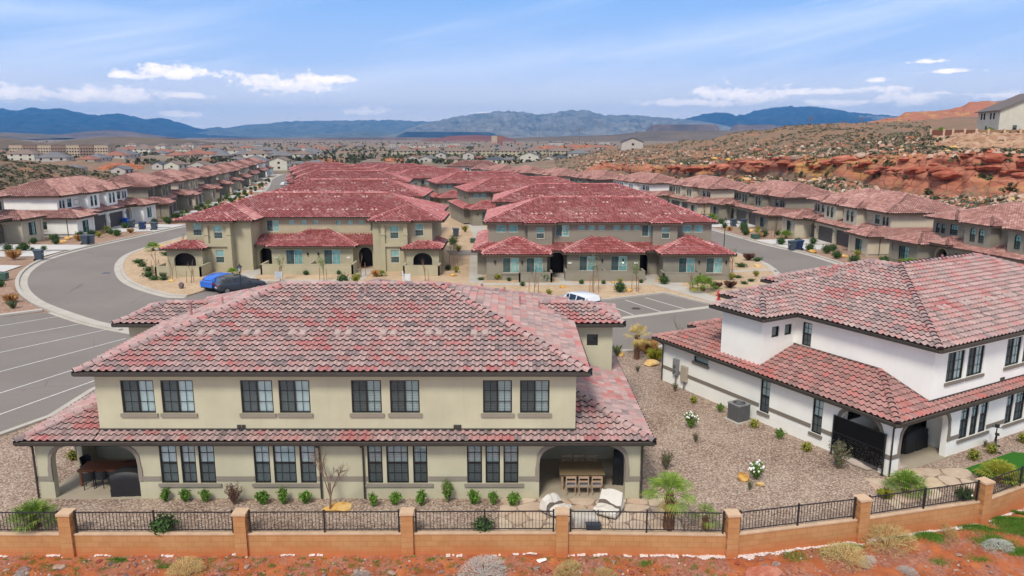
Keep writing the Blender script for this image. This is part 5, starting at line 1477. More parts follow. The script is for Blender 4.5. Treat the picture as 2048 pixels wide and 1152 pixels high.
gx, gy = G(1217, 1018, .2); lounge_cover((gx, gy, .03), R(-28), .9, .84, 'striped canvas cover over the right lounge chair, its back rising to a peak', 6)
gx, gy = G(1168, 1036, .2); drape('covered_fire_table', MAT['canvas'], (gx, gy, .03), R(10), lambda u, v: .42 - .08*(u*u+v*v), .95, .8, 'round low table under a pale cover between the two covered lounge chairs', 'covered table', 4, .05)
m = MB(); gx, gy = G(1187, 1060, .05); m.box(-.28, .28, -.12, .12, 0, .2); m.box(-.3, .3, -.14, .14, .2, .24); o = m.build('storage_box', flat('dark slate plastic', (.05,.06,.075), .5), label='low dark box behind the railing below the covered round table', cat='box'); o.location = (gx, gy+.1, .03)
# white block garden things
def ac_unit(loc, rz, label):
    t = empty('air_conditioner', loc, rz, label=label, cat='air conditioner')
    m = MB(); m.box(-.41, .41, -.41, .41, .06, .93)
    for k in range(22):
        z = .1 + k*.037
        for s in (-1, 1): m.box(-.39, .39, *(sorted((s*.41, s*.425))), z, z+.02); m.box(*(sorted((s*.41, s*.425))), -.39, .39, z, z+.02)
    m.build('housing', MAT['acg'], t)
    m = MB(); m.box(-.43, .43, -.43, .43, .93, .99); m.build('lid', MAT['acg2'], t)
    m = MB(); m.cyl((0,0,.99), (0,0,1.0), .34, .34, 20); m.build('fan_opening', MAT['dark'], t)
    m = MB()
    for r in (.1, .17, .24, .31):
        pts = [(r*math.cos(a*math.pi/10), r*math.sin(a*math.pi/10), 1.015) for a in range(21)]; m.tube(pts, .008, 4)
    for a in range(4): m.cyl((0,0,1.02), (.36*math.cos(a*math.pi/2), .36*math.sin(a*math.pi/2), 1.0), .01, .01, 4)
    m.build('fan_grille', MAT['acg2'], t)
    m = MB(); m.box(-.55, .55, -.55, .55, -.02, .06); m.build('pad', MAT['conc'], t)
MAT['acg'] = flat('grey enamel louvres', (.14,.14,.14), .5); MAT['acg2'] = flat('grey enamel', (.24,.24,.24), .5)
gx, gy = G(1478, 842, 0); ac_unit((gx, gy+.15, .0), R(29), 'grey air conditioner on a pad against the long white side wall')
m = MB(); p = BL(-.0, 14.6)
def meter(y, w, z0, z1, mat, label, round_=False):
    x0, y0 = BL(0, y); t = empty('utility_box', (x0, y0, 0), R(29), label=label, cat='utility box')
    m = MB(); m.box(-.2, -.02, -w/2, w/2, z0, z1); m.build('cabinet', MAT[mat], t)
    if round_:
        for k in (1.05, 1.35): m = MB(); m.cyl((-.2,0,k), (-.3,0,k), .09, .08, 12); m.build('meter_dial', MAT['acg'], t)
    m = MB(); m.box(-.12, -.05, -.05, .05, 0, z0); m.build('conduit', MAT['acg2'], t)
MAT['boxt'] = flat('tan utility enamel', (.42,.36,.28), .5)
meter(14.2, .42, .75, 1.75, 'acg2', 'grey electric meter cabinet with two round dials on the white side wall', True)
meter(13.45, .48, .55, 1.5, 'boxt', 'tan utility cabinet beside the electric meters on the white side wall')
# laser-cut privacy screen in the side arch
t = empty('privacy_screen', (*BL(-.12, 1.6), 0), R(29), label='black perforated metal privacy screen with leaf pattern across the side arch', cat='screen')
m = MB(); m.box(-.015, .015, -1.32, 1.32, .32, 1.95)
def screenpat():
    n = NT('leaf cut black metal'); n.n.remove(n.p); co = n.coord(); x, y, z = n.sep(co)
    h = n.voro(5.5, n.comb(y, z, n.math('MULTIPLY', z, .3)), feature='DISTANCE_TO_EDGE')
    h2 = n.math('SINE', n.math('MULTIPLY', n.math('ADD', y, z), 60.0))
    leaf = n.math('MULTIPLY', n.math('GREATER_THAN', h2, .2), n.math('GREATER_THAN', h, .09))
    leaf = n.math('MULTIPLY', leaf, n.math('LESS_THAN', n.math('ADD', z, n.math('MULTIPLY', n.noise(1.3, co, 2), 1.0)), 1.45))
    dots = n.math('GREATER_THAN', n.math('SINE', n.math('MULTIPLY', z, 130.0)), .55)
    f = n.math('MAXIMUM', n.math('MULTIPLY', leaf, .9), n.math('MULTIPLY', dots, .35))
    d_ = n.node('ShaderNodeBsdfDiffuse'); d_.inputs['Color'].default_value = (.012,.012,.012,1); tr = n.node('ShaderNodeBsdfTransparent')
    mx = n.node('ShaderNodeMixShader'); n.l.new(f, mx.inputs[0]); n.l.new(d_.outputs[0], mx.inputs[1]); n.l.new(tr.outputs[0], mx.inputs[2]); n.l.new(mx.outputs[0], n.out.inputs[0]); return n.mat
m.build('panel', screenpat(), t)
for y in (-1.35, 1.35): m = MB(); m.box(-.03, .03, y-.03, y+.03, 0, 2.0); m.box(-.08,.08,y-.08,y+.08,0,.02); m.build('post', MAT['iron'], t)
for z in (.30, 1.96, 1.15): m = MB(); m.box(-.02, .02, -1.32, 1.32, z, z+.03); m.build('rail', MAT['iron'], t)
MAT['dust'] = flat('beige dust sheet', (.45,.38,.32), .95, .05)
x, y = BL(-.05, 1.8); 
def cloth(loc, rz, w, d, h, label, seed):
    m = MB(); n = 16; vs = []
    for j in range(n+1):
        for i in range(n+1):
            u, v = i/n*2-1, j/n*2-1; r = math.hypot(u, v)
            z = .03 + h*max(0, 1-r*1.3)**1.2 + abs(noise.noise(Vector((u*2.5, v*2.5, seed))))*.12*(1-min(1, r*.7)); vs.append((u*w/2*(1+.15*noise.noise(Vector((v*2, 3, seed)))), v*d/2*(1+.2*noise.noise(Vector((u*2, 9, seed)))), z))
    m.add(vs, [(j*(n+1)+i, j*(n+1)+i+1, (j+1)*(n+1)+i+1, (j+1)*(n+1)+i) for j in range(n) for i in range(n)])
    o = m.build('dust_sheet', MAT['dust'], smooth=True, label=label, cat='dust sheet'); o.location = loc; o.rotation_euler = (0, 0, rz)
cloth((*BL(.1, 1.75), .02), R(119), 1.9, .9, .35, 'crumpled beige dust sheet under the black privacy screen', 1.5)
cloth((*BL(1.25, .5), .03), R(29), .75, .7, .75, 'beige dust sheet heaped beside the corner pillar of the white block', 4.2)
# exercise cycle by the white wall
gx, gy = G(1989, 898, 0.0); t = empty('exercise_cycle', (gx, gy, 0), R(60), label='black exercise cycle with a silver flywheel beside the white wall', cat='exercise cycle')
m = MB(); m.cyl((0,-.04,.3), (0,.04,.3), .26, .26, 20); m.build('flywheel', MAT['cover'], t)
m = MB(); m.cyl((0,-.06,.3), (0,.06,.3), .2, .2, 16); m.build('wheel_disc', MAT['acg2'], t)
m = MB(); m.tube([(-.5,0,.06), (-.15,0,.55), (.15,0,.6), (.42,0,.06)], .035, 6); m.box(-.56,-.46,-.25,.25,.0,.06); m.box(.4,.5,-.25,.25,0,.06); m.tube([(.15,0,.6), (.2,0,1.05)], .025, 6); m.tube([(-.2,0,.5), (-.3,0,.85)], .025, 6); m.build('frame', MAT['cover'], t)
m = MB(); m.box(-.42,-.18,-.09,.09,.85,.91); m.build('saddle', MAT['cover'], t)
m = MB(); m.tube([(.35,-.2,1.08), (.2,-.15,1.05), (.2,.15,1.05), (.35,.2,1.08)], .018, 6); m.box(.18,.22,-.1,.1,1.07,1.22); m.build('handlebar', MAT['cover'], t)

# ---------------------------------------------------------------- street things
MAT['binb'] = flat('blue grey bin plastic', (.055,.075,.10), .5); MAT['binblue'] = flat('bright blue bin plastic', (.01,.07,.40), .45); MAT['bind'] = flat('dark navy bin plastic', (.02,.04,.11), .5); MAT['mark'] = flat('pale stencil mark', (.5,.52,.54), .6)
def bin_(mat, lid):
    t = empty('wheelie_bin', (0,0,0)); m = MB()
    vs = [(-.27,-.30,.08),(.27,-.30,.08),(.27,.26,.08),(-.27,.26,.08),(-.33,-.38,1.0),(.33,-.38,1.0),(.33,.36,1.0),(-.33,.36,1.0)]
    m.add(vs, [(3,2,1,0),(0,1,5,4),(1,2,6,5),(2,3,7,6),(3,0,4,7),(4,5,6,7)]); m.box(-.36,.36,-.41,.39,.93,1.0); m.build('body', MAT[mat], t)
    m = MB(); vs = [(-.37,-.43,1.005),(.37,-.43,1.005),(.37,.43,1.04),(-.37,.43,1.04),(-.33,-.38,1.07),(.33,-.38,1.07),(.33,.40,1.12),(-.33,.40,1.12)]
    m.add(vs, [(3,2,1,0),(0,1,5,4),(1,2,6,5),(2,3,7,6),(3,0,4,7),(4,5,6,7)]); m.cyl((-.3,.46,1.0),(.3,.46,1.0),.025,.025,6); m.build('lid', MAT[lid], t)
    for s in (-1, 1): m = MB(); m.cyl((s*.27,.3,.12),(s*.33,.3,.12),.12,.12,12); m.build('wheel', MAT['cover'], t)
    m = MB(); m.box(-.12,.12,-.362,-.352,.62,.74); m.build('stencil', MAT['mark'], t)
    return t
BT = {'g': bin_('binb','binb'), 'b': bin_('binblue','binblue'), 'd': bin_('bind','bind')}
used = set()
BINS = [(79,521,'g',100,'lone grey bin on the outer kerb of the left bend'), (170,489,'g',110,'left of the two grey bins on the kerb before the white block'), (183,488,'g',110,'right of the two grey bins on the kerb before the white block'),
 (242,450,'d',90,'navy bin left of the bright blue bin near the white block garages'), (252,451,'b',90,'bright blue bin near the white block garages'), (264,455,'g',90,'grey bin right of the bright blue bin near the white block garages'),
 (286,459,'d',90,'navy bin on the driveway right of the white block, before its shrubs'), (309,460,'g',90,'grey bin nearest the road on the driveway of the second left block'),
 (1584,501,'g',-80,'left of the two grey bins on the driveway of the right row'), (1597,500,'d',-80,'navy bin beside the grey one on the driveway of the right row'), (1466,453,'g',-80,'far grey bin on the right row driveway near the lamp post'), (1487,453,'g',-80,'second far grey bin on the right row driveway'), (1413,448,'d',-80,'small far navy bin at the right road by the lamp post'),
 (873,505,'g',90,'grey bin against the right side wall of the tan towered block'), (912,475,'g',90,'dark bin against the side wall of the block behind the tan one')]
for (px, py, k, rz, lab) in BINS:
    x, y = GS(px, py); o = BT[k] if k not in used else copy_tree(BT[k]); used.add(k)
    o.location = (x, y, gz(y)+(.14 if 800 < px < 1000 else .012)); o.rotation_euler = (0, 0, R(rz)); o.scale = (1.25,)*3; tag(o, lab, 'bin', 'wheeled rubbish bins')
# hydrant
MAT['hyd'] = flat('red hydrant paint', (.50,.03,.03), .4, .5)
gx, gy = G(1437, 601, .13); t = empty('fire_hydrant', (gx, gy, .13), label='red fire hydrant on the gravel corner by the parking bays', cat='hydrant')
m = MB(); m.cyl((0,0,0),(0,0,.06),.2,.2,12); m.cyl((0,0,.06),(0,0,.62),.12,.11,12); m.cyl((0,0,.6),(0,0,.66),.17,.17,12); m.cyl((0,0,.66),(0,0,.82),.13,.05,12); m.cyl((0,0,.82),(0,0,.88),.035,.035,6); m.build('barrel', MAT['hyd'], t)
for s in ((-1,0),(1,0),(0,-1)): m = MB(); m.cyl((0,0,.45),(s[0]*.2,s[1]*.2,.45),.065,.065,8); m.cyl((s[0]*.19,s[1]*.19,.45),(s[0]*.23,s[1]*.23,.45),.08,.08,8); m.build('outlet', MAT['hyd'], t)
t.scale = (1.15,)*3
def lamp_post(px, py, h, label, z0=.13):
    x, y = GS(px, py); t = empty('street_lamp', (x, y, gz(y)+z0), label=label, cat='street lamp'); m = MB()
    m.cyl((0,0,0),(0,0,.5),.14,.10,8); m.cyl((0,0,.5),(0,0,h-.7),.06,.045,8); m.cyl((0,0,h-.75),(0,0,h-.6),.05,.12,8); m.build('pole', MAT['iron'], t)
    m = MB()
    for a in range(4): c_, s_ = math.cos(a*math.pi/2+.78), math.sin(a*math.pi/2+.78); m.cyl((.12*c_,.12*s_,h-.6),(.19*c_,.19*s_,h-.15),.015,.015,4)
    m.cyl((0,0,h-.15),(0,0,h+.05),.27,.06,8); m.cyl((0,0,h+.05),(0,0,h+.15),.02,.05,6); m.build('lantern_frame', MAT['iron'], t)
    m = MB(); m.cyl((0,0,h-.58),(0,0,h-.16),.10,.16,8); m.build('lantern_glass', MAT['mark'], t)
lamp_post(1447, 508, 4.6, 'tall dark street lamp at the right corner of the taupe block')
x, y = G(484, 600, 0); lamp_post(484, 603, 3.3, 'dark lantern street lamp standing in front of the parked dark wagon')
# signs
def post_sign(px, py, h, label, kind):
    x, y = GS(px, py); t = empty('sign', (x, y, gz(y)+.13), label=label, cat='sign'); m = MB()
    if kind == 'realty':
        m.box(-.05,.05,-.05,.05,0,h); m.box(.05,.75,-.035,.035,h-.35,h-.27); m.build('post', MAT['plaque'], t)
        m = MB(); m.box(.15,.7,-.012,.012,h-.95,h-.37); m.build('board', MAT['plaque'], t)
    elif kind == 'blue':
        m.cyl((0,0,0),(0,0,h),.03,.03,6); m.build('post', MAT['acg2'], t)
        m = MB(); m.box(-.17,.17,-.035,-.03,h-.45,h); m.build('panel', MAT['binblue'], t)
        m = MB(); m.cyl((0.0,-.04,h-.30),(.0,-.036,h-.30),.085,.085,14); m.cyl((-.02,-.045,h-.11),(-.02,-.036,h-.11),.03,.03,8); m.box(-.03,0,-.042,-.036,h-.26,h-.13); m.build('wheelchair_mark', MAT['plaque'], t)
    else:
        for s in (-.35,.35): m.box(s-.02,s+.02,-.02,.02,0,h)
        m.build('frame', MAT['plaque'], t); m = MB(); m.box(-.33,.33,-.01,.01,h-.75,h-.02); m.build('board', MAT['mark'], t)
post_sign(807, 592, 2.3, 'white estate sign post in front of the tan towered block', 'realty')
post_sign(890, 505, 1.6, 'blue wheelchair parking sign beside the alley', 'blue')
post_sign(558, 566, 1.1, 'small framed yard sign by the patio wall of the tan block', 'frame')
for (px, py, lab) in ((948,487,'green ground transformer box beside the alley path'), (1510,478,'dark green transformer box in the right row front garden'), (4,560,'pale green transformer box at the left edge of the photo')):
    x, y = GS(px, py); t = empty('transformer_box', (x, y, gz(y)+.12), R(8), label=lab, cat='utility box'); m = MB()
    m.box(-.55,.55,-.4,.4,0,.6); m.build('cabinet', flat('green utility enamel', (.05,.10,.07), .5), t); m = MB(); m.box(-.57,.57,-.42,.42,.6,.66); m.build('lid', flat('green utility lid', (.07,.13,.09), .5), t)

# ---------------------------------------------------------------- vehicles
def paint(name, col): 
    n = NT(name); n.p.inputs['Coat Weight'].default_value = .6; n.p.inputs['Coat Roughness'].default_value = .05; return n.fin(n.ramp(n.noise(2, n.coord(), 2), [(.3, tuple(c*.94 for c in col)), (.7, col)]), .3, .5)
MAT['cblue'] = paint('bright blue car paint', (.0,.13,.62)); MAT['cdark'] = paint('dark slate car paint', (.035,.042,.055)); MAT['cwhite'] = paint('white car paint', (.75,.76,.78))
MAT['cglass'] = flat('dark car glass', (.015,.02,.025), .06, .8); MAT['tyre'] = flat('tyre rubber', (.02,.02,.02), .8); MAT['rim'] = flat('alloy rim', (.35,.35,.36), .3, metal=.8); MAT['red_l'] = flat('red tail lamp', (.45,.02,.02), .3, .5); MAT['chrome'] = flat('chrome trim', (.6,.6,.62), .2, metal=.9)
def car(kind, mat, loc, rz, label, cat):
    """x forward, length L; body lofted from stations"""
    t = empty(cat.replace(' ', '_'), loc, rz, label=label, cat=cat)
    if kind == 'hatch': L, Wd, St = 4.45, .92, [(-2.2,.50,.98,.98),(-2.12,.36,1.02,1.06),(-1.75,.30,1.03,1.42),(-1.0,.28,1.02,1.60),(-.1,.28,1.0,1.63),(.45,.28,.99,1.52),(1.15,.28,.98,1.02),(1.9,.32,.88,.90),(2.2,.40,.70,.72)]
    elif kind == 'wagon': L, Wd, St = 4.8, .92, [(-2.35,.45,.9,.92),(-2.25,.34,1.0,1.05),(-1.95,.30,1.0,1.50),(-1.0,.28,.99,1.58),(-.1,.28,.98,1.58),(.5,.28,.97,1.46),(1.3,.28,.96,1.0),(2.1,.32,.84,.86),(2.38,.40,.66,.68)]
    else: L, Wd, St = 5.2, .98, [(-2.6,.5,1.10,1.12),(-2.5,.42,1.15,1.2),(-2.25,.36,1.16,1.80),(-1.0,.35,1.15,1.86),(.0,.35,1.14,1.85),(.45,.35,1.13,1.72),(1.05,.35,1.12,1.18),(2.2,.38,1.06,1.08),(2.58,.5,.85,.87)]
    rings = []
    for (x, zb, zl_, zr) in St:
        end = .90 if abs(x) > L/2-.15 else 1.0; w = Wd*end; hi = zr-zl_ > .15; wt = w*(.74 if hi else .9)
        rings.append([(x,-w*.9,zb),(x,-w,zb+.12),(x,-w,(zb+zl_)/2+.08),(x,-w*.96,zl_),(x,-wt,zr-.04 if hi else zr),(x,-wt*.8,zr),(x,wt*.8,zr),(x,wt,zr-.04 if hi else zr),(x,w*.96,zl_),(x,w,(zb+zl_)/2+.08),(x,w,zb+.12),(x,w*.9,zb)])
    m = MB(); vs = [p for r in rings for p in r]; n = 12
    fs = [(i*n+j, i*n+(j+1) % n, (i+1)*n+(j+1) % n, (i+1)*n+j) for i in range(len(rings)-1) for j in range(n)] + [tuple(range(n)), tuple(range((len(rings)-1)*n, len(rings)*n))[::-1]]
    m.add(vs, fs); b = m.build('body', MAT[mat], t, smooth=False)
    bv = b.modifiers.new('bevel', 'BEVEL'); bv.width = .04; bv.segments = 2; bv.limit_method = 'ANGLE'; bv.angle_limit = R(18)
    for p in b.data.polygons: p.use_smooth = True
    g = MB()
    def pan(a, c, j, k0=.10, k1=.86, x0=.04, x1=.04):
        ra, rc = rings[a], rings[c]
        def P(r0, r1, fx, k):
            A = Vector(r0[j]).lerp(Vector(r1[j]), fx); B = Vector(r0[j+1]).lerp(Vector(r1[j+1]), fx); q = A.lerp(B, k); q.y *= 1.012; q.z += .004; return q
        g.add([P(ra,rc,x0,k0), P(ra,rc,1-x1,k0), P(ra,rc,1-x1,k1), P(ra,rc,x0,k1)], [(0,1,2,3)])
    hi = [i for i, s in enumerate(St) if s[3]-s[2] > .15]
    for i, c in zip(hi, hi[1:]):
        for j in (3, 7): pan(i, c, j, .12 if j == 3 else .14, .86 if j == 3 else .88, .06, .06)
    g.build('side_glass', MAT['cglass'], t)
    def cross(i, c, nm):
        q = MB(); A, B = rings[i], rings[c]; f0, f1 = .12, .88
        up = Vector((0, 0, .012))
        def P(j, f): return Vector(A[j]).lerp(Vector(B[j]), f) + up
        q.add([P(4,f0)*1, P(7,f0), P(7,f1), P(4,f1)], [(0,1,2,3)])
        q.build(nm, MAT['cglass'], t)
    cross(hi[-1], hi[-1]+1, 'windscreen'); cross(hi[0], hi[0]-1, 'rear_window')
    if kind == 'wagon':
        q = MB(); q.box(-1.5, .1, -.45, .45, 1.59, 1.64); q.build('sunroof', MAT['cglass'], t)
        for s in (-1, 1): q = MB(); q.tube([(-1.9,s*.62,1.56),(-1.5,s*.64,1.64),(.1,s*.64,1.64),(.5,s*.62,1.52)], .02, 5); q.build('roof_rail', MAT['chrome'], t)
    for x in (-L/2+.85, L/2-.9):
        for s in (-1, 1):
            r = .34 if kind != 'suv' else .40
            q = MB(); q.cyl((x,s*(Wd-.2),r),(x,s*(Wd+.01),r),r,r,20); wh = q.build('wheel', MAT['tyre'], t)
            q = MB(); q.cyl((x,s*(Wd-.1),r),(x,s*(Wd+.02),r),r*.62,r*.62,14); q.build('rim', MAT['rim'], wh)
    xr = -L/2+.06
    for s in (-1, 1):
        q = MB(); z = .82 if kind != 'suv' else 1.0; q.box(xr-.03, xr+.12, *(sorted((s*.45, s*(Wd*.93)))), z, z+.13); q.build('tail_lamp', MAT['red_l'], t)
        q = MB(); q.box(L/2-.30, L/2-.02, *(sorted((s*.5, s*(Wd*.92)))), St[-1][2]-.08, St[-1][2]+.05); q.build('headlight', MAT['mark'], t)
        q = MB(); xm = .62; q.box(xm, xm+.1, *(sorted((s*Wd*.97, s*(Wd+.18)))), St[-4][2]+.02, St[-4][2]+.16); q.build('mirror', MAT[mat], t)
    q = MB(); q.box(xr-.02, xr+.04, -.25, .25, .55, .67); q.build('number_plate', MAT['plaque'], t)
    q = MB(); q.box(xr-.03, xr+.1, -.8, .8, .38, .5); q.build('bumper', MAT['tyre'], t)
    return t
x, y = G(432, 583, 0); car('hatch', 'cblue', (x+.2, y+1.7, .0), R(62), 'bright blue hatchback parked before the tan towered block', 'car')
x, y = G(480, 580, 0); car('wagon', 'cdark', (x+.2, y-.4, .0), R(38), 'dark slate wagon with roof rails beside the blue hatchback', 'car')
x, y = G(1152, 577, 1.86); car('suv', 'cwhite', (x, y-1.0, .0), R(122), 'white utility vehicle half hidden behind the nearest roof', 'car')
x, y = GS(588, 372); car('hatch', 'cwhite', (x-3.5, y, gz(y)), R(70), 'small white car far up the left street by the kerb', 'car')
x, y = GS(610, 368); car('hatch', 'cwhite', (x+3, y+6, gz(y)), R(75), 'small white car far up the left street on the island side', 'car')
# ---------------------------------------------------------------- foliage
def leafmat(name, a, b, c=None, trans=.0):
    n = NT(name); st = [(0, a), (.6, b), (1, c or b)]
    col = n.ramp(n.island(), st)
    col = n.mix(.3, col, n.ramp(n.objrand(), [(0, tuple(v*.7 for v in a)), (1, tuple(min(1, v*1.25) for v in b))]))
    return n.fin(col, .7, .2)
MAT['lf_dark'] = leafmat('dark clipped foliage', (.02,.055,.012), (.05,.12,.025), (.08,.16,.035))
MAT['lf_green'] = leafmat('fresh green foliage', (.05,.13,.012), (.12,.25,.03), (.22,.36,.06))
MAT['lf_olive'] = leafmat('olive grey foliage', (.07,.09,.04), (.14,.17,.08), (.22,.24,.13))
MAT['lf_yel'] = leafmat('yellow green foliage', (.16,.20,.02), (.32,.32,.04), (.45,.38,.06))
MAT['lf_purple'] = leafmat('purple brown foliage', (.09,.035,.03), (.18,.08,.06), (.12,.14,.06))
MAT['straw'] = leafmat('dry straw stems', (.42,.30,.12), (.62,.48,.22), (.52,.44,.16))
MAT['orange_g'] = leafmat('dry orange grass', (.40,.20,.07), (.58,.34,.14), (.62,.45,.22))
MAT['greytwig'] = leafmat('bleached grey twigs', (.34,.34,.30), (.55,.55,.50), (.68,.68,.64))
MAT['bark'] = flat('grey brown bark', (.20,.13,.09), .9); MAT['stake'] = flat('wooden stake', (.32,.15,.08), .8); MAT['palmtrunk'] = flat('fibrous palm trunk', (.17,.09,.055), .95, var=.35, nsc=12)
MAT['petal'] = flat('white petals', (.85,.83,.78), .6); MAT['lf_palm'] = leafmat('palm leaflets', (.06,.14,.015), (.17,.29,.035), (.36,.40,.07)); MAT['lf_palmy'] = leafmat('dry palm leaflets', (.45,.33,.08), (.55,.42,.14))
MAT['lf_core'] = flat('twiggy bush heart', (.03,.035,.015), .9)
def rndunit(r):
    while True:
        v = Vector((r.uniform(-1,1), r.uniform(-1,1), r.uniform(-1,1)))
        if .05 < v.length < 1: return v
def leaves(mb, c, rad, n, size, r, shell=.55, up=0, lump=.25):
    c = Vector(c); ph = r.random()*10
    for _ in range(n):
        d_ = rndunit(r).normalized(); k = shell + (1-shell)*r.random()**.6
        k *= 1 + lump*noise.noise(d_*2.2 + Vector((ph, 0, 0)))*1.6
        p = c + Vector((d_.x*rad[0], d_.y*rad[1], d_.z*rad[2]))*k
        nn_ = (d_*.8 + rndunit(r)*.9 + Vector((0,0,up))).normalized(); t = nn_.cross(rndunit(r)).normalized(); b = nn_.cross(t); s = size*r.uniform(.6, 1.3)
        mb.add([p - t*s*.5, p + b*s*.32, p + t*s*.6, p - b*s*.32], [(0,1,2,3)])
def bush(name, rad, n, size, mat, seed, core=True, lump=.25):
    r = random.Random(seed); t = empty(name, (0,0,0)); m = MB()
    leaves(m, (0,0,rad[2]*.95), rad, n, size, r, lump=lump); m.build('foliage', MAT[mat], t)
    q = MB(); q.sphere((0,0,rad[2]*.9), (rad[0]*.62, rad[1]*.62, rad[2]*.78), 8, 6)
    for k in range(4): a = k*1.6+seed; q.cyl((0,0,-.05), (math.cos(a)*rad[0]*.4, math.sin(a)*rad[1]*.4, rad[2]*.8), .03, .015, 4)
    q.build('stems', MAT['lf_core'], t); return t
def sprig(name, h, w, n, mat, seed, size=.07, flowers=0, stems='bark'):
    """loose upright bush: curved stems with leaves along them"""
    r = random.Random(seed); t = empty(name, (0,0,0)); s = MB(); l = MB(); f = MB()
    for _ in range(n):
        a = r.uniform(0, 6.28); sp = r.uniform(.1, 1)*w; hh = h*r.uniform(.6, 1.0)*(1-.25*(sp/w)**2)
        pts = [Vector((math.cos(a)*sp*k**1.3, math.sin(a)*sp*k**1.3, hh*k)) + rndunit(r)*.03*k for k in (0, .35, .7, 1)]
        s.tube(pts, [.016, .012, .008, .004], 4)
        for _k in range(16):
            k = r.uniform(.25, 1); i = min(2, int(k*3)); p = pts[i].lerp(pts[i+1], k*3-i) + rndunit(r)*size*.9
            tt = rndunit(r).normalized(); bb = tt.cross(rndunit(r)).normalized(); z = size*r.uniform(.6,1.3)
            l.add([p-tt*z*.6, p+bb*z*.3, p+tt*z*.7, p-bb*z*.3], [(0,1,2,3)])
        if flowers and r.random() < flowers: f.sphere(pts[-1] + rndunit(r)*.05, r.uniform(.035,.06), 7, 5)
    s.build('stems', MAT[stems], t); l.build('foliage', MAT[mat], t)
    if flowers: f.build('flowers', MAT['petal'], t)
    return t
def tuft(name, h, w, n, mat, seed, bend=.6, bw=.018):
    r = random.Random(seed); m = MB(); t = empty(name, (0,0,0))
    for _ in range(n):
        a = r.uniform(0, 6.28); hh = h*r.uniform(.5, 1); sp = w*r.uniform(.15, 1); c_, s_ = math.cos(a), math.sin(a); px_, py_ = -s_*bw, c_*bw
        b0 = Vector((c_*sp*.15, s_*sp*.15, 0)); b1 = Vector((c_*sp*.5, s_*sp*.5, hh*.75)); b2 = Vector((c_*sp, s_*sp, hh*(1-bend*r.random()*.5)))
        o = Vector((px_, py_, 0)); m.add([b0-o, b0+o, b1+o*.8, b2, b1-o*.8], [(0,1,2,3,4)])
    m.build('blades', MAT[mat], t); return t
def twigs(name, rad, n, mat, seed, th=.008, depth=3, curl=.5):
    """ball of forking dry twigs"""
    r = random.Random(seed); m = MB(); t = empty(name, (0,0,0))
    def grow(p, d_, L, k, w):
        pts = [p]; q = p; dd = d_
        for _ in range(3): dd = (dd + rndunit(r)*curl).normalized(); q = q + dd*L/3; pts.append(q)
        for a, b in zip(pts, pts[1:]):
            sd = (b-a).cross(rndunit(r)).normalized()*w; m.add([a-sd, a+sd, b+sd*.8, b-sd*.8], [(0,1,2,3)])
        if k > 0:
            for _ in range(3): grow(q, (dd + rndunit(r)*.9).normalized(), L*.62, k-1, w*.7)
    for _ in range(n):
        d_ = rndunit(r).normalized(); d_.z = abs(d_.z)*.9+.15; d_.x *= rad[0]; d_.y *= rad[1]; d_.z *= rad[2]; L = d_.length*.5
        grow(Vector((0,0,0)), d_.normalized(), L, depth, th)
    m.build('twigs', MAT[mat], t); return t
def fan_frond(m, r, base, az, tilt, pl, fl, droop=.5, nl=22):
    d_ = Vector((math.cos(az)*math.cos(tilt), math.sin(az)*math.cos(tilt), math.sin(tilt))); side = Vector((-math.sin(az), math.cos(az), 0)); up = side.cross(d_)*-1
    mid = base + d_*pl*.55; tip = base + d_*pl + Vector((0,0,-.12*pl)); m.cyl(base, mid, .014, .011, 4); m.cyl(mid, tip, .011, .009, 4)
    for i in range(nl):
        a = (i/(nl-1)-.5)*3.6; dr = (d_*math.cos(a) + side*math.sin(a)).normalized(); L = fl*(.72+.28*math.cos(a*.8))*r.uniform(.9,1.05)
        w = L*.030; sd = dr.cross(up).normalized()*w
        p1 = tip + dr*L*.6 + up*(.05*L) ; p2 = tip + dr*L + Vector((0,0,-1))*L*droop*r.uniform(.3,.8)
        m.add([tip, p1-sd, p2, p1+sd], [(0,1,2,3)])
def fan_palm(h, n, pl, fl, seed, mat='lf_palm', tr=.16, dead=8, name='fan_palm', tiltlo=-.5):
    r = random.Random(seed); t = empty(name, (0,0,0)); m = MB()
    k = max(4, int(h/.12))
    for i in range(k):
        z0, z1 = h*i/k, h*(i+1)/k; rr = tr*(1.25-.45*i/k); m.cyl((0,0,z0-.03), (0,0,z1+.02), rr*.85, rr*1.12, 9)
    for i in range(int(h*34)):
        a = r.uniform(0,6.28); z = r.uniform(.1,1)*h; rr = tr*(1.25-.45*z/h); c_, s_ = math.cos(a), math.sin(a); m.cyl((c_*rr*.8,s_*rr*.8,z-.05), (c_*rr*1.55,s_*rr*1.55,z+.08), .022, .008, 4)
    m.build('trunk', MAT['palmtrunk'], t); m = MB()
    for i in range(n):
        az = i*2.399 + r.uniform(-.2,.2); tilt = tiltlo + (1.45-tiltlo)*(i+.5)/n; fan_frond(m, r, Vector((0,0,h)), az, tilt, pl*(1.05-.35*i/n), fl, .45)
    m.build('fronds', MAT[mat], t)
    if dead:
        m = MB()
        for i in range(dead): fan_frond(m, r, Vector((0,0,h-.05)), i*2.4+.5, -.75-r.random()*.4, pl*.6, fl*.75, .7, 14)
        m.build('dead_fronds', MAT['lf_palmy'], t)
    return t
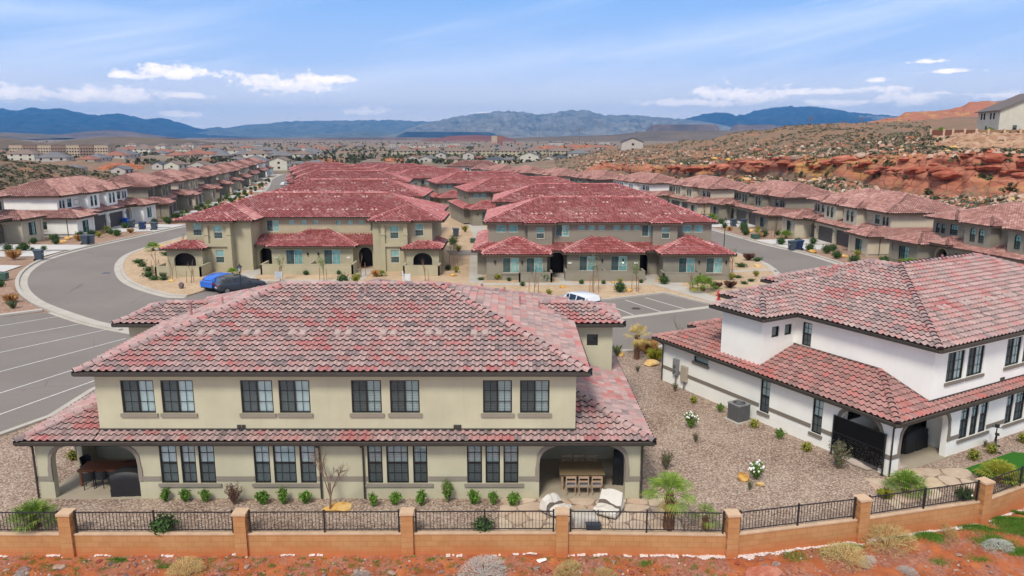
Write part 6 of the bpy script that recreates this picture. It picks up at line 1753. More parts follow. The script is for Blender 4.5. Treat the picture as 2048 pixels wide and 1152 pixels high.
def small_tree(name, h, seed, leafm=None, nl=0, stakes=True, spread=.5, trunk=.035, lsize=.09, depth=3):
    r = random.Random(seed); t = empty(name, (0,0,0)); m = MB(); ends = []
    def grow(p, d_, L, w, k):
        q = p + d_*L*.5 + rndunit(r)*L*.05; e = q + (d_+rndunit(r)*.15).normalized()*L*.5
        m.tube([p, q, e], [w, w*.85, w*.7], 5)
        if k == 0: ends.append(e); return
        for _ in range(3 if k > 1 else 2):
            grow(e if r.random() < .6 else q, (d_ + rndunit(r)*spread).normalized() + Vector((0,0,.15)), L*r.uniform(.55,.75), w*.6, k-1)
            ends.append(e)
    grow(Vector((0,0,-.05)), Vector((0,0,1)), h*.42, trunk, depth)
    m.build('trunk', MAT['bark'], t)
    if nl:
        l = MB()
        for _ in range(nl):
            p = Vector(r.choice(ends)) + rndunit(r)*h*.10; tt = rndunit(r).normalized(); bb = tt.cross(rndunit(r)).normalized(); z = lsize*r.uniform(.6,1.3)
            l.add([p-tt*z*.6, p+bb*z*.35, p+tt*z*.7, p-bb*z*.35], [(0,1,2,3)])
        l.build('crown', MAT[leafm], t)
    if stakes:
        for a in (0.3, 2.4, 4.5)[:2 if r.random() < .4 else 3]:
            q = MB(); q.cyl((math.cos(a)*.45, math.sin(a)*.45, 0), (math.cos(a)*.40, math.sin(a)*.40, h*.52), .03, .03, 5); q.build('stake', MAT['stake'], t)
    return t
def rockmesh(seed, mat, name='boulder', flatz=.6, sub=2, cuts=9):
    r = random.Random(seed); bm = bmesh.new(); bmesh.ops.create_icosphere(bm, subdivisions=sub+1, radius=1)
    for _ in range(cuts):
        n_ = rndunit(r).normalized(); dd = r.uniform(.55,.85)
        for v in bm.verts:
            e = v.co.dot(n_)-dd
            if e > 0: v.co -= n_*e
    for v in bm.verts: v.co += v.co.normalized()*noise.fractal(v.co*2+Vector((seed,0,0)), 1, 2, 3)*.07; v.co.z *= flatz
    me = bpy.data.meshes.new(name); bm.to_mesh(me); bm.free(); me.materials.append(mat)
    o = bpy.data.objects.new(name, me); COL.objects.link(o); return o
def rockmat(name, a, b, c):
    n = NT(name); co = n.coord(); k = n.math('ADD', n.math('MULTIPLY', n.noise(1.6, co, 6, .65), .8), n.math('MULTIPLY', n.objrand(), .2))
    n.bump(n.noise(5, co, 5, .7), .7, .06); return n.fin(n.ramp(k, [(.35, a), (.5, b), (.68, c)]), .9, .12)
MAT['rk_yel'] = rockmat('yellow sandstone', (.42,.20,.05), (.66,.40,.12), (.72,.55,.30)); MAT['rk_red'] = rockmat('red sandstone', (.26,.07,.04), (.42,.13,.08), (.55,.25,.17)); MAT['rk_pale'] = rockmat('pale stone', (.26,.16,.12), (.40,.27,.20), (.52,.40,.32)); MAT['rk_grey'] = rockmat('grey red stone', (.13,.11,.11), (.26,.17,.15), (.42,.30,.26))

OF = set()
def put(o, x, y, z, rz=0, s=1, label=None, cat=None, group=None):
    if o.name in OF: o = copy_tree(o)
    else: OF.add(o.name)
    o.location = (x, y, z); o.rotation_euler = (0,0,rz); o.scale = (s,s,s) if not isinstance(s, tuple) else s
    return tag(o, label, cat, group)
rp = random.Random(99)
# ---- shrubs along the foot of the cream wall
up1 = sprig('green_shrub', .62, .28, 46, 'lf_green', 3, .095); up2 = sprig('green_shrub', .7, .26, 44, 'lf_green', 8, .09)
sh = [(332,1003),(371,1003),(410,1005),(526,1009),(566,1008),(612,1007),(746,1013),(790,1010),(843,1011),(948,1008),(986,1010),(1026,1012)]
o12 = ['first','second','third','fourth','fifth','sixth','seventh','eighth','ninth','tenth','eleventh','twelfth']
for i, (px, py) in enumerate(sh):
    x, y = G(px, py); put(up1 if i % 2 else up2, x, y, .0, rp.uniform(0,6), rp.uniform(.85,1.12), f'{o12[i]} small bright green shrub from the left in the bed below the cream wall', 'shrub', 'small green shrubs along the cream wall')
x, y = G(468, 1010); put(sprig('purple_shrub', 1.15, .42, 40, 'lf_purple', 21, .07), x, y, 0, 0, 1, 'tall purple brown shrub between the third and fourth green shrubs', 'shrub')
x, y = G(895, 1005); put(sprig('olive_shrub', 1.15, .30, 60, 'lf_green', 23, .07), x, y, 0, 0, 1, 'tall loose green shrub below the cream wall left of the right patio', 'shrub')
x, y = G(660, 1022); put(small_tree('bare_sapling', 3.0, 6, stakes=False, spread=.75, trunk=.05, depth=5), x, y, 0, 0, 1, 'bare leafless sapling by the downspout of the cream block', 'tree')
x, y = G(676, 1018); put(rockmesh(4, MAT['rk_yel'], flatz=.35), x, y, .05, .3, (.62,.40,.5), 'flat pale yellow rock beside the bare sapling', 'rock')
# clumps behind the railing
dk = bush('round_shrub', (.55,.55,.36), 620, .10, 'lf_dark', 31); 
for (px, py, s, lab) in ((330,1063,1.0,'low dark green round shrub behind the railing below the first windows'), (967,1061,.8,'low dark green round shrub behind the railing below the third window group')):
    x, y = G(px, py); put(dk, x, y, .0, 0, s, lab, 'shrub', 'dark round shrubs behind the railing')
x, y = G(62, 1060); put(fan_palm(.25, 22, .5, .55, 41, tr=.14, dead=0, name='dwarf_palm', tiltlo=.1), x, y+.2, 0, 0, 1.15, 'dwarf fan palm behind the railing at the left edge', 'palm')
x, y = G(146, 920); put(bush('yellow_shrub', (.3,.3,.28), 320, .07, 'lf_yel', 33), x, y, 0, 0, 1, 'small yellow shrub seen through the left patio arch', 'shrub')
# palms and garden between the two blocks
x, y = G(1338, 1062); put(fan_palm(1.5, 19, .62, .66, 51, tr=.17, dead=6, tiltlo=-.3), x, y+.15, 0, 0, 1.0, 'fan palm with a brown trunk behind the railing beside the flagstones', 'palm')
x, y = G(1412, 1062); put(fan_palm(.6, 10, .42, .40, 53, tr=.10, dead=3, name='dwarf_palm'), x, y+.1, 0, 0, .95, 'small fan palm right of the tall one behind the railing', 'palm')
x, y = G(1812, 984); put(fan_palm(.2, 24, .55, .6, 55, tr=.16, dead=5, name='dwarf_palm', tiltlo=.0), x, y, 0, 0, 1.0, 'spiky fan palm at the corner pillar of the white block', 'palm')
x, y = G(2003, 968); put(fan_palm(.25, 22, .55, .6, 57, 'lf_yel', tr=.14, dead=0, name='dwarf_palm', tiltlo=.1), x, y+.2, 0, 0, 1.0, 'yellow green fan palm on the artificial lawn', 'palm')
x, y = G(1780, 1000); put(tuft('grass_clump', .5, .4, 260, 'lf_yel', 58), x-.15, y+.1, 0, 0, 1, 'yellow green grass clump left of the spiky palm by the white corner', 'grass clump')
x, y = G(1928, 1002); put(sprig('green_shrub', .6, .45, 60, 'lf_dark', 59, .08, flowers=.05), x, y, 0, 0, 1, 'dark shrub behind the railing right of the last whole flagstones', 'shrub')
rs = sprig('rose_bush', .95, .42, 60, 'lf_green', 61, .085, flowers=.55)
x, y = G(1381, 857); put(rs, x, y, 0, 0, 1.0, 'white flowering rose bush, the farther of two in the gravel', 'rose bush', 'white rose bushes')
x, y = G(1513, 960); put(rs, x, y, 0, 2, 1.0, 'white flowering rose bush, the nearer of two, beside yellow rocks', 'rose bush', 'white rose bushes')
for (px, py, s, sd, lab) in ((1487,958,(.36,.28,.36),11,'larger yellow rock left of the nearer rose bush'), (1521,972,(.2,.17,.2),12,'smaller yellow rock in front of the nearer rose bush'), (1302,730,(.62,.45,.5),13,'yellow boulder in the gravel far left of the white side wall'), (1240,710,(.5,.3,.25),14,'flat yellow rock at the road edge beyond the cream block'), (1300,708,(.5,.3,.3),15,'low yellow rock among the orange grass by the road'), (1495,985,(.0001,.0001,.0001),16,None)):
    if lab is None: continue
    x, y = G(px, py); put(rockmesh(sd, MAT['rk_yel']), x, y, .08, sd, s, lab, 'rock', 'yellow landscape rocks')
ol = sprig('olive_shrub', 1.1, .45, 55, 'lf_olive', 63, .06); 
for (px, py, s, lab) in ((1675,938,1.35,'large olive green bush before the side arch of the white block'), (1332,940,.95,'loose olive bush on the gravel beyond the fan palm'), (1391,884,.5,'small olive sprig below the farther rose bush'), (1499,980,.45,'small olive sprig below the nearer rose bush'), (1350,783,.55,'small olive shrub against the white wall below the meters'), (1275,745,.5,'small olive sprig in the gravel beyond the cream block'), (1268,900,.01,None), (1970,895,.4,'small olive sprig beside the exercise cycle')):
    if lab is None: continue
    x, y = G(px, py); put(ol, x, y, 0, px, s, lab, 'shrub', 'olive shrubs in the gravel gardens')
gb = bush('green_shrub', (.27,.27,.27), 300, .075, 'lf_yel', 65); gg = sprig('green_shrub', .6, .32, 40, 'lf_green', 67, .07)
for (px, py, k, s, lab) in ((1387,806,0,.85,'yellow green ball shrub by the white side wall, farthest of three'), (1508,855,0,.95,'yellow green ball shrub right of the air conditioner'), (1613,903,0,1.0,'yellow green ball shrub below the near side window'), (1441,824,1,.9,'loose green shrub just left of the air conditioner'), (1560,878,1,1.0,'loose green shrub between the two tall side windows'), (1947,920,0,1.05,'yellow green ball shrub at the edge of the artificial lawn'), (1983,907,0,1.0,'yellow green ball shrub beside the exercise cycle'), (2045,885,0,1.0,'yellow green ball shrub at the right photo edge by the white wall')):
    x, y = G(px, py); put(gg if k else gb, x, y, 0, px, s, lab, 'shrub', 'small shrubs along the white block')
x, y = G(1282, 912); put(bush('round_shrub', (.3,.3,.4), 350, .08, 'lf_green', 69), 5.9, 32.6, 0, 0, 1.2, 'green bush peeping out behind the right corner of the cream block', 'shrub')
# beyond the cream block by the road
x, y = G(1273, 718); put(fan_palm(1.35, 12, .5, .5, 71, 'lf_palmy', tr=.13, dead=5, name='palm'), x, y, 0, 0, 1.25, 'young palm with dried fronds near the road edge', 'palm')
x, y = G(1302, 718); put(tuft('grass_clump', .9, .6, 520, 'orange_g', 72), x, y+1.2, 0, 0, 1.4, 'dry orange grass clump right of the dried palm', 'grass clump')
x, y = G(1308, 722); put(tuft('grass_clump', .8, .6, 420, 'lf_yel', 73), x+.1, y, 0, 0, 1.2, 'green gold grass clump beside the white block far corner', 'grass clump')
x, y = G(1232, 712); put(tuft('yucca', .9, .5, 60, 'lf_olive', 74, .1, .03), x, y, 0, 0, 1, 'spiky yucca at the far right corner of the cream block', 'yucca')
put(small_tree('bare_sapling', 2.6, 15, stakes=False), *G(1357, 700, 0), 0, 0, 1, 'bare branched sapling behind the white block lower roof', 'tree')

# ---- island garden
rb = bush('round_shrub', (.6,.6,.5), 420, .13, 'lf_dark', 81); rbl = bush('low_shrub', (.8,.6,.28), 380, .13, 'lf_dark', 82, lump=.5)
pp = tuft('grass_clump', .8, .7, 220, 'lf_purple', 83, .5, .02); og = tuft('grass_clump', .9, .7, 300, 'orange_g', 84, .6, .02); yg = sprig('yellow_shrub', .8, .5, 40, 'lf_yel', 85, .1)
yu = tuft('yucca', 1.1, .8, 70, 'lf_olive', 86, .15, .05); dp = fan_palm(.3, 18, .6, .7, 87, tr=.15, dead=0, name='dwarf_palm', tiltlo=.0)
ti = [small_tree('staked_sapling', 3.0, 91, 'lf_olive', 260), small_tree('staked_sapling', 2.8, 92, 'lf_green', 200), small_tree('staked_sapling', 2.6, 93, None, 0)]
ISL = [(rb,686,568,1.0,'round dark shrub left of the patio wall of the tan block'),(yg,712,566,1.2,'yellow green shrub left of the patio wall of the tan block'),
 (rb,1240,584,.95,'round dark shrub on the gravel before the taupe block middle patio'),(rb,1090,563,1.05,'round dark shrub at the right end of the first patio wall'),(rb,1328,568,.85,'round dark shrub at the left end of the third patio wall'),
 (dp,1405,582,1.25,'large fan palm on the gravel before the third room of the taupe block'),(pp,1432,578,.9,'purple grass clump right of the large fan palm'),(pp,1460,576,.9,'second purple grass clump right of the large fan palm'),
 (rbl,1488,568,.5,'low dark shrub on the gravel, left one near the right path'),(rbl,1502,563,.5,'low dark shrub on the gravel, right one near the right path'),(rbl,1476,556,.5,'low dark shrub close to the taupe block right corner'),
 (yg,1512,553,.8,'yellow green shrub at the end of the right side path'),(yg,1463,560,.9,'yellow green shrub behind the purple grass'),(pp,1484,584,.5,'small purple tuft near the hydrant'),
 (dp,465,549,.6,'small palm at the foot of the left tan tower'),(yg,712,553,.01,None),(dp,764,552,.5,'small palm at the foot of the right tan tower'),(og,752,553,.8,'orange grass clump at the foot of the right tan tower'),
 (dp,306,498,.95,'orange tinted palm on the left tip of the island'),(rbl,277,526,.8,'first dark mat shrub on the left gravel, farthest'),(rbl,285,533,.75,'second dark mat shrub on the left gravel'),(rbl,297,542,.8,'third dark mat shrub on the left gravel'),(rbl,297,553,.9,'fourth dark mat shrub on the left gravel'),(rbl,308,560,.7,'fifth dark mat shrub on the left gravel, nearest the kerb'),
 (rbl,333,509,.9,'dark mat shrub before the left arched porch'),(rbl,352,524,.8,'dark mat shrub beside the left arched porch'),(rbl,328,560,.6,'dark mat shrub at the foot of a yellow upright plant'),(yu,327,557,.6,'yellow upright plant left of the left patio wall'),
 (rb,906,484,1.1,'round dark shrub at the alley mouth'),(rb,966,545,.8,'round dark shrub against the taupe block left wall'),(rbl,962,560,.5,'low shrub at the taupe block left corner'),(yg,995,560,.9,'bright green shrub before the first taupe room'),(rb,1018,562,.4,'small round shrub before the first taupe room'),
 (rb,1045,572,.45,'small round shrub at the left end of the first patio wall'),(rb,1163,568,.45,'small round shrub left on the bed before the middle patio wall'),(rb,1207,568,.4,'small round shrub middle on the bed before the middle patio wall'),(rb,1282,566,.4,'small round shrub right on the bed before the middle patio wall'),(rb,612,550,.5,'small round shrub before the tan middle patio wall, left'),(rb,678,549,.5,'small round shrub before the tan middle patio wall, right'),
 (yg,930,455,1.3,'yellow shrub up the alley bed'),(yg,917,500,1.0,'olive shrub low in the alley bed'),(rb,896,540,.6,'round shrub near the alley front'),(yg,912,545,.9,'loose green shrub near the alley front'),(rb,1118,553,.01,None),(yg,1098,590,.7,'thin green shrub left of the white vehicle'),(yg,1240,566,.6,'green sprig over the round shrub before the middle patio'),
 (pp,1497,520,1.1,'purple brown shrub on the gravel right of the taupe block'),(rbl,1482,534,.8,'low shrub right of the taupe block'),(rbl,1515,522,.8,'low dark shrub by the right kerb')]
for (o, px, py, s, lab) in ISL:
    if lab is None: continue
    x, y = G(px, py, .13); put(o, x, y, .13+gz(y), px, s*1.15, lab, 'palm' if o is dp else ('grass clump' if o in (pp, og) else 'shrub'), 'planting on the island')
for i, (k, px, py, s, lab) in enumerate([(2,345,558,1,'bare staked sapling beside the left patio wall'),(2,383,566,1,'bare sapling with dark stakes before the left patio wall'),(1,565,560,1,'staked sapling at the left of the tan middle patio wall'),(1,648,562,1,'staked sapling at the right of the tan middle patio wall'),(2,723,553,1.1,'bare round sapling before the tan block right arch'),(2,850,562,1,'bare staked sapling before the right tan patio wall'),
   (2,1068,590,1.2,'bare staked sapling before the first taupe patio'),(0,1187,585,1.15,'leafy staked sapling before the middle taupe patio'),(1,1273,583,1.1,'thin staked sapling right of the middle taupe patio'),(2,1385,580,1.1,'bare staked sapling before the third taupe patio'),(0,908,535,1.25,'leafy sapling beside the alley'),(0,500,552,.0,None),(2,312,548,1.1,'bare pale sapling on the left gravel tip'),(1,1465,545,1.0,'small dark crowned sapling right of the taupe block'),(2,366,500,1.0,'bare sapling behind the left porch')]):
    if lab is None: continue
    x, y = G(px, py, .13); put(ti[k], x, y, .13+gz(y), i*1.1, s, lab, 'tree', 'saplings on the island')
yr = [rockmesh(k, MAT['rk_yel'], 'landscape_rock') for k in (101,102,103)]
for i, (px, py, s, lab) in enumerate([(343,563,.5,'yellow rock below the left patio wall'),(322,494,.8,'pale gold rock on the left island tip'),(318,534,.5,'orange rock beside the bare pale sapling'),(342,528,.6,'orange rock beside the left porch'),(1388,580,.8,'dark gold rock left of the large fan palm'),(1257,583,.6,'yellow rock behind the round shrub before the middle patio'),(1226,566,.4,'pale rock in the bed before the middle patio'),(1515,533,.7,'red gold rock by the right kerb'),(905,552,.6,'flat yellow rock by the alley mouth'),(1125,575,.6,'yellow rock left of the white vehicle'),(1188,595,.6,'yellow rock right of the white vehicle')]):
    x, y = G(px, py, .13); put(yr[i % 3], x, y, .2, i*2.0, (s*.8, s*.55, s*.6), lab, 'rock', 'rocks on the island')
x, y = G(363, 577, .13); put(rockmesh(110, MAT['rk_grey'], flatz=1.3), x, y, .3, .5, (.3,.25,.4), 'upright grey boulder by the kerb near the blue car', 'rock')

# ---- front gardens and driveways of the outer rows
bi = 0
SIDEW = {'L': 'left', 'R': 'right'}
for (side, org, a, sx, lab) in ROWS:
    c_, s_ = math.cos(a), math.sin(a); idx = [r[4] for r in ROWS if r[0] == side].index(lab)
    def wl(x, y): x *= sx; return (org.x + x*c_ - y*s_, org.y + x*s_ + y*c_)
    lane = outerLs if side == 'L' else outerRs
    def kerbdist(x):
        best = 99
        for k in range(2, 26):
            p = wl(x, -k*.5)
            dmin = min((Vector(p)-Vector(q)).length for q in lane)
            if dmin < best: best, bk = dmin, k*.5
        return bk
    # seal the gap between house and kerb with pinkish gravel is the ground itself; driveways on top
    for (x0, x1) in ((7.0, 12.2), (12.9, 18.1)):
        if side == 'L' and idx == 0: d0, d1 = 13.5, 13.0
        else:
            def reach(xx):
                bd, bk = 99, 10
                for k in range(4, 36):
                    p = Vector(wl(xx, -k*.5)); dm = min((p-Vector(q)).length for q in lane)
                    if dm < bd: bd, bk = dm, k*.5
                return bk
            d0, d1 = reach(x0), reach(x1)
        m = MB(); n = 8; vs = []
        for j in range(n+1):
            for xx, dd in ((x0, d0), (x1, d1)):
                p = wl(xx, .7 - (dd+.5)*j/n); zz = gz(p[1]) + .03; zz = zz*(j/n)**.7 + (org.z+.02)*(1-(j/n)**.7); vs.append((p[0], p[1], zz))
        m.add(vs, [(2*j, 2*j+1, 2*j+3, 2*j+2) for j in range(n)]); m.build('driveway', MAT['drive'], kind='structure')
    if idx > 7: continue
    gname = f'garden plants of the {SIDEW[side]} row'
    own = f'{ORD[idx]} {SIDEW[side]} row block'
    DS = ['between the driveways nearest the garages','midway between the driveways','between the driveways nearest the kerb']+[None]*13
    spots = [(12.55,-2.2,'r'),(12.55,-5,'r'),(12.55,-7.6,'r'),(1,-3,'r'),(3.2,-5.5,'r'),(5.2,-3.2,'p'),(-1.2,-5,'y'),(.8,-7.4,'r'),(4.8,-7.2,'o'),(20,-3.4,'r'),(22.4,-5.2,'r'),(24.6,-3.2,'y'),(19.6,-6.8,'r'),(23.4,-7.8,'o'),(26.2,-6.5,'r'),(2.4,-1.6,'y')]
    if idx > 4: spots = spots[::2]
    cnt = {}
    nm_ = {}
    for (x, y, k) in spots:
        x_, y_ = x, y; x += rp.uniform(-.5,.5); y += rp.uniform(-.5,.5); p = wl(x, y)
        if min((Vector(p)-Vector(q)).length for q in lane) < 1.4: continue
        src = {'r': rb, 'p': dp, 'y': yg, 'o': og}[k]; kn = {'r': 'round dark shrub', 'p': 'small palm', 'y': 'yellow green shrub', 'o': 'orange grass clump'}[k]
        where = 'between the two driveways' if 12 < x < 13.2 else ('in the near garden' if (x < 8) == (side == 'L') else 'in the far garden')
        half = 'left of' if x_ < 12 else 'right of'
        if x_ == 12.55: where = {-2.2:'nearest the garages between the driveways',-5:'midway between the driveways',-7.6:'nearest the kerb between the driveways'}[y_]
        else: where = f'{abs(int(x_*10)) and ""}' + {(1,-3):'by the left room window',(3.2,-5.5):'amid the left bed',(5.2,-3.2):'by the left entry',(-1.2,-5):'at the outer left corner',(.8,-7.4):'by the kerb at the left',(4.8,-7.2):'by the left driveway foot',(20,-3.4):'by the right entry',(22.4,-5.2):'amid the right bed',(24.6,-3.2):'by the right room window',(19.6,-6.8):'by the right driveway foot',(23.4,-7.8):'by the kerb at the right',(26.2,-6.5):'at the outer right corner',(2.4,-1.6):'against the left room wall'}[(x_,y_)]
        put(src, p[0], p[1], gz(p[1])-.02, rp.uniform(0,6), rp.uniform(.85,1.3), f'{kn} {where}, {own}', {'r':'shrub','p':'palm','y':'shrub','o':'grass clump'}[k], gname)
    for (x, y) in ((2.2,-6.4),(21.2,-6.9),(25.4,-5)):
        rw = {2.2:'in the left bed',21.2:'near the right driveway foot',25.4:'in the right bed'}[x]
        p = wl(x, y)
        if min((Vector(p)-Vector(q)).length for q in lane) < 1.4: continue
        put(yr[bi % 3], p[0], p[1], gz(p[1])+.1, bi, (.8,.6,.5), f'yellow rock {rw}, {own}', 'rock', gname); bi += 1
    p = wl(3.6, -4.4)
    if idx in (1, 2, 3): put(ti[2], p[0], p[1], gz(p[1]), 1, 1.3, f'bare staked sapling before the {own}', 'tree', gname)
# left edge planting by the parking lot
for (o, px, py, s, lab, cat) in ((og,28,518,1.5,'orange grass clump at the left photo edge above the lone bin','grass clump'),(rb,38,502,.75,'round shrub, left of three between two left driveways','shrub'),(rb,65,502,.55,'middle small round shrub between two left driveways','shrub'),(rb,88,501,.7,'round shrub, right of three between two left driveways','shrub'),(og,22,606,1.1,'golden grass clump by the parking lot corner','grass clump'),(yu,26,618,.8,'blue green agave by the parking lot corner','agave'),(rb,2,575,.8,'round shrub cut by the left photo edge','shrub')):
    x, y = G(px, py); put(o, x, y, .02, 0, s, lab, cat)
sheet('garden_bed', [(-62,47.2),(-50,56.8),(-44,62.3),(-42,64.0),(-44.5,66.4),(-48.8,71.2),(-51.0,74),(-70,70),(-72,47)], .05, MAT['gravel_r'])
for (x0,y0,x1,y1) in ((-66,80.0,-54.5,77.8),(-70,86.6,-57.6,84.6)):
    m = MB(); w_ = 2.0; m.add([(x0,y0-w_,.03),(x1,y1-w_,.03),(x1-.6,y1+w_,.03),(x0,y0+w_,.03)], [(0,1,2,3)]); m.build('driveway', MAT['drive'], kind='structure')

# ---- red slope in front: rocks, grass, dry bushes
def onred(px, py, dzv=0):
    z = -.95
    for _ in range(4):
        x, y = G(px, py, z); z = red_z(x, y)
    return x, y, z+dzv
gt = twigs('dry_bush', (1,1,1.0), 80, 'greytwig', 121, .009); stw = twigs('dry_bush', (1,1,1.0), 80, 'straw', 122, .010, curl=.35)
for (o, px, py, s, lab) in ((gt,965,1150,1.0,'big bleached grey dry bush against the block wall, centre'),(stw,372,1150,.80,'straw coloured dry bush in front of the wall left of centre'),(stw,1135,1152,.62,'straw dry bush just right of the big grey bush'),(stw,1212,1156,.55,'straw dry bush left of the red boulder'),(stw,1690,1118,.95,'straw dry bush before the bent wall, lower of the pair'),(stw,1775,1092,.95,'straw dry bush before the bent wall, upper of the pair'),(gt,1815,1150,.5,'grey twiggy bush at the lower right'),(gt,1995,1095,.55,'grey twiggy bush in the green grass at the right'),(stw,66,1108,.35,'small straw tuft at the wall foot, far left'),(gt,720,1160,.5,'grey dry bush at the bottom edge left of centre'),(gt,40,1162,.4,'small grey dry bush at the bottom left corner'),(stw,1890,1066,.5,'straw bush at the edge of the green grass'),(gt,1735,1128,.45,'pale grey twig heap beside the straw pair')):
    x, y, z = onred(px, py); put(o, x, y, z-.03, px, (s*rp.uniform(.85,1.2), s*rp.uniform(.6,.9), s*rp.uniform(.6,.95)), lab, 'bush', 'dry bushes on the red slope')
x, y, z = onred(1530, 1150); put(rockmesh(131, MAT['rk_red'], flatz=.55), x, y, z+.1, .4, (.85,.5,.6), 'large layered red boulder at the bottom edge', 'rock')
x, y, z = onred(118, 1136); put(rockmesh(132, MAT['rk_pale']), x, y, z+.03, .4, (.24,.2,.2), 'pale pink stone at the lower left', 'rock')
x, y, z = onred(45, 1144); put(rockmesh(133, MAT['rk_grey']), x, y, z+.03, .4, (.28,.22,.26), 'dark grey stone left of the pale pink one', 'rock')
x, y, z = onred(1083, 1121); put(rockmesh(134, MAT['petal'], 'lime_lump', flatz=.25), x, y, z+.02, .4, (.22,.16,.2), 'white lump of dried lime below the second pillar', 'lump')
sm = [rockmesh(140+k, MAT[mn], 'stone') for k, mn in enumerate(('rk_red','rk_pale','rk_grey','rk_red'))]
for i in range(170):
    px = rp.uniform(0, 2048); lim = 1118 if px < 1450 else 1118-(px-1450)*.14
    py = lim + (1165-lim)*rp.random()**.8
    if 1600 < px < 1900 and rp.random() < .7: continue
    x, y, z = onred(px, py); s = rp.uniform(.03,.11)*(1.5 if rp.random() < .15 else 1)
    put(sm[i % 4], x, y, z+s*.2, rp.uniform(0,6), (s*1.3, s, s), ['reddish','pale','greyish','red'][i % 4]+' stone among the scattered rubble on the red slope', 'stone', 'scattered stones on the red slope')
m = MB(); rg = random.Random(8)
def grass_at(px, py, n, w, h):
    x0, y0, _ = onred(px, py)
    for _k in range(n):
        x, y = x0 + rg.gauss(0, w), min(y0 + rg.gauss(0, w*.55), fence_y(x0)-.3); z = red_z(x, y); a = rg.uniform(0,6.28); hh = h*rg.uniform(.4,1.1); o = Vector((math.cos(a), math.sin(a), 0))
        b = Vector((x, y, z-.01)); m.add([b-o*.008, b+o*.008, b + Vector((rg.gauss(0,.4)*hh, rg.gauss(0,.4)*hh, hh))], [(0,1,2)])
for _ in range(260):
    px = rg.uniform(0, 1450); grass_at(px, rg.uniform(1112,1160), rg.randint(20,70), .09, .09)
for (px, py, n, w) in ((240,1120,500,.2),(330,1135,300,.2),(1290,1128,200,.15),(1590,1112,500,.28),(1660,1105,500,.3),(1860,1072,2200,.35),(1800,1072,1200,.3),(2000,1035,5200,.5),(1950,1052,3600,.45),(2040,1060,4600,.5),(1990,1085,2600,.4),(2025,1015,2600,.35),(2040,1105,1800,.3),(1700,1090,800,.3),(1880,1125,260,.22),(1960,1120,300,.25)): grass_at(px, py, n, w, .17)
m.build('grass', MAT['lf_green'], kind='stuff', label='green spring grass growing in patches on the red soil', cat='grass')
# fine rubble and twiggy litter on the red slope
m = MB(); rk = random.Random(31)
for _ in range(2600):
    px = rk.uniform(0, 2048); lim = 1110 if px < 1450 else 1110-(px-1450)*.15
    py = lim + (1170-lim)*rk.random()**.9
    if noise.noise(Vector((px*.006, py*.02, 2))) < -.12: continue
    x, y, z = onred(px, py); s = rk.uniform(.012,.05); vs = []
    for k in range(5): a = k*1.257 + rk.uniform(-.3,.3); vs.append((x+s*1.3*math.cos(a), y+s*math.sin(a), z-.01))
    m.add(vs + [(x+(v[0]-x)*.6, y+(v[1]-y)*.6, z+s*rk.uniform(.5,.9)) for v in vs], [(k,(k+1)%5,5+(k+1)%5,5+k) for k in range(5)] + [(5,6,7,8,9)])
nr = NT('red slope rubble'); m.build('rubble', nr.fin(nr.ramp(nr.island(), [(0,(.16,.07,.05)), (.4,(.34,.13,.08)), (.7,(.44,.26,.19)), (.9,(.22,.17,.15)), (1,(.62,.52,.44))]), .9, .1), kind='stuff', label='small broken stones littering the red slope', cat='rubble')
m = MB()
for _ in range(1500):
    px = rk.uniform(0, 2048); py = rk.uniform(1108, 1165) - max(0, px-1450)*.1
    if noise.noise(Vector((px*.008, 5, 2))) < .0: continue
    x, y, z = onred(px, py)
    if y > fence_y(x)-.3: continue
    h = rk.uniform(.04,.14); o = Vector((rk.gauss(0,1), rk.gauss(0,1), 0)).normalized()*.005; b = Vector((x, y, z)); m.add([b-o, b+o, b+Vector((rk.gauss(0,.6)*h, rk.gauss(0,.6)*h, h))], [(0,1,2)])
m.build('dry_stems', MAT['straw'], kind='stuff', label='thin dry stems scattered over the red slope', cat='dry grass')
# ---------------------------------------------------------------- hillside rocks, scrub, hilltop house
rh = random.Random(17)
def on_land(px, s): return land(px, s)
hb = [rockmesh(201+k, MAT[mn], sub=1) for k, mn in enumerate(('rk_red','rk_pale','rk_yel','rk_red','rk_pale'))]
cn = ['red','pale','yellow','red','pale']
for i in range(250):
    zone = rh.random()
    if zone < .55: px, s = rh.uniform(1230, 2048), rh.uniform(2.6, 3.95)
    elif zone < .9: px, s = rh.uniform(1190, 2048), rh.uniform(4.95, 5.5)
    else: px, s = rh.uniform(1300, 2048), rh.uniform(5.5, 7)
    p = on_land(px, s); sz = rh.uniform(.4, 1.05)*(1.5 if rh.random() < .12 else 1)
    put(hb[i % 5], p.x, p.y, p.z+sz*.12, rh.uniform(0,6), (sz*1.35, sz, sz*.9), f'{cn[i%5]} sandstone boulder lying among scrub on the rocky hillside', 'boulder', f'{cn[i%5]} boulders on the hillside')
def rubble():
    m = MB()
    def stone(p, s):
        vs = [];
        for k in range(6):
            a = k*1.047 + rh.uniform(-.2,.2); r_ = s*rh.uniform(.7,1.1); vs.append((p.x+r_*math.cos(a), p.y+r_*math.sin(a)*.8, p.z-.1))
        t_ = [(p.x+(v[0]-p.x)*.6, p.y+(v[1]-p.y)*.6, p.z+s*rh.uniform(.4,.8)) for v in vs]
        m.add(vs+t_, [(k,(k+1)%6,6+(k+1)%6,6+k) for k in range(6)] + [(6,7,8,9,10,11)])
    for _ in range(3600):
        u = rh.random()
        if u < .6: px, s = rh.uniform(1190, 2060), rh.uniform(2.3, 4.0)
        else: px, s = rh.uniform(1150, 2060), rh.uniform(4.9, 7.2)
        stone(on_land(px, s), rh.uniform(.25,.85))
    m.build('rubble', MAT['rubble'], kind='stuff', label='loose rock rubble strewn over the desert hillside', cat='rubble')
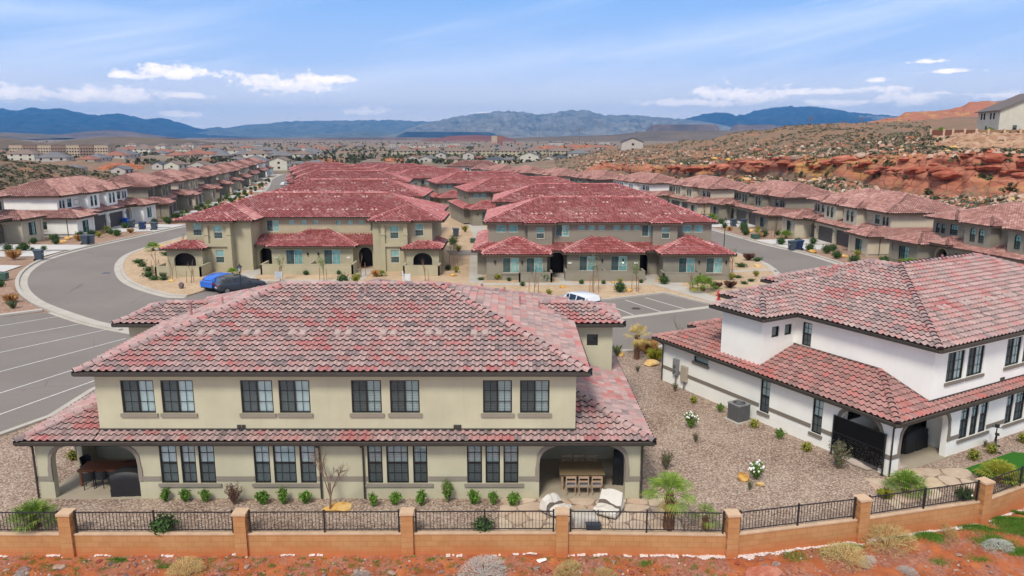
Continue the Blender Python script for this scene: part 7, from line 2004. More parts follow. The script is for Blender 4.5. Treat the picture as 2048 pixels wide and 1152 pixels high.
nr = NT('mixed rubble'); MAT['rubble'] = nr.fin(nr.ramp(nr.island(), [(0,(.30,.11,.07)), (.35,(.48,.22,.13)), (.6,(.58,.42,.32)), (.8,(.42,.26,.17)), (1,(.70,.60,.50))]), .9, .1)
rubble()
# sandstone ledge blocks: big rounded blocks of the outcrop, each a thing
lb = []
for k in range(4): lb.append(rockmesh(221+k, MAT['rk_ledge'] if 'rk_ledge' in MAT else MAT['rk_red'], 'ledge_block', sub=2, flatz=.55, cuts=7))
for i in range(70):
    px = 1215 + i*12 + rh.uniform(-5,5); p = on_land(px, rh.uniform(4.55, 4.95)); sz = (.8 + 1.9*rh.random()**2)*(1 if px > 1350 else .6)
    put(lb[i % 4], p.x, p.y+.4, p.z-.4, rh.uniform(-.7,.7), (sz*rh.uniform(1.1,2.1), sz*1.1, sz*rh.uniform(.6,1.0)), 'rounded red sandstone block in the ledge that crosses the hillside', 'rock ledge', 'blocks of the red ledge')
def scrub(name, n, fn, mat, lab, smin, smax, k=11):
    m = MB()
    for _ in range(n):
        p = fn()
        if p is None: continue
        s = rh.uniform(smin, smax)
        for _k in range(k):
            d_ = rndunit(rh); d_.z = abs(d_.z); q = p + Vector((d_.x*s, d_.y*s, d_.z*s*.75)); t = rndunit(rh).normalized(); b = t.cross(rndunit(rh)).normalized(); z = s*rh.uniform(.3,.6)
            m.add([q-t*z, q+b*z*.8, q+t*z, q-b*z*.8], [(0,1,2,3)])
    m.build(name, MAT[mat], kind='stuff', label=lab, cat='scrub')
MAT['scrub'] = leafmat('grey green desert scrub', (.075,.072,.042), (.165,.155,.095), (.25,.225,.15))
MAT['scrub2'] = leafmat('dark desert scrub', (.035,.045,.02), (.08,.09,.04), (.13,.13,.07))
def hp():
    u = rh.random()
    px = rh.uniform(1110, 2060)
    if u < .30: s = rh.uniform(2.1, 3.9)
    elif u < .80: s = 5.05 + 3.4*rh.random()**1.1
    else: s = rh.uniform(8.0, 9.97)
    if s > 6 and px > 1850: return None
    return on_land(px, s)
scrub('scrub', 13000, hp, 'scrub', 'grey green scrub covering the rocky hillside', .3, .8, 9)
def hp2():
    px = rh.uniform(-60, 290); return on_land(px, rh.uniform(2.8, 7.6))
scrub('scrub', 1300, hp2, 'scrub', 'dry scrub on the low hills behind the left row', .4, 1.0)
def hp3():
    px = rh.uniform(1180, 2050); return on_land(px, rh.uniform(2.1, 7.5))
scrub('scrub', 260, hp3, 'scrub2', 'darker bushes between the rocks of the hillside', .5, 1.2)

MAT['hroof'] = flat('brown grey shingle roof', (.16,.13,.12), .8); MAT['hwall'] = stucco('pale cream stucco', (.58,.55,.45)); MAT['hwhite'] = stucco('off white stucco', (.50,.46,.40)); MAT['htan'] = stucco('sand stucco', (.48,.38,.27)); MAT['hbrown'] = stucco('brown stucco', (.27,.19,.14))
MAT['roofgrey'] = flat('grey far roof', (.17,.165,.17), .8, nsc=.3); MAT['roofbrown'] = flat('brown far roof', (.22,.16,.13), .8, nsc=.3); MAT['roofrust'] = flat('rust far roof', (.30,.13,.09), .8, nsc=.3); MAT['roofdark'] = flat('dark slate far roof', (.08,.09,.11), .8, nsc=.3)
def gable_house(loc, rz, w, d, h, rh_, wallm, roofm, label, group=None, wins=2, floors=1, hipr=False, cat='house', garage=False, ov=.5):
    t = empty('house', loc, rz, label=label, cat=cat, group=group)
    m = MB(); m.box(-w/2, w/2, -d/2, d/2, -2, h)
    if not hipr:
        for x in (-w/2, w/2): m.add([(x,-d/2,h),(x,d/2,h),(x,0,h+rh_)], [(0,1,2)])
    m.build('wall', MAT[wallm], t); r = MB(); a, b_ = w/2+ov, d/2+ov; zz = h+.12-ov*rh_/(d/2)
    if hipr: r0 = max(0.01, a-b_); vs = [(-a,-b_,zz),(a,-b_,zz),(a,b_,zz),(-a,b_,zz),(-r0,0,h+rh_),(r0,0,h+rh_)]; r.add(vs, [(0,1,5,4),(1,2,5),(2,3,4,5),(3,0,4),(3,2,1,0)])
    else:
        vs = [(-a,-b_,zz),(a,-b_,zz),(a,b_,zz),(-a,b_,zz),(-a,0,h+rh_+.15),(a,0,h+rh_+.15)]; vs += [(x,y,z-.22) for x,y,z in vs]
        r.add(vs, [(0,1,5,4),(2,3,4,5),(7,6,10,11),(9,8,11,10),(0,6,7,1),(2,8,9,3),(0,4,10,6),(4,3,9,10),(1,7,11,5),(5,11,8,2)])
    r.build('roof', MAT[roofm], t)
    for fl in range(floors):
        z = 1.0 + fl*2.8
        for i in range(wins):
            x = -w/2 + w*(i+.5)/wins
            m = MB()
            if garage and i == 0 and fl == 0: m.box(x-2, x+2, -d/2-.05, -d/2+.02, 0, 2.3); m.build('garage_door', MAT['garage'], t); continue
            m.box(x-.7, x+.7, -d/2-.06, -d/2+.02, z, z+1.3); m.build('window', MAT['cglass'], t)
        m = MB(); m.box(w/2-.02, w/2+.06, -1, .4, z, z+1.2); m.build('window', MAT['cglass'], t)
        m = MB(); m.box(-w/2-.06, -w/2+.02, -1, .4, z, z+1.2); m.build('window', MAT['cglass'], t)
    return t
# big house on the plateau
zp = 15.45
def PX(px, y): return (px-1024)/F_PX*(.9796*y + (CAM_H-zp)*.201)
hx, hy = PX(2022, 196), 196
ca, sa = math.cos(R(-107)), math.sin(R(-107)); nx_, ny_ = PX(1995, 184), 184
t = gable_house((nx_ - (9*ca - (-9)*sa), ny_ - (9*sa + (-9)*ca), zp), R(-107), 18, 18, 6.0, 4.2, 'hwall', 'hroof', 'large cream two-storey house on the hilltop at the right edge', None, 0, 0, False, ov=.7)
M_ = WM(-9, -9, 0)
for (u, z) in ((3.2,3.8),(5.6,3.8),(10.8,3.8),(13.4,3.8),(8.0,.6)): window(t, M_ @ Matrix.Translation((0,-.22,0)), ('r', u, u+.7, z, z+1.5), 'hung', blind='dark', detail=1)
for (u, z) in ((3.0,.9),(9,.9),(14,3.6)): window(t, WM(9, -9, 90) @ Matrix.Translation((0,-.22,0)), ('r', u, u+.8, z, z+1.3), 'hung', blind='dark', detail=1)
m = MB(); m.box(9.0, 12, 4, 8.9, -1, 3.0); m.build('porch_wall', MAT['hwall'], t); m = MB(); m.add([(9.06,3.4,4.0),(12.6,3.4,3.0),(12.6,9.5,3.0),(9.06,9.5,4.0),(9.06,3.4,3.8),(12.6,3.4,2.8),(12.6,9.5,2.8),(9.06,9.5,3.8)], [(0,1,2,3),(4,5,1,0),(5,6,2,1),(7,4,0,3),(7,6,5,4)]); m.build('porch_roof', MAT['hroof'], t)
gable_house((hx+34, hy+2, zp), R(-14), 12, 9, 3.2, 2, 'hwall', 'hroof', 'low cream wing with brown roof beside the hilltop house, right photo edge', None, 2)
# its fence of rust panels between tan pillars
fw = empty('garden_wall', (0, 0, 0), label='rust brown panel fence with tan pillars along the hilltop plateau edge', cat='fence')
fp = [(1862, 176), (1888, 173.5), (1906, 172), (1929, 170.5), (1952, 169.4), (1976, 168.6), (2008, 167.8), (2040, 167.3), (2075, 167), (2120, 167)]
MAT['rustp'] = flat('rust brown panel', (.20,.075,.045), .8); MAT['brownp'] = flat('tan brown block panel', (.30,.18,.10), .9)
for i, (a, b_) in enumerate(zip(fp, fp[1:])):
    A = Vector((PX(a[0], a[1]), a[1])); B = Vector((PX(b_[0], b_[1]), b_[1])); d_ = (B-A); L = d_.length; ang = math.atan2(d_.y, d_.x)
    m = MB(Matrix.Translation((A.x, A.y, zp-.3)) @ Matrix.Rotation(ang, 4, 'Z')); m.box(.15, L-.15, -.06, .06, 0, 1.3); m.build('panel', MAT['rustp' if i < 4 else 'brownp'], fw)
    m = MB(Matrix.Translation((A.x, A.y, zp-.3)) @ Matrix.Rotation(ang, 4, 'Z')); m.box(-.22, .22, -.22, .22, -.6, 1.55); m.build('pillar', MAT['capst'], fw)
    m = MB(Matrix.Translation((A.x, A.y, zp-.3)) @ Matrix.Rotation(ang, 4, 'Z')); m.box(.23, L-.23, -.12, .12, -1.0, -.005); m.build('footing', MAT['capst'], fw)
for (px, y, s, lab) in ((1882, 182, 1.7, 'small palm behind the rust panel fence on the hilltop'), (1978, 184, 1.7, 'small palm in front of the hilltop cream house')):
    put(dp, PX(px, y), y, zp-.2, 0, s, lab, 'palm', 'palms on the hilltop')
# boulder retaining bank
def boulder_wall():
    m = MB()
    for i in range(620):
        px = rh.uniform(1862, 2110); f = rh.random()
        if px < 1885 and f > (px-1855)/40: continue
        p = land(px, 6.02 + f*.93); s = rh.uniform(.6,1.15)
        ph = rh.random()*9
        m.sphere((p.x, p.y-.25, p.z), (s*1.15, s*.8, s*.78), 7, 5, lambda d_: 1+.22*noise.noise(d_*1.7+Vector((ph,0,0))))
    m.build('boulder_bank', MAT['bankrock'], label='retaining bank of piled tan boulders below the hilltop fence', cat='retaining wall')
nb = NT('piled bank rock'); co_ = nb.coord(); nb.bump(nb.noise(3, co_, 4), .5, .1)
MAT['bankrock'] = nb.fin(nb.mix(.3, nb.ramp(nb.island(), [(0,(.22,.11,.07)), (.3,(.38,.22,.14)), (.6,(.48,.33,.21)), (.85,(.34,.16,.10)), (1,(.52,.40,.30))]), nb.ramp(nb.noise(1, co_, 4), [(.3,(.25,.14,.09)), (.7,(.6,.42,.28))])), .9, .1)
boulder_wall()

# ---------------------------------------------------------------- the town beyond
def farpos(px, py):
    t_ = -ray(px, py).z / ray(px, py).y
    y = 400.0
    for _ in range(40): y = .5*y + .5*(CAM_H - dz(y))/max(t_, .0015)
    x = (px-1024)/F_PX*(.9796*y + (CAM_H-dz(y))*.201); return x, y, dz(y)
FH = [ # px, py(base), width px, walls, roof, floors, gable turned?, label
 (322,338,26,'hwhite','roofdark',1,1,'white gabled house, leftmost of the ridge-top houses behind the left row'),
 (352,338,36,'hwall','roofbrown',1,1,'cream gabled house, second of the ridge-top houses behind the left row'),
 (402,339,40,'hwhite','roofbrown',1,1,'white gabled house, third of the ridge-top houses behind the left row'),
 (448,340,44,'htan','roofbrown',1,0,'tan house, fourth of the ridge-top houses behind the left row'),
 (478,326,34,'hwhite','roofgrey',1,0,'white house with grey roof above the end of the left row'),
 (562,340,38,'hwall','roofbrown',2,1,'cream two-storey house at the far end of the left street'),
 (598,336,30,'htan','roofgrey',1,0,'low tan house right of the street end'),(632,333,30,'htan','roofgrey',1,0,'low tan house behind the left island column end'),
 (150,346,38,'hwhite','roofgrey',1,0,'white grey-roofed house at the orange cutting on the left'),(245,349,34,'hwhite','roofgrey',1,1,'white house half hidden behind the left row roofs'),
 (745,333,44,'htan','roofbrown',1,0,'brown-roofed house between the two island columns'),(826,323,28,'hwhite','roofrust',1,1,'white gabled house in the middle distance, leftmost of its street'),
 (856,325,32,'hwhite','roofgrey',1,1,'white gabled house with grey roof beside the leftmost of its street'),(883,322,22,'hwhite','roofdark',2,1,'small white house with blue gable'),(908,325,32,'htan','roofbrown',1,0,'tan house with brown roof right of the blue gabled one'),
 (938,322,24,'hwhite','roofbrown',2,1,'narrow white house with arched gable'),(958,322,18,'roofrust','roofrust',1,0,'small rust coloured house between two pale ones'),(990,327,38,'hwall','roofdark',1,0,'dark roofed house left of the cream gable'),(1022,327,30,'htan','roofgrey',1,0,'tan house left of the cream gable'),
 (1060,326,40,'hwall','roofgrey',2,1,'cream gabled two-storey house in the middle distance'),(1098,324,28,'hwhite','roofbrown',1,1,'white house right of the cream gabled two-storey one'),(1122,322,26,'htan','roofdark',1,0,'dark roofed house behind the right row far end'),(1158,320,44,'hwhite','roofgrey',2,0,'white two-storey house with grey roof above the right row far end'),
 (1206,318,48,'hwall','roofbrown',2,0,'cream two-storey house with a rust porch roof'),(1264,305,46,'hwhite','roofdark',2,1,'white house with slate roof on the slope at the foot of the hill')]
KR = []
for (px, py, wpx, wm, rm, fl, gt_, lab) in FH:
    x, y, z = farpos(px, py); w_ = wpx/F_PX*y
    if px == 1264: y, z = 420, 6.2; x = (px-1024)/F_PX*y*.98; w_ = 13
    h = 3.0 if fl == 1 else 5.8
    if gt_: gable_house((x, y, z), R(82+rh.uniform(-8,8)), w_*.8, w_*.9, h, w_*.17, wm, rm, lab, None, 2, fl)
    else: gable_house((x, y, z), R(rh.uniform(-12,12)), w_, w_*.7, h, w_*.14, wm, rm, lab, None, 3, fl, True)
# long grey-green rows
for i in range(8):
    px = 808 + i*52; x, y, z = farpos(px, 312-(i % 2)); gable_house((x, y, z), R(3), 46/F_PX*y, 14, 5.2, 3, 'trim_c', 'scrubroof' if 'scrubroof' in MAT else 'roofbrown', f'{o12[i]} long two-storey terrace from the left in the drab green terrace row', 'drab green terraces', 6, 2, True)
# white townhouses, brown flats, tower block
for i in range(7):
    px = 786 + i*18; x, y, z = farpos(px, 296); gable_house((x, y, z), R(4), 15/F_PX*y, 12, 7, .4, 'hwhite', 'roofgrey', f'{o12[i]} flat white townhouse from the left in the white row beyond the red roofs', 'white townhouses', 3, 2, True, 'townhouse')
for i in range(7):
    px = 44 + i*28; x, y, z = farpos(px, 314); gable_house((x, y, z+1), R(2), 26/F_PX*y, 16, 11, .4, 'hbrown' if i % 2 else 'htan', 'roofbrown', f'{o12[i]} brown and tan apartment block from the left in the row on the far left', 'brown apartment blocks', 5, 3, True, 'apartment block')
x, y, z = farpos(989, 290); gable_house((x, y, z), 0, 11/F_PX*y, 20, 22, .4, 'htan', 'roofbrown', 'tan block tower of the far town, left half of the pair', None, 2, 3, True, 'tower')
x, y, z = farpos(1000, 290); gable_house((x, y, z), 0, 10/F_PX*y, 20, 22, .4, 'roofrust', 'roofbrown', 'rust red block tower of the far town, right half of the pair', None, 2, 3, True, 'tower')
for (px, py, w_, nm) in ((1110,291,34,'long low white hall with dark roof in the far town'),(1208,289,22,'low white hall at the foot of the red cutting'),(905,292,30,'pale hall in the far town left of the tower pair')):
    x, y, z = farpos(px, py); gable_house((x, y, z), 0, w_/F_PX*y, 24, 6, .5, 'hwhite', 'roofdark', nm, None, 4, 1, True, 'hall')
# countless little houses: templates copied along loose streets
tem = []
for k, (wm, rm, hp_, fl) in enumerate((('htan','roofbrown',1,1),('hwhite','roofgrey',1,1),('hwall','roofbrown',1,2),('htan','roofrust',1,1),('hbrown','roofgrey',1,1),('hwhite','roofrust',1,1))):
    tem.append(gable_house((0,0,0), 0, 18, 13, 2.8 if fl == 1 else 5.4, 3.0, wm, rm, 'x', None, 3, fl, bool(hp_)))
tl = ['small tan brown-roofed house in the hazy far town','small white grey-roofed house in the hazy far town','small cream two-storey house in the hazy far town','small tan rust-roofed house in the hazy far town','small brown grey-roofed house in the hazy far town','small white rust-roofed house in the hazy far town']
n_ = 0
for row in range(26):
    py = 335 - row*1.75 - .4*rh.random(); x, y, z = farpos(1000, py)
    if y > 5200: continue
    lo, hi = (0 if py < 330 else 20, 600) ; step = 26/F_PX*y
    span = [(-1, 1)]
    px = rh.uniform(-10, 20)
    while px < 1190:
        px += (24/y*F_PX)*rh.uniform(.75, 2.6)*(1 if y < 1500 else 2.2)
        if py > 322 and 560 < px: px += 40
        if py > 318 and 300 < px < 500 : continue
        if py > 328 and px < 290: continue
        if py > 305 and px > 640 and py < 329: continue
        if py > 329 and px > 520: continue
        if rh.random() < .25 or (noise.noise(Vector((px*.01, row*.35, 0))) < -.12): continue
        k = rh.randrange(6); x, y2, z = farpos(px, py+rh.uniform(-.6,.6))
        if n_ >= 275: continue
        put(tem[k], x, y2, z, R(rh.choice((0, 90, 8, 98)) + rh.uniform(-8,8)), rh.uniform(.85,1.25), tl[k], 'house', tl[k].replace('small ','').replace('house','houses').replace('in the', 'of the')); n_ += 1
print('far houses', n_)
def ft():
    py = 278 + 52*rh.random()**1.3; x, y, z = farpos(rh.uniform(-20, 1230), py)
    return Vector((x, y, z)) if noise.noise(Vector((x*.004, y*.002, 0))) > -.15 else None
MAT['ftree'] = leafmat('far town trees', (.035,.05,.02), (.08,.09,.04), (.14,.12,.07))
def fartrees():
    m = MB()
    for _ in range(2600):
        p = ft()
        if p is None: continue
        s = rh.uniform(1.2, 3.0)
        for _k in range(7):
            d_ = rndunit(rh); q = p + Vector((d_.x*s, d_.y*s, s*.8+d_.z*s*.7)); t = rndunit(rh).normalized(); b = t.cross(rndunit(rh)).normalized(); z = s*.55
            m.add([q-t*z, q+b*z, q+t*z, q-b*z], [(0,1,2,3)])
    m.build('distant_trees', MAT['ftree'], kind='stuff', label='scattered dark trees of the far town', cat='trees')
fartrees()
# raw orange cuttings in the middle distance
MAT['orange'] = gravel('raw orange earth', [(0,(.32,.10,.045)), (.5,(.46,.15,.06)), (1,(.50,.22,.12))], .3, .3)
for i, (p0, p1, pyb, pyt) in enumerate(((195,290,338,327),(240,300,329,325),(305,470,352,342),(395,440,324,318),(505,560,322,317),(610,690,325,318),(760,812,325,316),(60,180,352,338),(1050,1300,298,290),(1215,1290,318,309),(1290,1420,276,268))):
    m = MB(); n = 24; vs = []; xa, ya, za = farpos(p0, pyb); xb, yb, zb_ = farpos(p1, pyb)
    hgt = (pyb-pyt)/F_PX*ya*.9; dep = hgt*4
    for k in range(n+1):
        f = k/n; x, y = xa+(xb-xa)*f, ya+(yb-ya)*f; e = math.sin(math.pi*f)**.5; j = noise.noise(Vector((f*7, i, 0)))
        for (dy, hz) in ((0,-.8),(dep*.25,.35),(dep*.5,.85),(dep,1.0),(dep*2.2,.9),(dep*3.5,-1)):
            vs.append((x*(1+dy/ya), y+dy+j*hgt, dz(y)+hgt*hz*e*(1+.35*noise.noise(Vector((f*9, dy, i))))-.3))
    m.add(vs, [(k*6+a, (k+1)*6+a, (k+1)*6+a+1, k*6+a+1) for k in range(n) for a in range(5)]); m.build('earth_bank', MAT['orange'], kind='structure')
# poles
def upole(px, pyt, pyb, y, label):
    x = (px-1024)/F_PX*y*.985; zt = CAM_H + y*-math.tan(PITCH + math.atan((pyt-576)/F_PX)); zb = CAM_H + y*-math.tan(PITCH + math.atan((pyb-576)/F_PX))
    t = empty('utility_pole', (x, y, zb-1.5), label=label, cat='utility pole', group='utility poles'); h = zt-zb+1.5; m = MB(); m.cyl((0,0,0),(0,0,h),.3,.22,6); m.build('pole', MAT['bark'], t); m = MB(); m.box(-1.8,1.8,-.15,.15,h-1.4,h-1.1); m.build('crossarm', MAT['bark'], t)
for i, (px, a, b_, y) in enumerate(((1158,257,283,900),(1272,254,280,900),(1617,232,263,430),(1681,240,252,700),(1711,234,250,700),(1720,233,250,700),(201,290,305,900),(258,292,305,900),(1078,258,275,1200),(1386,252,262,1500))):
    upole(px, a, b_, y, ['lone wooden utility pole over the far town right of the tower pair','wooden utility pole above the red cutting','tall wooden utility pole on the scrub hill','small utility pole on the skyline, left of three','small utility pole on the skyline, middle of three','small utility pole on the skyline, right of three','left utility pole over the brown apartment blocks','second utility pole over the brown apartment blocks','thin far utility pole right of the tower pair','thin utility pole against the dark mesa'][i])

# ---------------------------------------------------------------- mountains
def rng_mesh(name, pts, y0, depth, mat, foot=0, rough_=1.0, seed=0, base_py=277, n=420, rows=34, flat_top=False):
    px0, px1 = pts[0][0], pts[-1][0]; vs = []
    def crest(px):
        for a, b_ in zip(pts, pts[1:]):
            if a[0] <= px <= b_[0]: return a[1] + (b_[1]-a[1])*(px-a[0])/(b_[0]-a[0])
        return pts[-1][1]
    def zat(py, y): return CAM_H - y*math.tan(PITCH + math.atan((py-576)/F_PX))
    for i in range(n+1):
        px = px0 + (px1-px0)*i/n; zc = zat(crest(px), y0); zb = -10
        for j in range(rows+1):
            f = j/rows; y = y0 - depth + depth*1.6*f; x = (px-1024)/F_PX*y0*.985*(y/y0)**.35
            k = f/.625
            if flat_top: e = 0 if k < .5 else min(1, (k-.5)*4) if k <= 1 else max(0, 1-(k-1)*4); e = e if k <= 1 else max(0, 1-(k-1.1)*4) if k > 1.1 else 1; e *= min(1, i*8/n, (n-i)*8/n)
            else: e = k if k <= 1 else max(0, 1-(k-1)/.6)
            e2 = e**1.25 if not flat_top else e
            rid = 0 if flat_top else noise.ridged_multi_fractal(Vector((x/y0*60*rough_, y/y0*26, seed)), .9, 2.1, 5, 1, 2)
            z = zb + (zc-zb)*e2 
            if not flat_top: z += (zc-zb)*((.20*(rid-1.1))*e*(1-e)*3.6 + .05*(rid-1.2)*e*e)
            vs.append((x, y, z))
    m = MB(); r_ = rows+1; m.add(vs, [(i*r_+j, (i+1)*r_+j, (i+1)*r_+j+1, i*r_+j+1) for i in range(n) for j in range(rows)])
    return m.build(name, mat, smooth=not flat_top, kind='structure')
def mtn(name, a, b_, c_):
    n = NT(name); co = n.pos((.001,.001,.002)); return n.fin(n.ramp(n.noise(3, co, 6, .7), [(.32, a), (.5, b_), (.68, c_)]), .95, .05)
mdark = mtn('dark forested range', (.015,.02,.035), (.035,.045,.06), (.09,.09,.10)); mtan = mtn('bare tan range', (.09,.09,.08), (.22,.205,.17), (.36,.33,.27)); mmesa = mtn('mesa rock', (.09,.07,.06), (.17,.12,.10), (.24,.17,.13)); mhill = mtn('brown hill', (.10,.08,.06), (.17,.13,.09), (.22,.15,.10)); mmid = mtn('grey brown range', (.07,.08,.07), (.14,.15,.13), (.22,.21,.18))
rng_mesh('mountains', [(-260,232),(-150,226),(-60,221),(0,217),(28,217),(50,222),(78,215),(95,218),(135,217),(158,221),(175,226),(210,231),(243,226),(270,231),(300,238),(330,236),(350,239),(370,247),(398,256),(430,262),(520,268),(600,274)], 14000, 5000, mdark, seed=1)
rng_mesh('mountains', [(380,272),(412,262),(425,256),(440,253),(458,257),(500,249),(540,247),(580,242),(640,241),(700,241),(760,239),(830,241),(880,244),(1000,248),(1100,262),(1200,272)], 15500, 4500, mmid, seed=2)
rng_mesh('mountains', [(820,262),(850,246),(880,240),(920,232),(955,227),(985,223),(1005,222),(1030,221),(1060,226),(1080,229),(1095,227),(1110,224),(1135,220),(1165,220),(1185,223),(1200,228),(1215,229),(1260,230),(1300,233),(1340,236),(1380,240),(1440,250),(1500,262),(1560,274)], 13200, 5200, mtan, seed=3, rough_=1.3)
rng_mesh('mountains', [(1320,252),(1368,237),(1400,228),(1440,223),(1460,231),(1480,229),(1510,219),(1545,215),(1570,212),(1590,214),(1620,213),(1660,219),(1700,225),(1780,232),(1850,238),(1960,246),(2100,256)], 15000, 5200, mdark, seed=4)
rng_mesh('mountains', [(1440,262),(1520,255),(1600,246),(1640,240),(1680,234),(1720,230),(1770,232),(1840,236),(1950,240)], 14000, 4000, mtan, seed=9)
rng_mesh('mesa', [(788,271),(800,264),(850,264),(930,264),(1000,265),(1010,271)], 7600, 700, mdark, seed=5, flat_top=True, n=80)
rng_mesh('mesa', [(1278,262),(1292,254),(1305,249.5),(1420,249.5),(1432,256),(1445,262)], 5600, 600, mmesa, seed=6, flat_top=True, n=80)
rng_mesh('mesa', [(1445,262),(1460,251),(1475,249),(1488,252),(1500,250),(1535,250),(1545,254),(1560,251),(1580,252),(1600,258)], 6200, 600, mmesa, seed=7, flat_top=True, n=80)
rng_mesh('mesa', [(1560,262),(1600,254),(1640,250),(1700,247),(1760,243),(1800,241),(1900,240)], 4200, 900, mmesa, seed=8, n=90)
rng_mesh('low_hills', [(-200,270),(-60,264),(20,265),(90,268),(140,276)], 4800, 1500, mhill, seed=10, n=90)
rng_mesh('low_hills', [(100,278),(150,269),(190,262),(225,260),(260,262),(300,268),(340,275)], 6200, 1600, mmesa, seed=11, n=90)
rng_mesh('low_hills', [(120,290),(160,279),(210,274),(250,273),(300,275),(350,277),(400,281),(450,287)], 1900, 520, mhill, seed=12, n=120)
rng_mesh('low_hills', [(-120,296),(-40,280),(10,275),(60,283),(90,292)], 1300, 360, mhill, seed=13, n=90)
rng_mesh('bluff', [(330,279),(440,275.5),(600,276),(780,274.5),(900,275),(1000,276)], 4400, 500, mmesa, seed=14, flat_top=True, n=120)
rng_mesh('bluff', [(845,281),(900,272),(950,270),(1010,273),(1030,280)], 3400, 420, mtn('red bluff', (.14,.05,.04), (.20,.08,.06), (.25,.12,.09)), seed=15, n=80)
rng_mesh('bluff', [(1000,276),(1100,273),(1220,270),(1290,262),(1400,261),(1500,260),(1620,258)], 3600, 500, mhill, seed=16, n=120)
rng_mesh('low_hills', [(540,275),(620,270),(700,263),(745,261),(790,266),(840,272)], 9800, 1500, mmid, seed=17, n=90)

# ---------------------------------------------------------------- air
m = MB(); m.box(-15000, 15000, -300, 18500, -14, 700)
nh = NT('pale blue air'); nh.n.remove(nh.p)
pv = nh.node('ShaderNodeVolumePrincipled'); pv.inputs['Color'].default_value = (.13,.47,1.0,1); pv.inputs['Density'].default_value = 6.0e-5; pv.inputs['Anisotropy'].default_value = .0
nh.l.new(pv.outputs[0], nh.out.inputs['Volume'])
m.build('haze', nh.mat, kind='stuff', label='thin blue air between the camera and the far ranges', cat='haze')
# ---------------------------------------------------------------- sky, sun, air
w = bpy.data.worlds.new('World'); sc.world = w; w.use_nodes = True
nt = w.node_tree; nn = nt.nodes; ll = nt.links
bg = nn['Background']; sky = nn.new('ShaderNodeTexSky'); sky.sky_type = 'NISHITA'; sky.sun_disc = False
SUN_EL, SUN_AZ = 50, 200            # azimuth clockwise from +Y
sky.sun_elevation = R(SUN_EL); sky.sun_rotation = R(SUN_AZ)
sky.air_density = 1.0; sky.dust_density = .6; sky.ozone_density = 2.0; sky.altitude = 900
class WN(NT):
    def __init__(s): s.nt = nt; s.n = nn; s.l = ll
wn = WN()
d = wn.node('ShaderNodeTexCoord').outputs['Generated']; x, y, z = wn.sep(d)
az = wn.math('ARCTAN2', x, y); el = wn.math('ARCSINE', z)
def ae(px, py):
    r = ray(px, py).normalized(); return math.atan2(r.x, r.y), math.asin(r.z)
vec = wn.comb(az, el)
n1 = wn.noise(9, wn.comb(az, wn.math('MULTIPLY', el, 2.2), .3), 5, .6)
n2 = wn.noise(38, wn.comb(az, wn.math('MULTIPLY', el, 2.0), 5.1), 4, .6)
wob = wn.math('ADD', wn.math('MULTIPLY', wn.math('SUBTRACT', n1, .5), 1.5), wn.math('MULTIPLY', wn.math('SUBTRACT', n2, .5), 2.6))
CL = [(585,172,92,23),(355,146,74,16),(255,152,32,8),(190,190,120,17),(20,190,55,20),(375,192,35,6),(745,223,65,11),(355,229,38,6),(1480,190,90,22),(1400,206,110,10),(1620,184,160,9),(1690,205,70,8),(1820,196,68,14),(2010,192,55,13),(1755,160,26,6),(1860,123,34,6),(1890,143,55,5),(2120,190,80,16),(650,160,50,9),(-80,185,70,18),(980,228,40,5)]
tot = None
for (px, py, wx, hy) in CL:
    a, e = ae(px, py); kx = wx/F_PX*1.0; ky = hy/F_PX
    dx = wn.math('MULTIPLY', wn.math('SUBTRACT', az, a), 1/kx)
    dy0 = wn.math('SUBTRACT', el, e); dy = wn.math('MULTIPLY', dy0, 1/ky)
    dyn = wn.math('MULTIPLY', wn.math('MINIMUM', dy, 0.0), 1.0)     # flatter base
    rr = wn.math('SQRT', wn.math('ADD', wn.math('MULTIPLY', dx, dx), wn.math('ADD', wn.math('MULTIPLY', dy, dy), wn.math('MULTIPLY', dyn, dyn))))
    m = wn.math('SUBTRACT', 1.0, rr)
    tot = m if tot is None else wn.math('MAXIMUM', tot, m)
n3 = wn.noise(90, wn.comb(az, wn.math('MULTIPLY', el, 1.5), 2.1), 3, .6)
cum = wn.math('ADD', wn.math('ADD', tot, wob), wn.math('MULTIPLY', wn.math('SUBTRACT', n3, .5), 1.5))
cum = wn.ramp(cum, [(.02, 0.0), (.4, .65), (1.0, 1.0)])
# cirrus veils
st = wn.noise(1, wn.comb(wn.math('ADD', wn.math('MULTIPLY', az, 2.6), wn.math('MULTIPLY', el, -5.0)), wn.math('ADD', wn.math('MULTIPLY', el, 26), wn.math('MULTIPLY', az, -5.2)), .7), 6, .62)
st2 = wn.noise(1.6, wn.comb(az, wn.math('MULTIPLY', el, 2.5), 9.0), 3)
cir = wn.math('MULTIPLY', wn.ramp(st, [(.46, 0.0), (.74, .7)]), wn.ramp(st2, [(.38, .15), (.62, 1.0)]))
a0, e0_ = ae(1250, 95); a1_, e1_ = ae(1800, 5)
sl = (e1_-e0_)/(a1_-a0)
bx = wn.math('SUBTRACT', az, a0)
dd = wn.math('SUBTRACT', wn.math('SUBTRACT', el, e0_), wn.math('MULTIPLY', bx, sl*.9))
dd = wn.math('ADD', dd, wn.math('MULTIPLY', wn.math('SUBTRACT', n1, .5), .05))
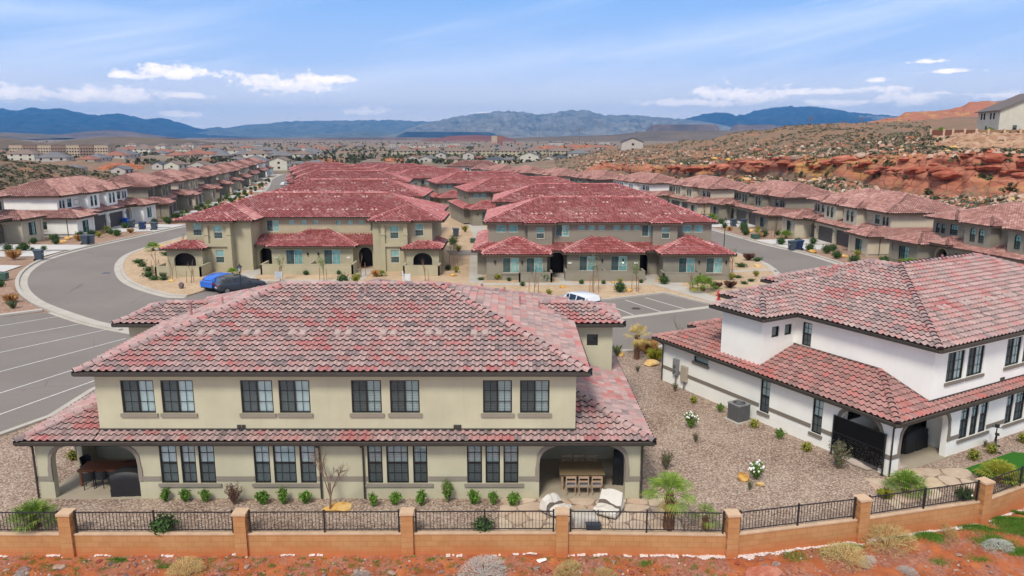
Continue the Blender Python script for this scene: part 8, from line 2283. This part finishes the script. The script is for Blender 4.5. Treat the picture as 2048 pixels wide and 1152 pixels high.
band = wn.math('SUBTRACT', 1.0, wn.math('MULTIPLY', wn.math('ABSOLUTE', dd), 38.0), clamp=True)
band = wn.math('MULTIPLY', wn.math('MULTIPLY', band, wn.ramp(st, [(.3, .35), (.7, 1.0)])), .45)
a2, e2 = ae(60, 20); b2 = wn.math('SUBTRACT', 1.0, wn.math('MULTIPLY', wn.math('ABSOLUTE', wn.math('SUBTRACT', wn.math('ADD', el, wn.math('MULTIPLY', wn.math('SUBTRACT', n1, .5), .03)), e2)), 60.0), clamp=True)
b2 = wn.math('MULTIPLY', wn.math('MULTIPLY', b2, wn.ramp(wn.math('ADD', az, 1.0), [(.35, 1.0), (.72, 0.0)])), .45)
cir = wn.math('MAXIMUM', wn.math('MAXIMUM', cir, band), b2)
grad = wn.ramp(el, [(0.0, (10.2,9.0,8.6)), (.045, (8.2,7.9,8.6)), (.09, (4.2,5.5,8.4)), (.17, (2.2,4.1,7.8)), (.40, (1.4,3.0,6.8))])
c = wn.mix(.88, sky.outputs[0], grad)
veil = wn.ramp(el, [(.24, 0.0), (.60, .80)])          # unseen warm overcast added above the frame to warm the ambient light
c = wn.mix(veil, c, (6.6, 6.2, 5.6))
c = wn.mix(cir, c, (8.2, 8.6, 9.6))
c = wn.mix(cum, c, (13.0, 11.5, 10.6))
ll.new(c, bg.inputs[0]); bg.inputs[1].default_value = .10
sd = bpy.data.lights.new('sun', 'SUN'); sd.energy = 2.1; sd.angle = R(14); sd.color = (1.0, .94, .84)
so = bpy.data.objects.new('sun', sd); COL.objects.link(so)
az_ = R(SUN_AZ); v = Vector((math.sin(az_)*math.cos(R(SUN_EL)), math.cos(az_)*math.cos(R(SUN_EL)), math.sin(R(SUN_EL))))
so.rotation_euler = v.to_track_quat('Z', 'Y').to_euler(); so.location = (0, 0, 60)
sc.view_settings.view_transform = 'Standard'; sc.view_settings.look = 'None'
sc.view_settings.exposure = .46; sc.view_settings.gamma = 1
sc.cycles.max_bounces = 6; sc.cycles.transparent_max_bounces = 16; sc.cycles.diffuse_bounces = 4; sc.cycles.volume_bounces = 0
